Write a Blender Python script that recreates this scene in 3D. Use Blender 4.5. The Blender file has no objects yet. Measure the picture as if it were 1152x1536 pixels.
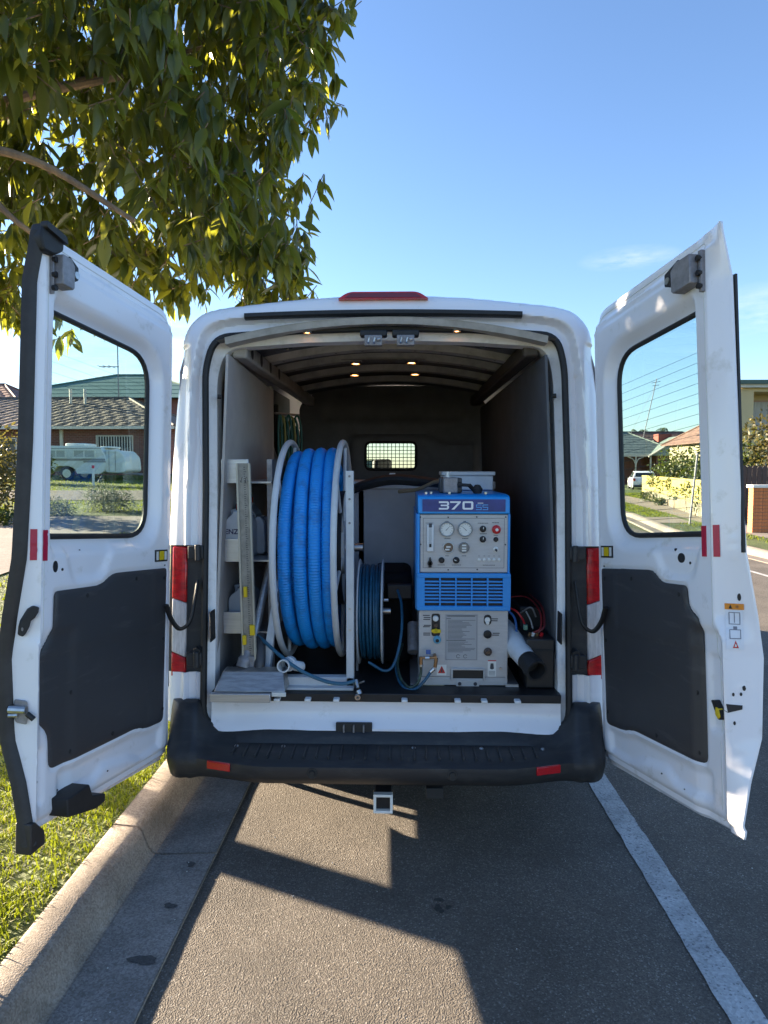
import bpy, bmesh, math, random
import numpy as np
from mathutils import Vector, Matrix
random.seed(7); RNG = np.random.default_rng(7)
S = bpy.context.scene
COL = S.collection
R = math.radians

# ------------------------------------------------------------------ camera, sky, sun, exposure
cam = bpy.data.cameras.new("camera"); camo = bpy.data.objects.new("camera", cam); COL.objects.link(camo)
cam.sensor_fit = 'HORIZONTAL'; cam.sensor_width = 36.0; cam.lens = 36.0 * 1020 / 1152
cam.clip_start = 0.05; cam.clip_end = 3000
camo.location = (0, 0, 1.71); camo.rotation_euler = (R(90 - 3.65), 0, R(1.52))
S.camera = camo
SUN_AZ, SUN_EL = 66.0, 16.0           # degrees left of straight ahead, degrees up
sdir = Vector((-math.sin(R(SUN_AZ)) * math.cos(R(SUN_EL)), math.cos(R(SUN_AZ)) * math.cos(R(SUN_EL)), math.sin(R(SUN_EL))))
W = bpy.data.worlds.new("World"); S.world = W; W.use_nodes = True
nt = W.node_tree; nt.nodes.clear()
wo = nt.nodes.new("ShaderNodeOutputWorld"); bg = nt.nodes.new("ShaderNodeBackground"); sky = nt.nodes.new("ShaderNodeTexSky")
sky.sky_type = 'NISHITA'; sky.sun_disc = False; sky.sun_elevation = R(SUN_EL); sky.sun_rotation = R(-SUN_AZ)
sky.altitude = 0; sky.air_density = 1.0; sky.dust_density = 0.2; sky.ozone_density = 3.0
bg.inputs[1].default_value = 0.053
# two thin cirrus wisps and a pale bank low on the sunny side
tc = nt.nodes.new("ShaderNodeTexCoord"); gm = nt.nodes.new("ShaderNodeMixRGB"); gm.blend_type = 'MULTIPLY'; gm.inputs[0].default_value = 1; gm.inputs[2].default_value = (0.92, 0.925, 1.0, 1); nt.links.new(sky.outputs[0], gm.inputs[1]); prev = gm.outputs[0]
mp = nt.nodes.new("ShaderNodeMapping"); mp.inputs['Scale'].default_value = (3.0, 3.0, 14.0); nt.links.new(tc.outputs['Generated'], mp.inputs[0])
nz = nt.nodes.new("ShaderNodeTexNoise"); nz.inputs['Scale'].default_value = 3.2; nz.inputs['Detail'].default_value = 8; nz.inputs['Roughness'].default_value = 0.66; nt.links.new(mp.outputs[0], nz.inputs[0])
def M_(op, a, b=None):
    n_ = nt.nodes.new("ShaderNodeMath"); n_.operation = op
    for i_, v_ in enumerate((a, b)):
        if v_ is None: continue
        if isinstance(v_, (int, float)): n_.inputs[i_].default_value = v_
        else: nt.links.new(v_, n_.inputs[i_])
    return n_.outputs[0]
for d_, sx_, sz_, amt in (((0.296, 0.9172, 0.2740), 0.036, 0.009, 0.5), ((0.455, 0.8772, 0.196), 0.060, 0.020, 0.42), ((-0.50, 0.85, 0.11), 0.34, 0.075, 0.75), ((-0.30, 0.95, 0.17), 0.15, 0.02, 0.4)):
    sb = nt.nodes.new("ShaderNodeVectorMath"); sb.operation = 'SUBTRACT'; sb.inputs[1].default_value = d_; nt.links.new(tc.outputs['Generated'], sb.inputs[0])
    dv = nt.nodes.new("ShaderNodeVectorMath"); dv.operation = 'DIVIDE'; dv.inputs[1].default_value = (sx_, sx_ * 1.6, sz_); nt.links.new(sb.outputs[0], dv.inputs[0])
    ln = nt.nodes.new("ShaderNodeVectorMath"); ln.operation = 'LENGTH'; nt.links.new(dv.outputs[0], ln.inputs[0])
    fall = M_('MAXIMUM', M_('SUBTRACT', 1.0, M_('MULTIPLY', ln.outputs['Value'], 0.55)), 0.0)
    f_ = M_('MULTIPLY', M_('MULTIPLY', fall, M_('MAXIMUM', M_('MULTIPLY', M_('SUBTRACT', nz.outputs[0], 0.40), 3.6), 0.0)), amt)
    f_ = M_('MINIMUM', f_, 0.8)
    mx = nt.nodes.new("ShaderNodeMixRGB"); mx.inputs[2].default_value = (4.2, 4.3, 4.5, 1); nt.links.new(f_, mx.inputs[0]); nt.links.new(prev, mx.inputs[1]); prev = mx.outputs[0]
nt.links.new(prev, bg.inputs[0]); nt.links.new(bg.outputs[0], wo.inputs[0])
sl = bpy.data.lights.new("sun", 'SUN'); sl.energy = 5.0; sl.angle = R(0.5); sl.color = (1.0, 0.83, 0.61)
so = bpy.data.objects.new("sun", sl); COL.objects.link(so); so.rotation_euler = sdir.to_track_quat('Z', 'Y').to_euler(); so.location = (-20, 10, 12)
vs = S.view_settings; vs.view_transform = 'Standard'; vs.look = 'None'; vs.gamma = 1; vs.use_curve_mapping = False; vs.exposure = 2.7
S.render.engine = 'CYCLES'
S.cycles.max_bounces = 8; S.cycles.transparent_max_bounces = 16; S.cycles.caustics_reflective = False; S.cycles.caustics_refractive = False
S.cycles.use_denoising = True; S.cycles.sample_clamp_indirect = 8

# ------------------------------------------------------------------ materials
MATS = {}
def mat(name, col, rough=0.6, metal=0.0, var=0.0, vscale=8.0, bump=0.0, bscale=60.0, col2=None, coat=0.0, spec=None, trans=0.0, detail=4, ramp=(0.4, 0.62), emit=None, estr=0.0, stretch=None, bdist=0.01):
    if name in MATS: return MATS[name]
    m = bpy.data.materials.new(name); m.use_nodes = True; t = m.node_tree; b = t.nodes['Principled BSDF']
    b.inputs['Roughness'].default_value = rough; b.inputs['Metallic'].default_value = metal
    if coat: b.inputs['Coat Weight'].default_value = coat; b.inputs['Coat Roughness'].default_value = 0.08
    if spec is not None: b.inputs['Specular IOR Level'].default_value = spec
    c = (*col, 1)
    b.inputs['Base Color'].default_value = c
    if emit: b.inputs['Emission Color'].default_value = (*emit, 1); b.inputs['Emission Strength'].default_value = estr
    tco = t.nodes.new("ShaderNodeTexCoord"); src = tco.outputs['Object']
    if stretch:
        mpp = t.nodes.new("ShaderNodeMapping"); mpp.inputs['Scale'].default_value = stretch; t.links.new(src, mpp.inputs[0]); src = mpp.outputs[0]
    if var or col2:
        n = t.nodes.new("ShaderNodeTexNoise"); n.inputs['Scale'].default_value = vscale; n.inputs['Detail'].default_value = detail; n.inputs['Roughness'].default_value = 0.65
        r = t.nodes.new("ShaderNodeValToRGB"); r.color_ramp.elements[0].position = ramp[0]; r.color_ramp.elements[1].position = ramp[1]
        if col2: c2 = col2
        else: c2 = tuple(x * (1 - var) for x in col)
        r.color_ramp.elements[0].color = (*c2, 1); r.color_ramp.elements[1].color = c
        t.links.new(src, n.inputs[0]); t.links.new(n.outputs[0], r.inputs[0]); t.links.new(r.outputs[0], b.inputs['Base Color'])
    if bump:
        n2 = t.nodes.new("ShaderNodeTexNoise"); n2.inputs['Scale'].default_value = bscale; n2.inputs['Detail'].default_value = 3
        bp = t.nodes.new("ShaderNodeBump"); bp.inputs['Strength'].default_value = bump; bp.inputs['Distance'].default_value = bdist
        t.links.new(src, n2.inputs[0]); t.links.new(n2.outputs[0], bp.inputs['Height']); t.links.new(bp.outputs[0], b.inputs['Normal'])
    MATS[name] = m; return m
def leafmat(name, c1, c2, tr, rough=0.45, tw=0.45, spec=0.5):
    m = bpy.data.materials.new(name); m.use_nodes = True; t = m.node_tree; b = t.nodes['Principled BSDF']; out = t.nodes['Material Output']
    g = t.nodes.new("ShaderNodeNewGeometry"); oi = t.nodes.new("ShaderNodeObjectInfo"); ad = t.nodes.new("ShaderNodeMath"); ad.operation = 'ADD'
    fr = t.nodes.new("ShaderNodeMath"); fr.operation = 'FRACT'
    t.links.new(g.outputs['Random Per Island'], ad.inputs[0]); t.links.new(oi.outputs['Random'], ad.inputs[1]); t.links.new(ad.outputs[0], fr.inputs[0])
    r = t.nodes.new("ShaderNodeValToRGB"); r.color_ramp.elements[0].color = (*c1, 1); r.color_ramp.elements[1].color = (*c2, 1)
    t.links.new(fr.outputs[0], r.inputs[0]); t.links.new(r.outputs[0], b.inputs['Base Color']); b.inputs['Roughness'].default_value = rough; b.inputs['Specular IOR Level'].default_value = spec
    tl = t.nodes.new("ShaderNodeBsdfTranslucent"); tl.inputs[0].default_value = (*tr, 1)
    ms = t.nodes.new("ShaderNodeMixShader"); ms.inputs[0].default_value = tw
    t.links.new(b.outputs[0], ms.inputs[1]); t.links.new(tl.outputs[0], ms.inputs[2]); t.links.new(ms.outputs[0], out.inputs[0])
    MATS[name] = m; return m
def glassmat(name, tint, refl=1.0, rough=0.0):
    m = bpy.data.materials.new(name); m.use_nodes = True; t = m.node_tree; out = t.nodes['Material Output']; t.nodes.remove(t.nodes['Principled BSDF'])
    tr = t.nodes.new("ShaderNodeBsdfTransparent"); tr.inputs[0].default_value = (*tint, 1)
    gl = t.nodes.new("ShaderNodeBsdfGlossy"); gl.inputs['Roughness'].default_value = rough
    fz = t.nodes.new("ShaderNodeFresnel"); fz.inputs[0].default_value = 1.3
    mu = t.nodes.new("ShaderNodeMath"); mu.operation = 'MULTIPLY'; mu.inputs[1].default_value = refl
    ms = t.nodes.new("ShaderNodeMixShader"); t.links.new(fz.outputs[0], mu.inputs[0]); t.links.new(mu.outputs[0], ms.inputs[0])
    t.links.new(tr.outputs[0], ms.inputs[1]); t.links.new(gl.outputs[0], ms.inputs[2]); t.links.new(ms.outputs[0], out.inputs[0])
    MATS[name] = m; return m
WHITE = mat("van_white_paint", (0.88, 0.855, 0.87), 0.30, col2=(0.70, 0.67, 0.64), vscale=11, detail=12, ramp=(0.27, 0.41), coat=0.5, bump=0.03, bscale=9, bdist=0.004)
WHITE_DIRTY = mat("white_paint_scuffed", (0.84, 0.82, 0.81), 0.42, col2=(0.66, 0.64, 0.60), vscale=14, ramp=(0.25, 0.5), bump=0.04, bscale=20, bdist=0.003)
PRIMER = mat("bare_white_interior_metal", (0.62, 0.60, 0.57), 0.5, col2=(0.40, 0.38, 0.35), vscale=9, ramp=(0.3, 0.6), bump=0.1, bscale=30)
BLACKP = mat("black_bumper_plastic", (0.058, 0.056, 0.054), 0.52, col2=(0.026, 0.027, 0.030), vscale=9, detail=10, ramp=(0.5, 0.8), stretch=(1, 3, 3), bump=0.12, bscale=500, bdist=0.001)
RUBBER = mat("black_rubber", (0.018, 0.018, 0.019), 0.6, var=0.3, vscale=20)
BROWNRUB = mat("weathered_edge_rubber", (0.035, 0.030, 0.028), 0.55, var=0.3, vscale=14)
TRIM = mat("charcoal_door_trim", (0.105, 0.102, 0.100), 0.5, col2=(0.043, 0.042, 0.045), vscale=4.0, detail=14, ramp=(0.585, 0.86), stretch=(1.0, 1.0, 6.5), bump=0.10, bscale=420, bdist=0.001)
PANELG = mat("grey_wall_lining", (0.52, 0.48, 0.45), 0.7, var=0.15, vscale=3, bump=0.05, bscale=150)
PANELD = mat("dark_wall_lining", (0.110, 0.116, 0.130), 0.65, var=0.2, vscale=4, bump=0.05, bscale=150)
CEIL = mat("dark_ceiling_lining", (0.17, 0.17, 0.172), 0.7, var=0.25, vscale=6)
BULK = mat("bulkhead_grey", (0.155, 0.157, 0.168), 0.6, var=0.2, vscale=5)
FLOORM = mat("black_ribbed_floor_mat", (0.014, 0.014, 0.017), 0.5, var=0.3, vscale=20, bump=0.1, bscale=120)
ALU = mat("brushed_aluminium", (0.58, 0.58, 0.60), 0.38, 0.75, var=0.15, vscale=5, stretch=(1, 1, 20), bump=0.05, bscale=80)
STEEL = mat("worn_stainless_steel", (0.50, 0.48, 0.46), 0.36, 0.8, col2=(0.36, 0.34, 0.33), vscale=12, stretch=(1, 6, 6))
CHROME = mat("zinc_plated_steel", (0.6, 0.6, 0.6), 0.3, 0.9, var=0.2, vscale=30)
GREYM = mat("grey_latch_metal", (0.29, 0.275, 0.285), 0.45, 0.3, var=0.25, vscale=30)
WMETAL = mat("white_powder_coat", (0.62, 0.63, 0.65), 0.45, var=0.1, vscale=10)
HOSE = mat("blue_hose_plastic", (0.010, 0.27, 0.74), 0.42, col2=(0.020, 0.17, 0.46), vscale=16, detail=10, ramp=(0.3, 0.5))
TEAL = mat("teal_solution_hose", (0.012, 0.085, 0.16), 0.4, var=0.3, vscale=30)
MBLUE = mat("machine_blue_paint", (0.008, 0.28, 0.74), 0.38, var=0.06, vscale=12, coat=0.2)
NAVY = mat("header_badge_navy", (0.020, 0.032, 0.16), 0.35, col2=(0.035, 0.055, 0.27), vscale=7, ramp=(0.35, 0.65))
FACE = mat("machine_grey_face", (0.50, 0.49, 0.49), 0.45, 0.15, var=0.08, vscale=16, stretch=(1, 1, 6))
BLK = mat("matt_black", (0.010, 0.010, 0.012), 0.5)
INK = mat("print_ink", (0.05, 0.05, 0.06), 0.6)
CREAM = mat("gauge_face", (0.75, 0.74, 0.70), 0.4)
BRASS = mat("tarnished_brass", (0.42, 0.24, 0.12), 0.4, 0.8, var=0.3, vscale=60)
RED = mat("red_knob", (0.55, 0.02, 0.025), 0.3)
REDREF = mat("red_reflector", (0.60, 0.012, 0.02), 0.25, var=0.2, vscale=200, coat=0.5)
REDTAPE = mat("red_reflective_tape", (0.50, 0.008, 0.045), 0.35, var=0.1, vscale=90)
YEL = mat("yellow_plastic", (0.75, 0.52, 0.01), 0.4)
ORANGE = mat("orange_warning_sticker", (0.75, 0.26, 0.02), 0.5)
TANK = mat("grey_tank_plastic", (0.50, 0.49, 0.52), 0.5, var=0.12, vscale=4)
JUG = mat("milky_jug_plastic", (0.58, 0.60, 0.64), 0.4, var=0.1, vscale=9)
PVC = mat("white_pvc", (0.68, 0.70, 0.72), 0.4, var=0.08, vscale=16)
GLASS = glassmat("tinted_door_glass", (0.90, 0.98, 0.955), 0.25)
CLEAR = glassmat("clear_glass", (0.86, 0.90, 0.88), 1.0)
LAMP = mat("lit_amber_lamp", (0.9, 0.6, 0.3), 0.4, emit=(1.0, 0.42, 0.12), estr=4.0)
LENSRED = mat("red_lamp_lens", (0.66, 0.006, 0.010), 0.16, col2=(0.40, 0.004, 0.008), vscale=5, stretch=(3, 3, 9), coat=0.6, bump=0.25, bscale=70, bdist=0.002)
LENSW = mat("clear_lamp_lens", (0.74, 0.68, 0.66), 0.16, var=0.22, vscale=9, coat=0.5, stretch=(14, 14, 1), bump=0.3, bscale=12)
DARKRED = mat("dark_red_lens", (0.16, 0.010, 0.02), 0.2, coat=0.5)
BARK = mat("brown_bark", (0.26, 0.17, 0.10), 0.8, col2=(0.15, 0.10, 0.07), vscale=14, bump=0.4, bscale=30, stretch=(1, 1, 0.4))

# ------------------------------------------------------------------ builders
VO = Vector((-0.077, 3.03, 0.0))       # van frame: centre line, rear sill, ground
OFF = {}
def tag(o, label=None, cat=None, group=None, kind=None):
    if label: o['label'] = label
    if cat: o['category'] = cat
    if group: o['group'] = group
    if kind: o['kind'] = kind
    return o
def thing(name, label, cat, loc, group=None):
    o = bpy.data.objects.new(name, None); COL.objects.link(o); o.location = loc; o.empty_display_size = 0.1
    OFF[o.name] = Vector(loc); return tag(o, label, cat, group)
def Vn(x, y, z): return (x + VO.x, y + VO.y, z)
class MB:
    def __init__(s, xf=None): s.v = []; s.f = []; s.xf = xf
    def add(s, vs, fs):
        n = len(s.v); s.v += [tuple(map(float, p)) for p in vs]; s.f += [tuple(i + n for i in f) for f in fs]; return s
    def box(s, a, b, rot=None):
        c = [(a[i] + b[i]) / 2 for i in range(3)]; h = [abs(b[i] - a[i]) / 2 for i in range(3)]
        pts = [Vector((sx * h[0], sy * h[1], sz * h[2])) for sx in (-1, 1) for sy in (-1, 1) for sz in (-1, 1)]
        if rot: m = rot if isinstance(rot, Matrix) else Matrix.Rotation(rot[1], 3, rot[0]); pts = [m @ p for p in pts]
        return s.add([(p.x + c[0], p.y + c[1], p.z + c[2]) for p in pts], [(0, 1, 3, 2), (4, 6, 7, 5), (0, 4, 5, 1), (2, 3, 7, 6), (0, 2, 6, 4), (1, 5, 7, 3)])
    def tube(s, path, r, seg=10, closed=False, cap=True, flat=1.0):
        P = [Vector(p) for p in path]; n = len(P); rr = r if hasattr(r, '__len__') else [r] * n
        vs = []; up = None
        for i in range(n):
            a = P[(i - 1) % n] if closed or i > 0 else P[i]; b = P[(i + 1) % n] if closed or i < n - 1 else P[i]
            t = (b - a).normalized()
            if up is None:
                up = Vector((0, 0, 1)) if abs(t.z) < 0.9 else Vector((1, 0, 0))
            side = t.cross(up)
            if side.length < 1e-6: side = t.cross(Vector((0, 1, 0.1)))
            side.normalize(); up = side.cross(t).normalized()
            for k in range(seg):
                an = 2 * math.pi * k / seg; vs.append(P[i] + side * (math.cos(an) * rr[i]) + up * (math.sin(an) * rr[i] * flat))
        fs = []
        for i in range(n if closed else n - 1):
            j = (i + 1) % n
            for k in range(seg):
                l = (k + 1) % seg; fs.append((i * seg + k, i * seg + l, j * seg + l, j * seg + k))
        if cap and not closed:
            fs.append(tuple(range(seg - 1, -1, -1))); fs.append(tuple((n - 1) * seg + k for k in range(seg)))
        return s.add(vs, fs)
    def cyl(s, a, b, r, r2=None, seg=20): return s.tube([a, b], [r, r if r2 is None else r2], seg)
    def prism(s, poly, w0, w1, m):
        n = len(poly); vs = [m(p[0], p[1], w0) for p in poly] + [m(p[0], p[1], w1) for p in poly]
        fs = [tuple(range(n)), tuple(range(2 * n - 1, n - 1, -1))] + [(i, (i + 1) % n, n + (i + 1) % n, n + i) for i in range(n)]
        return s.add(vs, fs)
    def lathe(s, prof, c, ax, seg=24):
        ax = Vector(ax).normalized(); u = ax.orthogonal().normalized(); w = ax.cross(u); c = Vector(c); vs = []
        for (r, t) in prof:
            for k in range(seg):
                a = 2 * math.pi * k / seg; vs.append(c + ax * t + (u * math.cos(a) + w * math.sin(a)) * r)
        fs = [(i * seg + k, i * seg + (k + 1) % seg, (i + 1) * seg + (k + 1) % seg, (i + 1) * seg + k) for i in range(len(prof) - 1) for k in range(seg)]
        if prof[0][0] > 1e-4 and prof[-1][0] != prof[0][0] and len(prof) > 2: fs.append(tuple(range(seg)))
        if prof[-1][0] > 1e-4 and len(prof) > 2 and prof[-1][0] != prof[0][0] and prof[-1][1] != prof[-2][1] and prof[0][0] < 1e-4: fs.append(tuple((len(prof) - 1) * seg + k for k in range(seg)))
        return s.add(vs, fs)
    def loft(s, rings, closed_ring=False, caps=False):
        n = len(rings[0]); vs = [p for r in rings for p in r]; fs = []
        for i in range(len(rings) - 1):
            for k in range(n if closed_ring else n - 1):
                l = (k + 1) % n; fs.append((i * n + k, i * n + l, (i + 1) * n + l, (i + 1) * n + k))
        if caps: fs.append(tuple(range(n))); fs.append(tuple((len(rings) - 1) * n + k for k in range(n)))
        return s.add(vs, fs)
    def build(s, name, m, parent=None, bevel=0.0, angle=35, van=False, smooth=True, bseg=2, kind=None, label=None, fixn=True):
        off = OFF.get(parent.name, Vector((0, 0, 0))) if parent else Vector((0, 0, 0))
        sh = (VO if van else Vector((0, 0, 0))) - off
        me = bpy.data.meshes.new(name)
        if s.xf: vv = [s.xf(*p) for p in s.v]
        else: vv = s.v
        me.from_pydata([(p[0] + sh.x, p[1] + sh.y, p[2] + sh.z) for p in vv], [], s.f)
        if fixn:
            b = bmesh.new(); b.from_mesh(me); bmesh.ops.recalc_face_normals(b, faces=b.faces); b.to_mesh(me); b.free()
        me.materials.append(m)
        if smooth:
            me.polygons.foreach_set('use_smooth', [True] * len(me.polygons)); me.set_sharp_from_angle(angle=R(angle))
        o = bpy.data.objects.new(name, me); COL.objects.link(o)
        if parent: o.parent = parent
        OFF[o.name] = off
        if bevel:
            bv = o.modifiers.new("bevel", 'BEVEL'); bv.width = bevel; bv.segments = bseg; bv.limit_method = 'ANGLE'; bv.angle_limit = R(40); bv.harden_normals = False
        if kind: o['kind'] = kind
        if label: o['label'] = label
        return o
def clone(o, dx, parent, label=None):
    c = o.copy(); COL.objects.link(c); c.parent = parent; c.location = Vector(o.location) + Vector(dx); OFF[c.name] = OFF[o.name]
    if label: c['label'] = label
    return c
def arc_poly(pts, rad, n=5):
    out = []; N = len(pts)
    for i in range(N):
        r = rad[i] if hasattr(rad, '__len__') else rad
        p0, p, p1 = Vector(pts[i - 1]), Vector(pts[i]), Vector(pts[(i + 1) % N])
        if r <= 0: out.append(tuple(p)); continue
        a = (p0 - p); b = (p1 - p); r = min(r, a.length * 0.49, b.length * 0.49)
        A = p + a.normalized() * r; B = p + b.normalized() * r
        for k in range(n + 1):
            t = k / n; q = A * (1 - t) ** 2 + p * 2 * t * (1 - t) + B * t * t; out.append(tuple(q))
    return out
def sdf(poly, X, Y):
    P = np.array(poly); d = np.full(X.shape, 1e9); ins = np.zeros(X.shape, bool); n = len(P)
    for i in range(n):
        a = P[i]; b = P[(i + 1) % n]; e = b - a; wx = X - a[0]; wy = Y - a[1]; L = e @ e
        if L < 1e-14: continue
        t = np.clip((wx * e[0] + wy * e[1]) / L, 0, 1)
        d = np.minimum(d, np.hypot(wx - t * e[0], wy - t * e[1]))
        c = (a[1] > Y) != (b[1] > Y)
        with np.errstate(divide='ignore', invalid='ignore'): xi = a[0] + (Y - a[1]) * e[0] / (e[1] if e[1] else 1e-12)
        ins ^= c & (X < xi)
    return np.where(ins, -d, d)
def sst(a, b, x):
    t = np.clip((x - a) / (b - a), 0, 1); return t * t * (3 - 2 * t)
def sheet(D, us, hs):
    """clip a regular grid by the zero line of D (negative inside): returns 2D verts, faces, boundary edges"""
    ni, nj = D.shape; V = []; key = {}; F = []
    eps = 0.06 * abs(us[1] - us[0]); D = np.where(np.abs(D) < eps, -eps, D)
    def corner(i, j):
        k = (i, j)
        if k not in key: key[k] = len(V); V.append((us[i], hs[j]))
        return key[k]
    def edge(i, j, k, l):
        q = (i, j, k, l) if (i, j) < (k, l) else (k, l, i, j)
        if q not in key:
            i, j, k, l = q; a = D[i, j]; b = D[k, l]; t = a / (a - b)
            key[q] = len(V); V.append((us[i] + t * (us[k] - us[i]), hs[j] + t * (hs[l] - hs[j])))
        return key[q]
    neg = D < 0
    for i in range(ni - 1):
        for j in range(nj - 1):
            cs = ((i, j), (i + 1, j), (i + 1, j + 1), (i, j + 1)); fl = [neg[c] for c in cs]; k = sum(fl)
            if k == 0: continue
            if k == 4: F.append(tuple(corner(*c) for c in cs)); continue
            poly = []
            for q in range(4):
                a, b = cs[q], cs[(q + 1) % 4]
                if fl[q]: poly.append(corner(*a))
                if fl[q] != fl[(q + 1) % 4]: poly.append(edge(*a, *b))
            if len(poly) > 2: F.append(tuple(poly))
    cnt = {}
    for f in F:
        for a, b in zip(f, f[1:] + f[:1]): cnt[(a, b)] = cnt.get((a, b), 0) + 1
    B = [(a, b) for (a, b) in cnt if (b, a) not in cnt]
    return np.array(V), F, B
def solid(V, F, B, w_in, w_out, m):
    """two skins over the same clipped grid joined round every edge"""
    n = len(V); mb = MB()
    vs = [m(V[i, 0], V[i, 1], w_in[i]) for i in range(n)] + [m(V[i, 0], V[i, 1], w_out[i]) for i in range(n)]
    fs = list(F) + [tuple(n + i for i in reversed(f)) for f in F] + [(b, a, n + a, n + b) for a, b in B]
    return mb.add(vs, fs)
def spline(pts, n=8):
    P = [Vector(p) for p in pts]; P = [P[0] * 2 - P[1]] + P + [P[-1] * 2 - P[-2]]; out = []
    for i in range(1, len(P) - 2):
        for k in range(n):
            t = k / n; a, b, c, d = P[i - 1], P[i], P[i + 1], P[i + 2]
            out.append(0.5 * ((2 * b) + (c - a) * t + (2 * a - 5 * b + 4 * c - d) * t * t + (3 * b - a - 3 * c + d) * t ** 3))
    out.append(P[-2]); return out
def fast_mesh(name, verts, faces_flat, per, m, parent=None, kind=None, smooth=True):
    off = OFF.get(parent.name, Vector((0, 0, 0))) if parent else Vector((0, 0, 0))
    v = np.asarray(verts, np.float32) - np.array(off, np.float32); f = np.asarray(faces_flat, np.int32).ravel(); nf = len(f) // per
    me = bpy.data.meshes.new(name); me.vertices.add(len(v)); me.vertices.foreach_set('co', v.ravel()); me.loops.add(len(f)); me.loops.foreach_set('vertex_index', f)
    me.polygons.add(nf); me.polygons.foreach_set('loop_start', np.arange(0, nf * per, per, dtype=np.int32))
    me.update(calc_edges=True); me.validate(); me.materials.append(m)
    if smooth: me.polygons.foreach_set('use_smooth', np.ones(nf, bool))
    o = bpy.data.objects.new(name, me); COL.objects.link(o)
    if parent: o.parent = parent
    OFF[o.name] = off
    if kind: o['kind'] = kind
    return o
_tm = {}
def text_obj(txt, size, m, name, parent, place, van=True, bold=0.0, depth=0.0004):
    """built-in lettering turned into a mesh; place maps (x, y, depth) to the scene"""
    cu = bpy.data.curves.new("lettering", 'FONT'); cu.body = txt; cu.size = size; cu.align_x = 'CENTER'; cu.align_y = 'CENTER'; cu.offset = bold; cu.resolution_u = 2
    o = bpy.data.objects.new("lettering_source", cu); COL.objects.link(o); dg = bpy.context.evaluated_depsgraph_get()
    me = bpy.data.meshes.new_from_object(o.evaluated_get(dg)); vs = [tuple(v.co) for v in me.vertices]; fs = [tuple(p.vertices) for p in me.polygons]
    bpy.data.objects.remove(o); bpy.data.curves.remove(cu); bpy.data.meshes.remove(me)
    return MB().add([place(x, y, depth) for x, y, z in vs], fs).build(name, m, parent, van=van, smooth=False)

# ------------------------------------------------------------------ ground
def ground_mat(name, cols, scale, bump, rough=0.85, big=0.25, bigscale=0.8, bdist=0.004, streak=None):
    m = bpy.data.materials.new(name); m.use_nodes = True; t = m.node_tree; b = t.nodes['Principled BSDF']; b.inputs['Roughness'].default_value = rough
    tco = t.nodes.new("ShaderNodeTexCoord"); vo = t.nodes.new("ShaderNodeTexVoronoi"); vo.inputs['Scale'].default_value = scale
    t.links.new(tco.outputs['Object'], vo.inputs['Vector'])
    sp = t.nodes.new("ShaderNodeSeparateColor"); t.links.new(vo.outputs['Color'], sp.inputs[0])
    r = t.nodes.new("ShaderNodeValToRGB"); e = r.color_ramp.elements
    for i, (p, c) in enumerate(cols):
        if i >= 2: e.new(p)
    for i, (p, c) in enumerate(sorted(cols)): e[i].position = p; e[i].color = (*c, 1)
    t.links.new(sp.outputs[0], r.inputs[0])
    n = t.nodes.new("ShaderNodeTexNoise"); n.inputs['Scale'].default_value = bigscale; n.inputs['Detail'].default_value = 6; n.inputs['Roughness'].default_value = 0.65
    t.links.new(tco.outputs['Object'], n.inputs[0])
    r2 = t.nodes.new("ShaderNodeValToRGB"); r2.color_ramp.elements[0].position = 0.35; r2.color_ramp.elements[1].position = 0.65
    r2.color_ramp.elements[0].color = (1 - big, 1 - big, 1 - big, 1); r2.color_ramp.elements[1].color = (1 + big * .3, 1 + big * .3, 1 + big * .3, 1)
    t.links.new(n.outputs[0], r2.inputs[0])
    mx = t.nodes.new("ShaderNodeMixRGB"); mx.blend_type = 'MULTIPLY'; mx.inputs[0].default_value = 1
    t.links.new(r.outputs[0], mx.inputs[1]); t.links.new(r2.outputs[0], mx.inputs[2]); t.links.new(mx.outputs[0], b.inputs['Base Color'])
    n3 = t.nodes.new("ShaderNodeTexNoise"); n3.inputs['Scale'].default_value = scale * 0.7; n3.inputs['Detail'].default_value = 4; t.links.new(tco.outputs['Object'], n3.inputs[0])
    ad = t.nodes.new("ShaderNodeMath"); ad.operation = 'ADD'; t.links.new(n3.outputs[0], ad.inputs[0]); t.links.new(vo.outputs['Distance'], ad.inputs[1])
    bp = t.nodes.new("ShaderNodeBump"); bp.inputs['Strength'].default_value = bump; bp.inputs['Distance'].default_value = bdist
    t.links.new(ad.outputs[0], bp.inputs['Height']); t.links.new(bp.outputs[0], b.inputs['Normal']); MATS[name] = m; return m
ASPH = ground_mat("worn_asphalt", [(0.0, (0.080, 0.068, 0.057)), (0.5, (0.112, 0.095, 0.078)), (0.9, (0.150, 0.129, 0.107)), (0.985, (0.24, 0.22, 0.195))], 190, 0.8, bdist=0.004, big=0.30, bigscale=1.6)
CONC = ground_mat("kerb_concrete", [(0.0, (0.24, 0.19, 0.145)), (0.5, (0.31, 0.255, 0.20)), (1.0, (0.38, 0.32, 0.26))], 160, 0.35, big=0.42, bigscale=3.0, bdist=0.003)
GUTT = ground_mat("gutter_concrete", [(0.0, (0.185, 0.16, 0.14)), (0.5, (0.25, 0.22, 0.195)), (1.0, (0.33, 0.295, 0.265))], 160, 0.35, big=0.4, bigscale=2.6, bdist=0.003)
PATHM = ground_mat("footpath_concrete", [(0.0, (0.17, 0.14, 0.12)), (1.0, (0.25, 0.21, 0.18))], 40, 0.2, big=0.25, bigscale=0.7)
GRASSM = ground_mat("lawn_soil_and_grass", [(0.0, (0.045, 0.060, 0.014)), (0.5, (0.085, 0.115, 0.022)), (1.0, (0.13, 0.165, 0.035))], 30, 0.8, big=0.45, bigscale=0.6, bdist=0.03)
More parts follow.
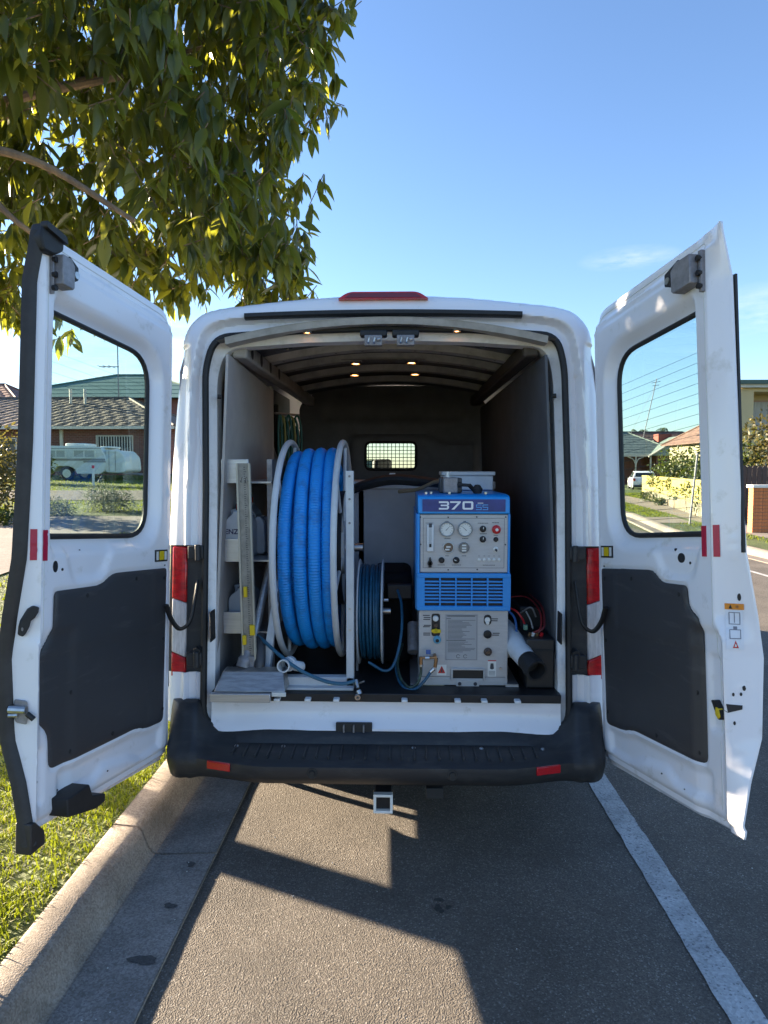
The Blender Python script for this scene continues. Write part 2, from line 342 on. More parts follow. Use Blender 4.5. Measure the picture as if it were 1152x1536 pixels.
EARTH = ground_mat("far_ground", [(0.0, (0.06, 0.07, 0.03)), (1.0, (0.11, 0.12, 0.05))], 3, 0.3, big=0.4, bigscale=0.02)
PAINT = ground_mat("worn_road_paint", [(0.0, (0.20, 0.20, 0.21)), (0.12, (0.38, 0.38, 0.375)), (1.0, (0.52, 0.52, 0.51))], 130, 0.6, big=0.3, bigscale=6, bdist=0.004)
DARKASPH = ground_mat("oil_darkened_asphalt", [(0.0, (0.03, 0.028, 0.026)), (1.0, (0.06, 0.055, 0.05))], 120, 0.7)

def zl(X, Y):
    """verge and lawns on the left rise gently away from the camera"""
    a = float(sst(-1.6, -4.5, X)) if X < -1.6 else 0.0
    return 0.135 + a * (0.0487 * max(0.0, Y - 8) if Y < 40 else 0.0487 * 32 + (Y - 40) * 0.02)
def strip(name, xs, ys, zf, m, kind='structure', label=None):
    mb = MB(); nx, ny = len(xs), len(ys)
    mb.add([(x, y, zf(x, y)) for y in ys for x in xs], [(j * nx + i, j * nx + i + 1, (j + 1) * nx + i + 1, (j + 1) * nx + i) for j in range(ny - 1) for i in range(nx - 1)])
    return tag(mb.build(name, m, smooth=True, angle=80), kind=kind)
strip("ground", list(np.linspace(-1500, 1500, 7)), list(np.linspace(-200, 2500, 7)), lambda x, y: -0.06, EARTH)
strip("road", [-0.82, 1, 3, 5, 6.62], [-25, -5, 0, 3, 6, 12, 25, 60, 140], lambda x, y: 0.0, ASPH)
ys_far = [-25, -3, 0] + list(np.arange(2, 40, 2)) + [45, 60, 90, 140]
strip("verge_ground", [-1.287, -1.6, -2, -2.5, -3, -3.7, -4.5, -6, -9, -14, -22, -40, -80], ys_far, lambda x, y: zl(x, y) - 0.012, GRASSM)
# footpath and driveway slabs lie on the lawn
strip("footpath", [-5.7, -6.4, -7.2, -8.0, -8.6, -9.4], [-25, 0] + list(np.arange(2, 17.3, 1.2)), lambda x, y: zl(x, y) + 0.006, PATHM)
strip("driveway_apron", [-1.30, -2, -3, -4.5, -5.69], [13.6, 14.5, 15.4, 16.3, 17.2], lambda x, y: zl(x, y) + 0.004, PATHM)
strip("cross_street", [-1.3, -2, -3, -4.5, -8, -14, -22, -40], [20.6, 21.5, 22.4, 23.3, 24.2], lambda x, y: zl(x, y) + 0.002, ASPH)
# kerb and gutter: one casting per bay, joints open 6 mm
joints = [-6.2, -3.2, -0.15, 2.888, 5.92, 8.95, 11.98, 15.0, 24, 60, 140]
prof = [(-1.287, -0.05), (-1.287, 0.118), (-1.28, 0.132), (-1.265, 0.136), (-1.19, 0.131), (-1.168, 0.124), (-1.152, 0.108), (-1.142, 0.085), (-1.118, 0.030), (-1.108, 0.014), (-1.092, 0.006), (-1.06, 0.001), (-0.82, 0.010), (-0.82, -0.05)]
kerb = bpy.data.objects.new("kerb", None); COL.objects.link(kerb); kerb['kind'] = 'structure'; OFF['kerb'] = Vector((0, 0, 0))
for a, b in zip(joints[:-1], joints[1:]):
    mb = MB(); rings = []; n = max(2, int((b - a) / 0.25))
    for i in range(n + 1):
        y = a + 0.007 + (b - a - 0.014) * i / n
        rings.append([(x + (0.003 * math.sin(y * 5.1 + k) if 2 < k < 9 else 0), y, z + (0.002 * math.sin(y * 7.7 + 2 * k) if 2 < k < 9 else 0)) for k, (x, z) in enumerate(prof)])
    mb.loft(rings, caps=True); mb.build("kerb_section", CONC, kerb, angle=60)
    mb2 = MB(); mb2.loft([[(-1.088, y, 0.0075), (-1.055, y, 0.0035), (-0.823, y, 0.0125)] for y in (a + 0.007, (a + b) / 2, b - 0.007)]); mb2.build("gutter_tray", GUTT, kerb, angle=60, fixn=False)
# painted bay line and the stains
def blob(name, cx, cy, rx, ry, z, m, seed, rot=0.0, n=22):
    rr = random.Random(seed); ph = [rr.uniform(0, 6) for _ in range(3)]; mb = MB(); pts = []
    for k in range(n):
        a = 2 * math.pi * k / n; q = 1 + 0.22 * math.sin(2 * a + ph[0]) + 0.16 * math.sin(3 * a + ph[1]) + 0.1 * math.sin(7 * a + ph[2])
        x, y = rx * q * math.cos(a), ry * q * math.sin(a); pts.append((cx + x * math.cos(rot) - y * math.sin(rot), cy + x * math.sin(rot) + y * math.cos(rot), z))
    mb.add(pts, [tuple(range(n))]); return tag(mb.build(name, m, smooth=False, fixn=False), kind='structure')
mb = MB(); vs = []; ly = np.arange(-2, 12.01, 0.05)
for y in ly: vs += [(1.018 + 0.0012 * math.sin(y * 23) + RNG.normal() * 0.0016, y, 0.004), (1.137 + 0.0012 * math.sin(y * 31) + RNG.normal() * 0.0016, y, 0.004)]
mb.add(vs, [(2 * i, 2 * i + 1, 2 * i + 3, 2 * i + 2) for i in range(len(ly) - 1)]); tag(mb.build("painted_bay_line", PAINT, smooth=False, fixn=False), kind='structure')
mb = MB(); mb.add([(5.78, 8.5, .004), (5.86, 8.5, .004), (5.86, 16, .004), (5.78, 16, .004)], [(0, 1, 2, 3)]); tag(mb.build("far_lane_line", PAINT, smooth=False, fixn=False), kind='structure')
DAMP = ground_mat("damp_concrete", [(0.0, (0.055, 0.05, 0.045)), (1.0, (0.09, 0.085, 0.08))], 160, 0.2)
for i, (x, y, rx, ry, rt, zz) in enumerate([(-0.893, 2.228, 0.045, 0.024, 0.1, 0.0135), (-0.90, 2.521, 0.022, 0.016, 0, 0.0135), (-0.905, 2.80, 0.02, 0.016, 0, 0.0135)]):
    blob("damp_spot", x, y, rx, ry, zz, DAMP, 40 + i, rt)
for i, (x, y, rx, ry) in enumerate([(0.15, 2.60, 0.018, 0.013), (0.145, 2.545, 0.016, 0.026), (0.183, 2.555, 0.013, 0.012)]):
    blob("oil_spot", x, y, rx, ry, 0.003, DARKASPH, 60 + i)
WL = mat("chalky_chip", (0.62, 0.60, 0.55), 0.8)
mb = MB()
for i in range(60):
    x = RNG.uniform(-1.05, -0.84) if i < 22 else RNG.uniform(-0.8, 1.8); y = RNG.uniform(1.9, 3.9); r = RNG.uniform(0.0015, 0.0038); z = 0.014 if x < -0.82 else 0.003
    mb.add([(x + r, y, z), (x - r * .5, y + r, z), (x - r * .6, y - r, z), (x, y, z + r)], [(0, 1, 3), (1, 2, 3), (2, 0, 3)])
tag(mb.build("gravel_chips", WL, smooth=False), kind='stuff')
# far side of the road
kx = lambda y: 6.60 + min(max(0, y - 17.5), 7) * 0.17 + max(0, y - 24.5) * 0.06
mb = MB(); rings = []
for y in [-25, 0, 5, 10, 13, 16, 18, 20, 24, 30, 40, 60, 140]:
    x = kx(y); rings.append([(x, y, -0.04), (x, y, 0.012), (x + 0.30, y, 0.004), (x + 0.33, y, 0.10), (x + 0.36, y, 0.128), (x + 0.48, y, 0.134), (x + 0.48, y, -0.05)])
mb.loft(rings); tag(mb.build("far_kerb", PATHM, angle=50), kind='structure')
strip("far_verge", [0.0, 0.9, 1.9, 3.2, 8, 30, 100], [-25, 0, 5, 10, 13, 16, 18, 20, 24, 30, 40, 60, 140], lambda x, y: 0.12, GRASSM)
fv = bpy.data.objects["far_verge"]
for v in fv.data.vertices: v.co.x += kx(v.co.y) + 0.475
strip("far_footpath", [0, 0.7, 1.4], [-25, 0, 10, 16, 20, 24, 30, 40, 60], lambda x, y: 0.128, PATHM)
for v in bpy.data.objects["far_footpath"].data.vertices: v.co.x += 8.35 + max(0, v.co.y - 17) * 0.145
strip("crossover", [0, 0.35, 0.7, 1.0], [20.0, 20.8, 21.6, 22.4], lambda x, y: 0.132, PATHM)
for v in bpy.data.objects["crossover"].data.vertices: v.co.x = kx(v.co.y) + 0.49 + v.co.x * 1.0

# ------------------------------------------------------------------ the van
van = thing("delivery_van", "white delivery van with both rear doors swung open, parked against the kerb", "van", Vn(0, 0, 0))
TH = 0.1
def RP(x, h, w=0.0): return (x, -0.03 + h * math.sin(TH) - w * math.cos(TH), 0.4 + h * math.cos(TH) + w * math.sin(TH))
OUTH = [tuple(q)[:2] for q in spline([(-1.036, -0.06, 0), (-1.046, 0.5, 0), (-1.040, 0.9, 0), (-1.022, 1.45, 0), (-0.992, 1.78, 0), (-0.950, 1.96, 0), (-0.885, 2.045, 0), (-0.80, 2.078, 0), (-0.66, 2.097, 0), (-0.35, 2.128, 0), (0, 2.142, 0)], 6)]
OUT = OUTH + [(-x, h) for x, h in reversed(OUTH[:-1])]
OPEN = arc_poly([(-0.835, 0.118), (-0.835, 1.2), (-0.845, 1.80), (-0.80, 1.94), (-0.4, 1.968), (0, 1.978), (0.4, 1.968), (0.79, 1.94), (0.825, 1.80), (0.838, 1.2), (0.835, 0.118)], [0.10, 0.0, 0.10, 0.13, 0, 0.02, 0, 0.13, 0.10, 0.0, 0.10], 6)
GRV = arc_poly([(-0.93, -0.2), (-0.93, 1.2), (-0.905, 1.75), (-0.86, 2.0), (-0.66, 2.03), (0, 2.055), (0.66, 2.03), (0.86, 2.0), (0.905, 1.75), (0.93, 1.2), (0.93, -0.2)], [0, 0, 0.1, 0.16, 0.1, 0.02, 0.1, 0.16, 0.1, 0, 0], 6)
us = np.linspace(-1.06, 1.06, 231); hs = np.linspace(0.14, 2.16, 221); X, Hh = np.meshgrid(us, hs, indexing='ij')
dO = sdf(OUT, X, Hh); dI = sdf(OPEN, X, Hh); LAMPB = np.maximum(0.852 - np.abs(X), np.maximum(0.372 - Hh, Hh - 0.962)); Vv, Ff, Bb = sheet(np.maximum(np.maximum(dO, -dI), -LAMPB), us, hs)
pO = -sdf(OUT, Vv[:, 0], Vv[:, 1]); pG = -sdf(GRV, Vv[:, 0], Vv[:, 1]); pI = sdf(OPEN, Vv[:, 0], Vv[:, 1])
rO = 0.095; cl = np.clip(rO - pO, 0, rO)
wz = -0.052 * sst(0.0, 0.022, pG) - (rO - np.sqrt(rO ** 2 - cl ** 2)) * np.where(Vv[:, 1] > 1.9, 0.6, 1.0)
wz += 0.006 * sst(0.05, 0.035, pI) - 0.010 * np.exp(-((np.abs(Vv[:, 0]) - 0.885) / 0.012) ** 2) * (Vv[:, 1] < 1.75)
wz -= 0.045 * sst(0.90, 0.955, np.abs(Vv[:, 0])) * sst(1.98, 1.80, Vv[:, 1])
solid(Vv, Ff, Bb, wz, wz - 0.012, RP).build("rear_frame", WHITE, van, van=True, angle=50)
# inner return of the opening
def scale_open(k, dy):
    pts = []
    for x, h in OPEN:
        p = RP(x, h, -0.05); q = (p[0] * (1 - k), p[1] + dy, (p[2] - 1.4) * (1 - k) + 1.4); pts.append(q)
    return pts
MB().loft([scale_open(0.002, -0.01), scale_open(0.022, 0.012), scale_open(0.048, 0.02), scale_open(0.052, 0.09)], closed_ring=True).build("door_jamb", WHITE_DIRTY, van, van=True, angle=40)
MB().tube([RP(x * 1.004, h, -0.032) for x, h in OPEN], 0.0165, 8, closed=True).build("opening_seal", RUBBER, van, van=True)
# roof front edge details
bl = arc_poly([(-0.222, 2.103), (-0.175, 2.136), (0.152, 2.136), (0.198, 2.103)], [0.004, 0.03, 0.03, 0.004], 4)
mb = MB(); mb.prism(bl, -0.03, 0.014, RP); lamp3 = mb.build("high_brake_light", LENSRED, van, bevel=0.004, van=True)
MB().prism([(-0.19, 2.108), (-0.16, 2.129), (0.138, 2.129), (0.167, 2.108)], 0.0145, 0.017, RP).build("lamp_window", DARKRED, lamp3, van=True, bevel=0.001)
mb = MB(); n = 24; ring = []
for i in range(n + 1):
    x = -0.658 + 1.287 * i / n; hc = 2.028 + 0.0145 * (1 - (x / 0.66) ** 2)
    ring.append([RP(x, hc + dh, dw) for dh, dw in [(-0.013, -0.02), (-0.013, 0.004), (-0.006, 0.012), (0.010, 0.012), (0.014, 0.004), (0.014, -0.02)]])
mb.loft(ring, caps=True).build("drip_strip", RUBBER, van, van=True, angle=40)
# body shell: flanks, roof, cab (its own outline swept forward)
side = [(1.005, 0.36), (1.02, 0.8), (1.014, 1.25), (0.985, 1.85), (0.988, 2.17), (0.945, 2.33), (0.87, 2.42), (0.70, 2.462), (0.40, 2.497), (0, 2.51)]
outl = [(-x, z) for x, z in side] + [(x, z) for x, z in reversed(side[:-1])]
def station(y, zs=1.0, wsx=1.0, lean=False):
    r = []
    for x, z in outl:
        zz = 0.36 + (z - 0.36) * zs; k = 1 - (1 - wsx) * max(0, (z - 0.9) / 1.6)
        yy = y + ((zz - 0.4) * math.tan(TH) + 0.055 if lean else 0); r.append((x * k, yy, zz))
    return r
sts = [station(0.0, lean=True), station(0.9), station(2.0), station(3.05), station(3.5, 0.985, 0.97), station(3.95, 0.93, 0.93), station(4.75, 0.54, 0.95), station(5.35, 0.46, 0.93), station(5.5, 0.30, 0.9)]
n = len(outl); keep = []
for i in range(len(sts) - 1):
    for k in range(n - 1):
        if i == 5 and 4 <= k <= n - 6: continue                    # windscreen
        if i == 4 and (k in (2, 3) or k in (n - 5, n - 4)): continue  # side windows
        keep.append((i * n + k, i * n + k + 1, (i + 1) * n + k + 1, (i + 1) * n + k))
keep.append(tuple((len(sts) - 1) * n + k for k in range(n)))
MB().add([p for s_ in sts for p in s_], keep).build("body", WHITE, van, van=True, angle=40)
MB().add([sts[5][k] for k in range(4, n - 4)] + [sts[6][k] for k in range(4, n - 4)], [(k, k + 1, (n - 8) + k + 1, (n - 8) + k) for k in range(n - 9)]).build("windscreen", CLEAR, van, van=True)
for a in (2, n - 5):
    ks = [a, a + 1, a + 2]
    MB().add([sts[4][k] for k in ks] + [sts[5][k] for k in ks], [(0, 1, 4, 3), (1, 2, 5, 4)]).build("cab_window", CLEAR, van, van=True)
MB().box((-0.9, 0.15, 0.40), (0.9, 1.2, 0.585)).box((-0.5, 1.2, 0.42), (0.5, 5.2, 0.585)).build("underbody", BLACKP, van, van=True, smooth=False)
for x in (-1, 1):
    for y in (1.12, 4.6):
        w = MB(); w.lathe([(0.0, -0.11), (0.20, -0.11), (0.30, -0.12), (0.335, -0.10), (0.345, -0.05), (0.345, 0.05), (0.335, 0.10), (0.30, 0.12), (0.20, 0.11), (0, 0.11)], (x * 0.885, y, 0.345), (1, 0, 0), 36)
        wo_ = w.build("wheel", RUBBER, van, van=True)
        MB().lathe([(0.0, 0.085), (0.06, 0.09), (0.10, 0.06), (0.19, 0.07), (0.205, 0.115)], (x * 0.891, y, 0.345), (x, 0, 0), 24).build("rim", GREYM, wo_, van=True)
        MB().lathe([(0.36, 0.0), (0.41, 0.0), (0.41, 0.008), (0.36, 0.008)], (x * 1.038, y, 0.36), (x, 0, 0), 40).build("arch_trim", BLACKP, van, van=True)
# bumper
PC = [(-0.01, 0.522), (-0.04, 0.508), (-0.055, 0.476), (-0.14, 0.470), (-0.22, 0.466), (-0.246, 0.452), (-0.250, 0.415), (-0.205, 0.362), (-0.04, 0.335)]
PK = [(0.03, 0.648), (-0.018, 0.642), (-0.048, 0.60), (-0.080, 0.54), (-0.128, 0.485), (-0.162, 0.452), (-0.167, 0.406), (-0.130, 0.346), (0.0, 0.325)]
PE = [(0.14, 0.648), (0.12, 0.640), (0.10, 0.60), (0.085, 0.54), (0.075, 0.485), (0.07, 0.452), (0.07, 0.405), (0.09, 0.345), (0.13, 0.322)]
def bprof(ax):
    if ax <= 0.48: return PC
    if ax <= 0.86: t = float(sst(0.48, 0.90, ax)); tz = float(np.interp(ax, [0.735, 0.76, 0.79, 0.815, 0.832, 0.845, 0.86], [0, 0.03, 0.14, 0.34, 0.58, 0.86, 1.0])); return [(a[0] + (b[0] - a[0]) * t, a[1] + (b[1] - a[1]) * tz) for a, b in zip(PC, PK)]
    t = (ax - 0.90) / 0.10; t = 1 - math.sqrt(max(0, 1 - min(1, t) ** 2)); return [(a[0] + (b[0] - a[0]) * t, a[1] + (b[1] - a[1]) * t) for a, b in zip(PK, PE)]
xs = [1.0, 0.996, 0.988, 0.975, 0.96, 0.94, 0.92, 0.90, 0.88, 0.86, 0.85, 0.84, 0.83, 0.82, 0.81, 0.80, 0.79, 0.78, 0.77, 0.76, 0.74, 0.72, 0.68, 0.64, 0.6, 0.55, 0.5, 0.3, 0]; xs = [-x for x in xs] + list(reversed(xs[:-1]))
rings = [[(-1.01, y + 0.45, z) for y, z in PE]] + [[(x, y, z) for y, z in bprof(abs(x))] for x in xs] + [[(1.01, y + 0.45, z) for y, z in PE]]
bump = MB().loft(rings).build("rear_bumper", BLACKP, van, van=True, angle=50)
mb = MB()
for i in range(26):
    x = -0.66 + i * 0.0528; yb = bprof(abs(x))[4][0] + 0.02; mb.box((x - 0.004, yb, 0.466), (x + 0.004, -0.070, 0.4795))
tag(mb.build("step_ribs", BLACKP, bump, van=True, bevel=0.002), kind='stuff')
for x in (-0.71, 0.70):
    yq = lambda q: bprof(abs(q))[5][0] * 0.5 + bprof(abs(q))[6][0] * 0.5; xa, xb = x - 0.054, x + 0.054
    MB().add([(q, yq(q) - d, z) for q in (xa, xb) for d in (-0.01, 0.007) for z in (0.417, 0.452)], [(0, 1, 3, 2), (4, 6, 7, 5), (0, 4, 5, 1), (2, 3, 7, 6), (0, 2, 6, 4), (1, 5, 7, 3)]).build("reflector", REDREF, bump, van=True, bevel=0.003)
for x in (-0.30, 0.29):
    MB().lathe([(0.0, 0.010), (0.012, 0.010), (0.014, 0.004), (0.022, 0.004), (0.024, 0.0)], (x, -0.247, 0.427), (0, -1, 0.1), 20).build("parking_sensor", RUBBER, bump, van=True)
for x in (-0.66, -0.45, 0.13, 0.43, 0.70):
    MB().lathe([(0.010, 0), (0.010, 0.004), (0.007, 0.007), (0, 0.007)], (x, -0.085, 0.472), (0, 0, 1), 12).build("clip", CHROME, bump, van=True)
# sill and floor
mb = MB(); us = np.linspace(-0.80, 0.80, 81); sec = lambda x: [RP(x, 0.262, -0.04), RP(x, 0.258, -0.028), RP(x, 0.205, -0.030 - 0.012 * (abs(x) < 0.71)), RP(x, 0.150 + 0.006 * math.cos(x * 3), -0.026), RP(x, 0.122 + 0.008 * math.cos(x * 5), -0.004), RP(x, 0.100, -0.004)]
MB().loft([sec(x) for x in us]).build("load_sill", WHITE, van, van=True, angle=35)
for x in (-0.63, -0.49, -0.35, -0.22, 0.09, 0.33, 0.45, 0.60):
    MB().box((x - 0.014, -0.022, 0.654), (x + 0.014, 0.02, 0.668)).build("sill_tab", WHITE_DIRTY, van, van=True, bevel=0.004)
st = MB().prism([(-0.222, 0.110), (-0.222, 0.158), (-0.057, 0.158), (-0.057, 0.110)], -0.02, 0.001, RP).build("lower_striker", BLK, van, van=True, bevel=0.003)
for x in (-0.185, -0.14, -0.095):
    MB().tube([RP(x, 0.118, 0.0), RP(x, 0.120, 0.012), RP(x, 0.145, 0.012), RP(x, 0.148, 0.0)], 0.004, 8).build("striker_hoop", GREYM, st, van=True)
MB().box((-0.80, 0.012, 0.645), (0.80, 2.82, 0.685)).build("load_floor", FLOORM, van, van=True, bevel=0.004)
# hitch under the bumper
hr = MB().box((-0.042, -0.075, 0.186), (0.032, 0.30, 0.258)).build("tow_receiver", BLACKP, van, van=True, bevel=0.003)
rm = MB(); rm.box((-0.048, -0.10, 0.253), (0.038, -0.07, 0.265)).box((-0.048, -0.10, 0.179), (0.038, -0.07, 0.191)).box((-0.048, -0.10, 0.1911), (-0.036, -0.07, 0.2529)).box((0.026, -0.10, 0.1911), (0.038, -0.07, 0.2529))
rm.build("receiver_rim", mat("pale_receiver_steel", (0.86, 0.84, 0.80), 0.5, 0.0), hr, van=True, bevel=0.002)
MB().box((-0.036, -0.079, 0.192), (0.026, -0.076, 0.252)).build("receiver_dark", BLK, hr, van=True, smooth=False)  # added black plate standing in for the shade inside the hollow tube
MB().box((-0.43, 0.06, 0.236), (0.42, 0.13, 0.285)).box((-0.40, 0.07, 0.26), (-0.34, 0.12, 0.5)).box((0.33, 0.07, 0.26), (0.39, 0.12, 0.5)).box((0.19, 0.02, 0.190), (0.27, 0.08, 0.24)).build("tow_bar", BLACKP, van, van=True, bevel=0.004)
MB().box((-0.22, 0.02, 0.262), (-0.15, 0.06, 0.272)).build("rating_plate", CHROME, van, van=True)
MB().tube([(-0.55, 1.6, 0.40), (-0.55, 0.9, 0.40), (-0.60, 0.7, 0.38)], 0.028, 12).build("exhaust_pipe", GREYM, van, van=True)
# tail lamps, their black housings, hinges and check straps
for sx in (-1, 1):
    m = lambda x, h, w=0.0, sx=sx: RP(sx * x, h, w)
    hous = MB().prism([(0.850, 0.37), (0.850, 0.963), (1.015, 0.963), (1.018, 0.30), (0.93, 0.30), (0.90, 0.365), (0.845, 0.365)], -0.15, -0.070, m).build("lamp_housing", BLACKP, van, van=True, bevel=0.004)
    def lens(poly, mm, nm): MB().prism(poly, -0.12, -0.055, m).build(nm, mm, hous, van=True, bevel=0.006)
    lens([(0.932, 0.692), (0.932, 0.955), (1.000, 0.955), (1.000, 0.715)], LENSRED, "brake_lens")
    lens([(0.932, 0.437), (0.932, 0.690), (1.000, 0.713), (1.000, 0.465)], LENSW, "reversing_lens")
    lens([(0.932, 0.350), (0.932, 0.435), (1.000, 0.463), (1.000, 0.350)], LENSRED, "tail_lens")
    for h0 in (0.93, 0.44):
        hb = MB(); hb.box((-0.035, -0.018, -0.03), (0.035, 0.018, 0.03))
        c = RP(sx * 0.878, h0, -0.025); hb.v = [(x + c[0], y + c[1], z + c[2]) for x, y, z in hb.v]
        if h0 < 1.5:
            c2 = RP(sx * 0.865, h0, 0.0); hb.cyl((c2[0], c2[1], c2[2] - 0.04), (c2[0], c2[1], c2[2] + 0.035), 0.013, seg=12)
            hg = hb.build("hinge", BLACKP, van, van=True, bevel=0.004)
        else:
            hg = MB().box((sx * 0.925 - 0.004, c[1] - 0.03, c[2] - 0.075), (sx * 0.925 + 0.006, c[1] + 0.0, c[2] + 0.075)).build("hinge_slot", WHITE_DIRTY, van, van=True, bevel=0.003)
    pth = spline([RP(sx * 0.868, 0.80, -0.02), RP(sx * 0.872, 0.72, 0.005), RP(sx * 0.885, 0.62, 0.03), RP(sx * 0.925, 0.585, 0.05), RP(sx * 0.955, 0.63, 0.08), RP(sx * 0.962, 0.70, 0.13)], 8)
    MB().tube(pth, 0.013, 8, flat=0.6).build("check_strap", RUBBER, van, van=True)
    MB().lathe([(0.0, 0.03), (0.018, 0.03), (0.022, 0.0)], RP(sx * 0.865, 0.475, -0.03), (0, -1, 0), 16).build("rubber_stop", RUBBER, van, van=True)
    # jamb buffers on the inner return
    MB().box((sx * 0.790, -0.001, 0.92), (sx * 0.797, 0.075, 1.06)).build("jamb_buffer", RUBBER, van, van=True, bevel=0.006)
    MB().tube([RP(sx * 0.792, 1.66, -0.04), RP(sx * 0.775, 1.66, -0.045)], 0.011, 10).build("buffer_stud", RUBBER, van, van=True)

# ---- interior
def quadbox(p, t): # thin slab from 4 corner points, thickness vector t
    q = [Vector(a) for a in p]; t = Vector(t); return MB().add([tuple(a) for a in q] + [tuple(a + t) for a in q], [(0, 1, 2, 3), (7, 6, 5, 4), (0, 4, 5, 1), (1, 5, 6, 2), (2, 6, 7, 3), (3, 7, 4, 0)])
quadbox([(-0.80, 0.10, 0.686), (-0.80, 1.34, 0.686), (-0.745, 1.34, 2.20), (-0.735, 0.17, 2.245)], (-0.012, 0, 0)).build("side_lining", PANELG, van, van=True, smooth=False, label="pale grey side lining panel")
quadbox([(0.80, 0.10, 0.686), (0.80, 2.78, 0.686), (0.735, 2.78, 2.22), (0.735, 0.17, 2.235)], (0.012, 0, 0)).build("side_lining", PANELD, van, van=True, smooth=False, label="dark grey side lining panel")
MB().box((-0.90, 1.35, 0.60), (-0.885, 2.82, 2.3)).build("sliding_door_inner", BULK, van, van=True)
MB().box((-0.90, 1.345, 0.686), (-0.76, 1.42, 2.24)).build("door_pillar", PRIMER, van, van=True, bevel=0.01)
MB().box((-0.88, 1.9, 0.95), (-0.86, 2.5, 1.75)).build("door_panel", PANELD, van, van=True, bevel=0.02)
MB().tube(spline([(-0.80, 1.7, 2.15), (-0.82, 1.8, 1.9), (-0.80, 2.0, 1.75), (-0.80, 2.2, 1.72)], 6), 0.02, 8).build("grab_rail", RUBBER, van, van=True)
# ceiling
def ceil_z(x, base=2.395): return base - 0.10 * (x / 0.78) ** 2
mb = MB(); cx = np.linspace(-0.78, 0.78, 25)
mb.loft([[(x, y, ceil_z(x, 2.395 + 0.03 * min(1, y))) for x in cx] for y in (0.12, 0.6, 1.2, 2.0, 2.85)]).build("ceiling", CEIL, van, van=True, fixn=False)
def rib(y, w, base, m, name="roof_rib", h=0.03, xr=0.72, label=None):
    r = []
    for x in np.linspace(-xr, xr, 31):
        z = ceil_z(x, base); r.append([(x, y - w / 2, z + 0.01), (x, y - w / 2 + 0.012, z - h), (x, y + w / 2 - 0.012, z - h), (x, y + w / 2, z + 0.01)])
    return MB().loft(r, caps=True).build(name, m, van, van=True, angle=30, label=label)
hd = rib(0.175, 0.11, 2.392, mat("header_metal", (0.46, 0.445, 0.42), 0.5, col2=(0.30, 0.285, 0.26), vscale=9, ramp=(0.3, 0.6)), "roof_header", 0.02, 0.74)
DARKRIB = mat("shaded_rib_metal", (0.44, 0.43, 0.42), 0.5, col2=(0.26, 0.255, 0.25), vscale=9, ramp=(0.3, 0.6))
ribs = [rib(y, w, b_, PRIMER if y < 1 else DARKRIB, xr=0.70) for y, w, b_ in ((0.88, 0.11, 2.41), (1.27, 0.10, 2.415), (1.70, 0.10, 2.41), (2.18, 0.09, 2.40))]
for x in np.arange(-0.6, 0.61, 0.15):
    for rb, y in zip(ribs[:2], (0.88, 1.27)):
        MB().lathe([(0.0, 0.0), (0.008, 0.0)], (x, y, ceil_z(x, 2.41) - 0.0312 + (0.005 if y > 1 else 0)), (0, 0, -1), 10).build("rib_hole", BLK, rb, van=True, smooth=False)
for x, sx in ((-0.70, -1), (0.70, 1)):
    MB().box((x - 0.045 - 0.01 * (sx > 0) * 0, 0.27, 2.243), (x + 0.030, 2.8, 2.318)).build("cant_rail", mat("header_metal", (0, 0, 0)) if sx < 0 else mat("brown_rail", (0.075, 0.06, 0.05), 0.5, var=0.3), van, van=True, bevel=0.012)
    if sx < 0:
        for y, hh in ((0.38, 0.030), (0.60, 0.034), (0.85, 0.034), (1.12, 0.034)):
            MB().lathe([(0.0, 0.0), (hh, 0.0)], (x + 0.0315, y, 2.281), (1, 0, 0.0), 16).build("rail_hole", BLK, van, van=True, smooth=False)
for x in (-0.535, 0.505):
    l_ = MB().prism(arc_poly([(-0.085, -0.055), (0.085, -0.055), (0.07, 0.055), (-0.07, 0.055)], 0.02, 3), 0.0, 0.035, lambda a, b, w, x=x: (x + a, 0.33 + b, 2.282 + w + 0.02)).build("load_lamp", BLACKP, van, van=True, bevel=0.006)
    MB().box((x - 0.055, 0.30, 2.297), (x + 0.055, 0.36, 2.304)).build("lamp_glass", mat("smoked_lamp_glass", (0.10, 0.10, 0.10), 0.2), l_, van=True)
    MB().box((x - 0.03, 0.24, 2.30), (x + 0.01, 0.275, 2.335)).build("lamp_bracket", RUBBER, l_, van=True, bevel=0.004)
for x in (-0.055, 0.092):
    lt = MB().box((x - 0.062, 0.115, 2.312), (x + 0.062, 0.165, 2.342)).build("upper_striker", RUBBER, van, van=True, bevel=0.008)
    MB().box((x - 0.040, 0.098, 2.268), (x + 0.040, 0.13, 2.316)).build("striker_block", GREYM, lt, van=True, bevel=0.004)
    for q in (-0.022, 0.004):
        MB().tube([(x + q, 0.096, 2.279), (x + q, 0.088, 2.284), (x + q + 0.004, 0.088, 2.300), (x + q + 0.004, 0.096, 2.304)], 0.0045, 8).build("striker_hoop", CHROME, lt, van=True)
    MB().tube([(x + 0.020, 0.094, 2.292), (x + 0.032, 0.092, 2.296)], 0.008, 10).build("bolt", CHROME, lt, van=True)
for x, y, z, r in ((-0.366, 0.18, 2.350, 0.015), (0.330, 0.18, 2.353, 0.015), (-0.214, 1.27, 2.372, 0.026), (0.135, 1.27, 2.376, 0.026), (-0.252, 1.72, 2.362, 0.028), (0.165, 1.72, 2.366, 0.028)):
    h_ = MB().lathe([(r * 1.35, 0.012), (r * 1.35, -0.004), (r * 1.05, -0.010), (r, -0.004)], (x, y, z), (0, 0, 1), 20).build("ceiling_lamp", GREYM, van, van=True)
    MB().lathe([(0.0, -0.009), (r * 0.7, -0.007), (r, -0.001)], (x, y, z), (0, 0, 1), 20).build("lit_lens", LAMP, h_, van=True)
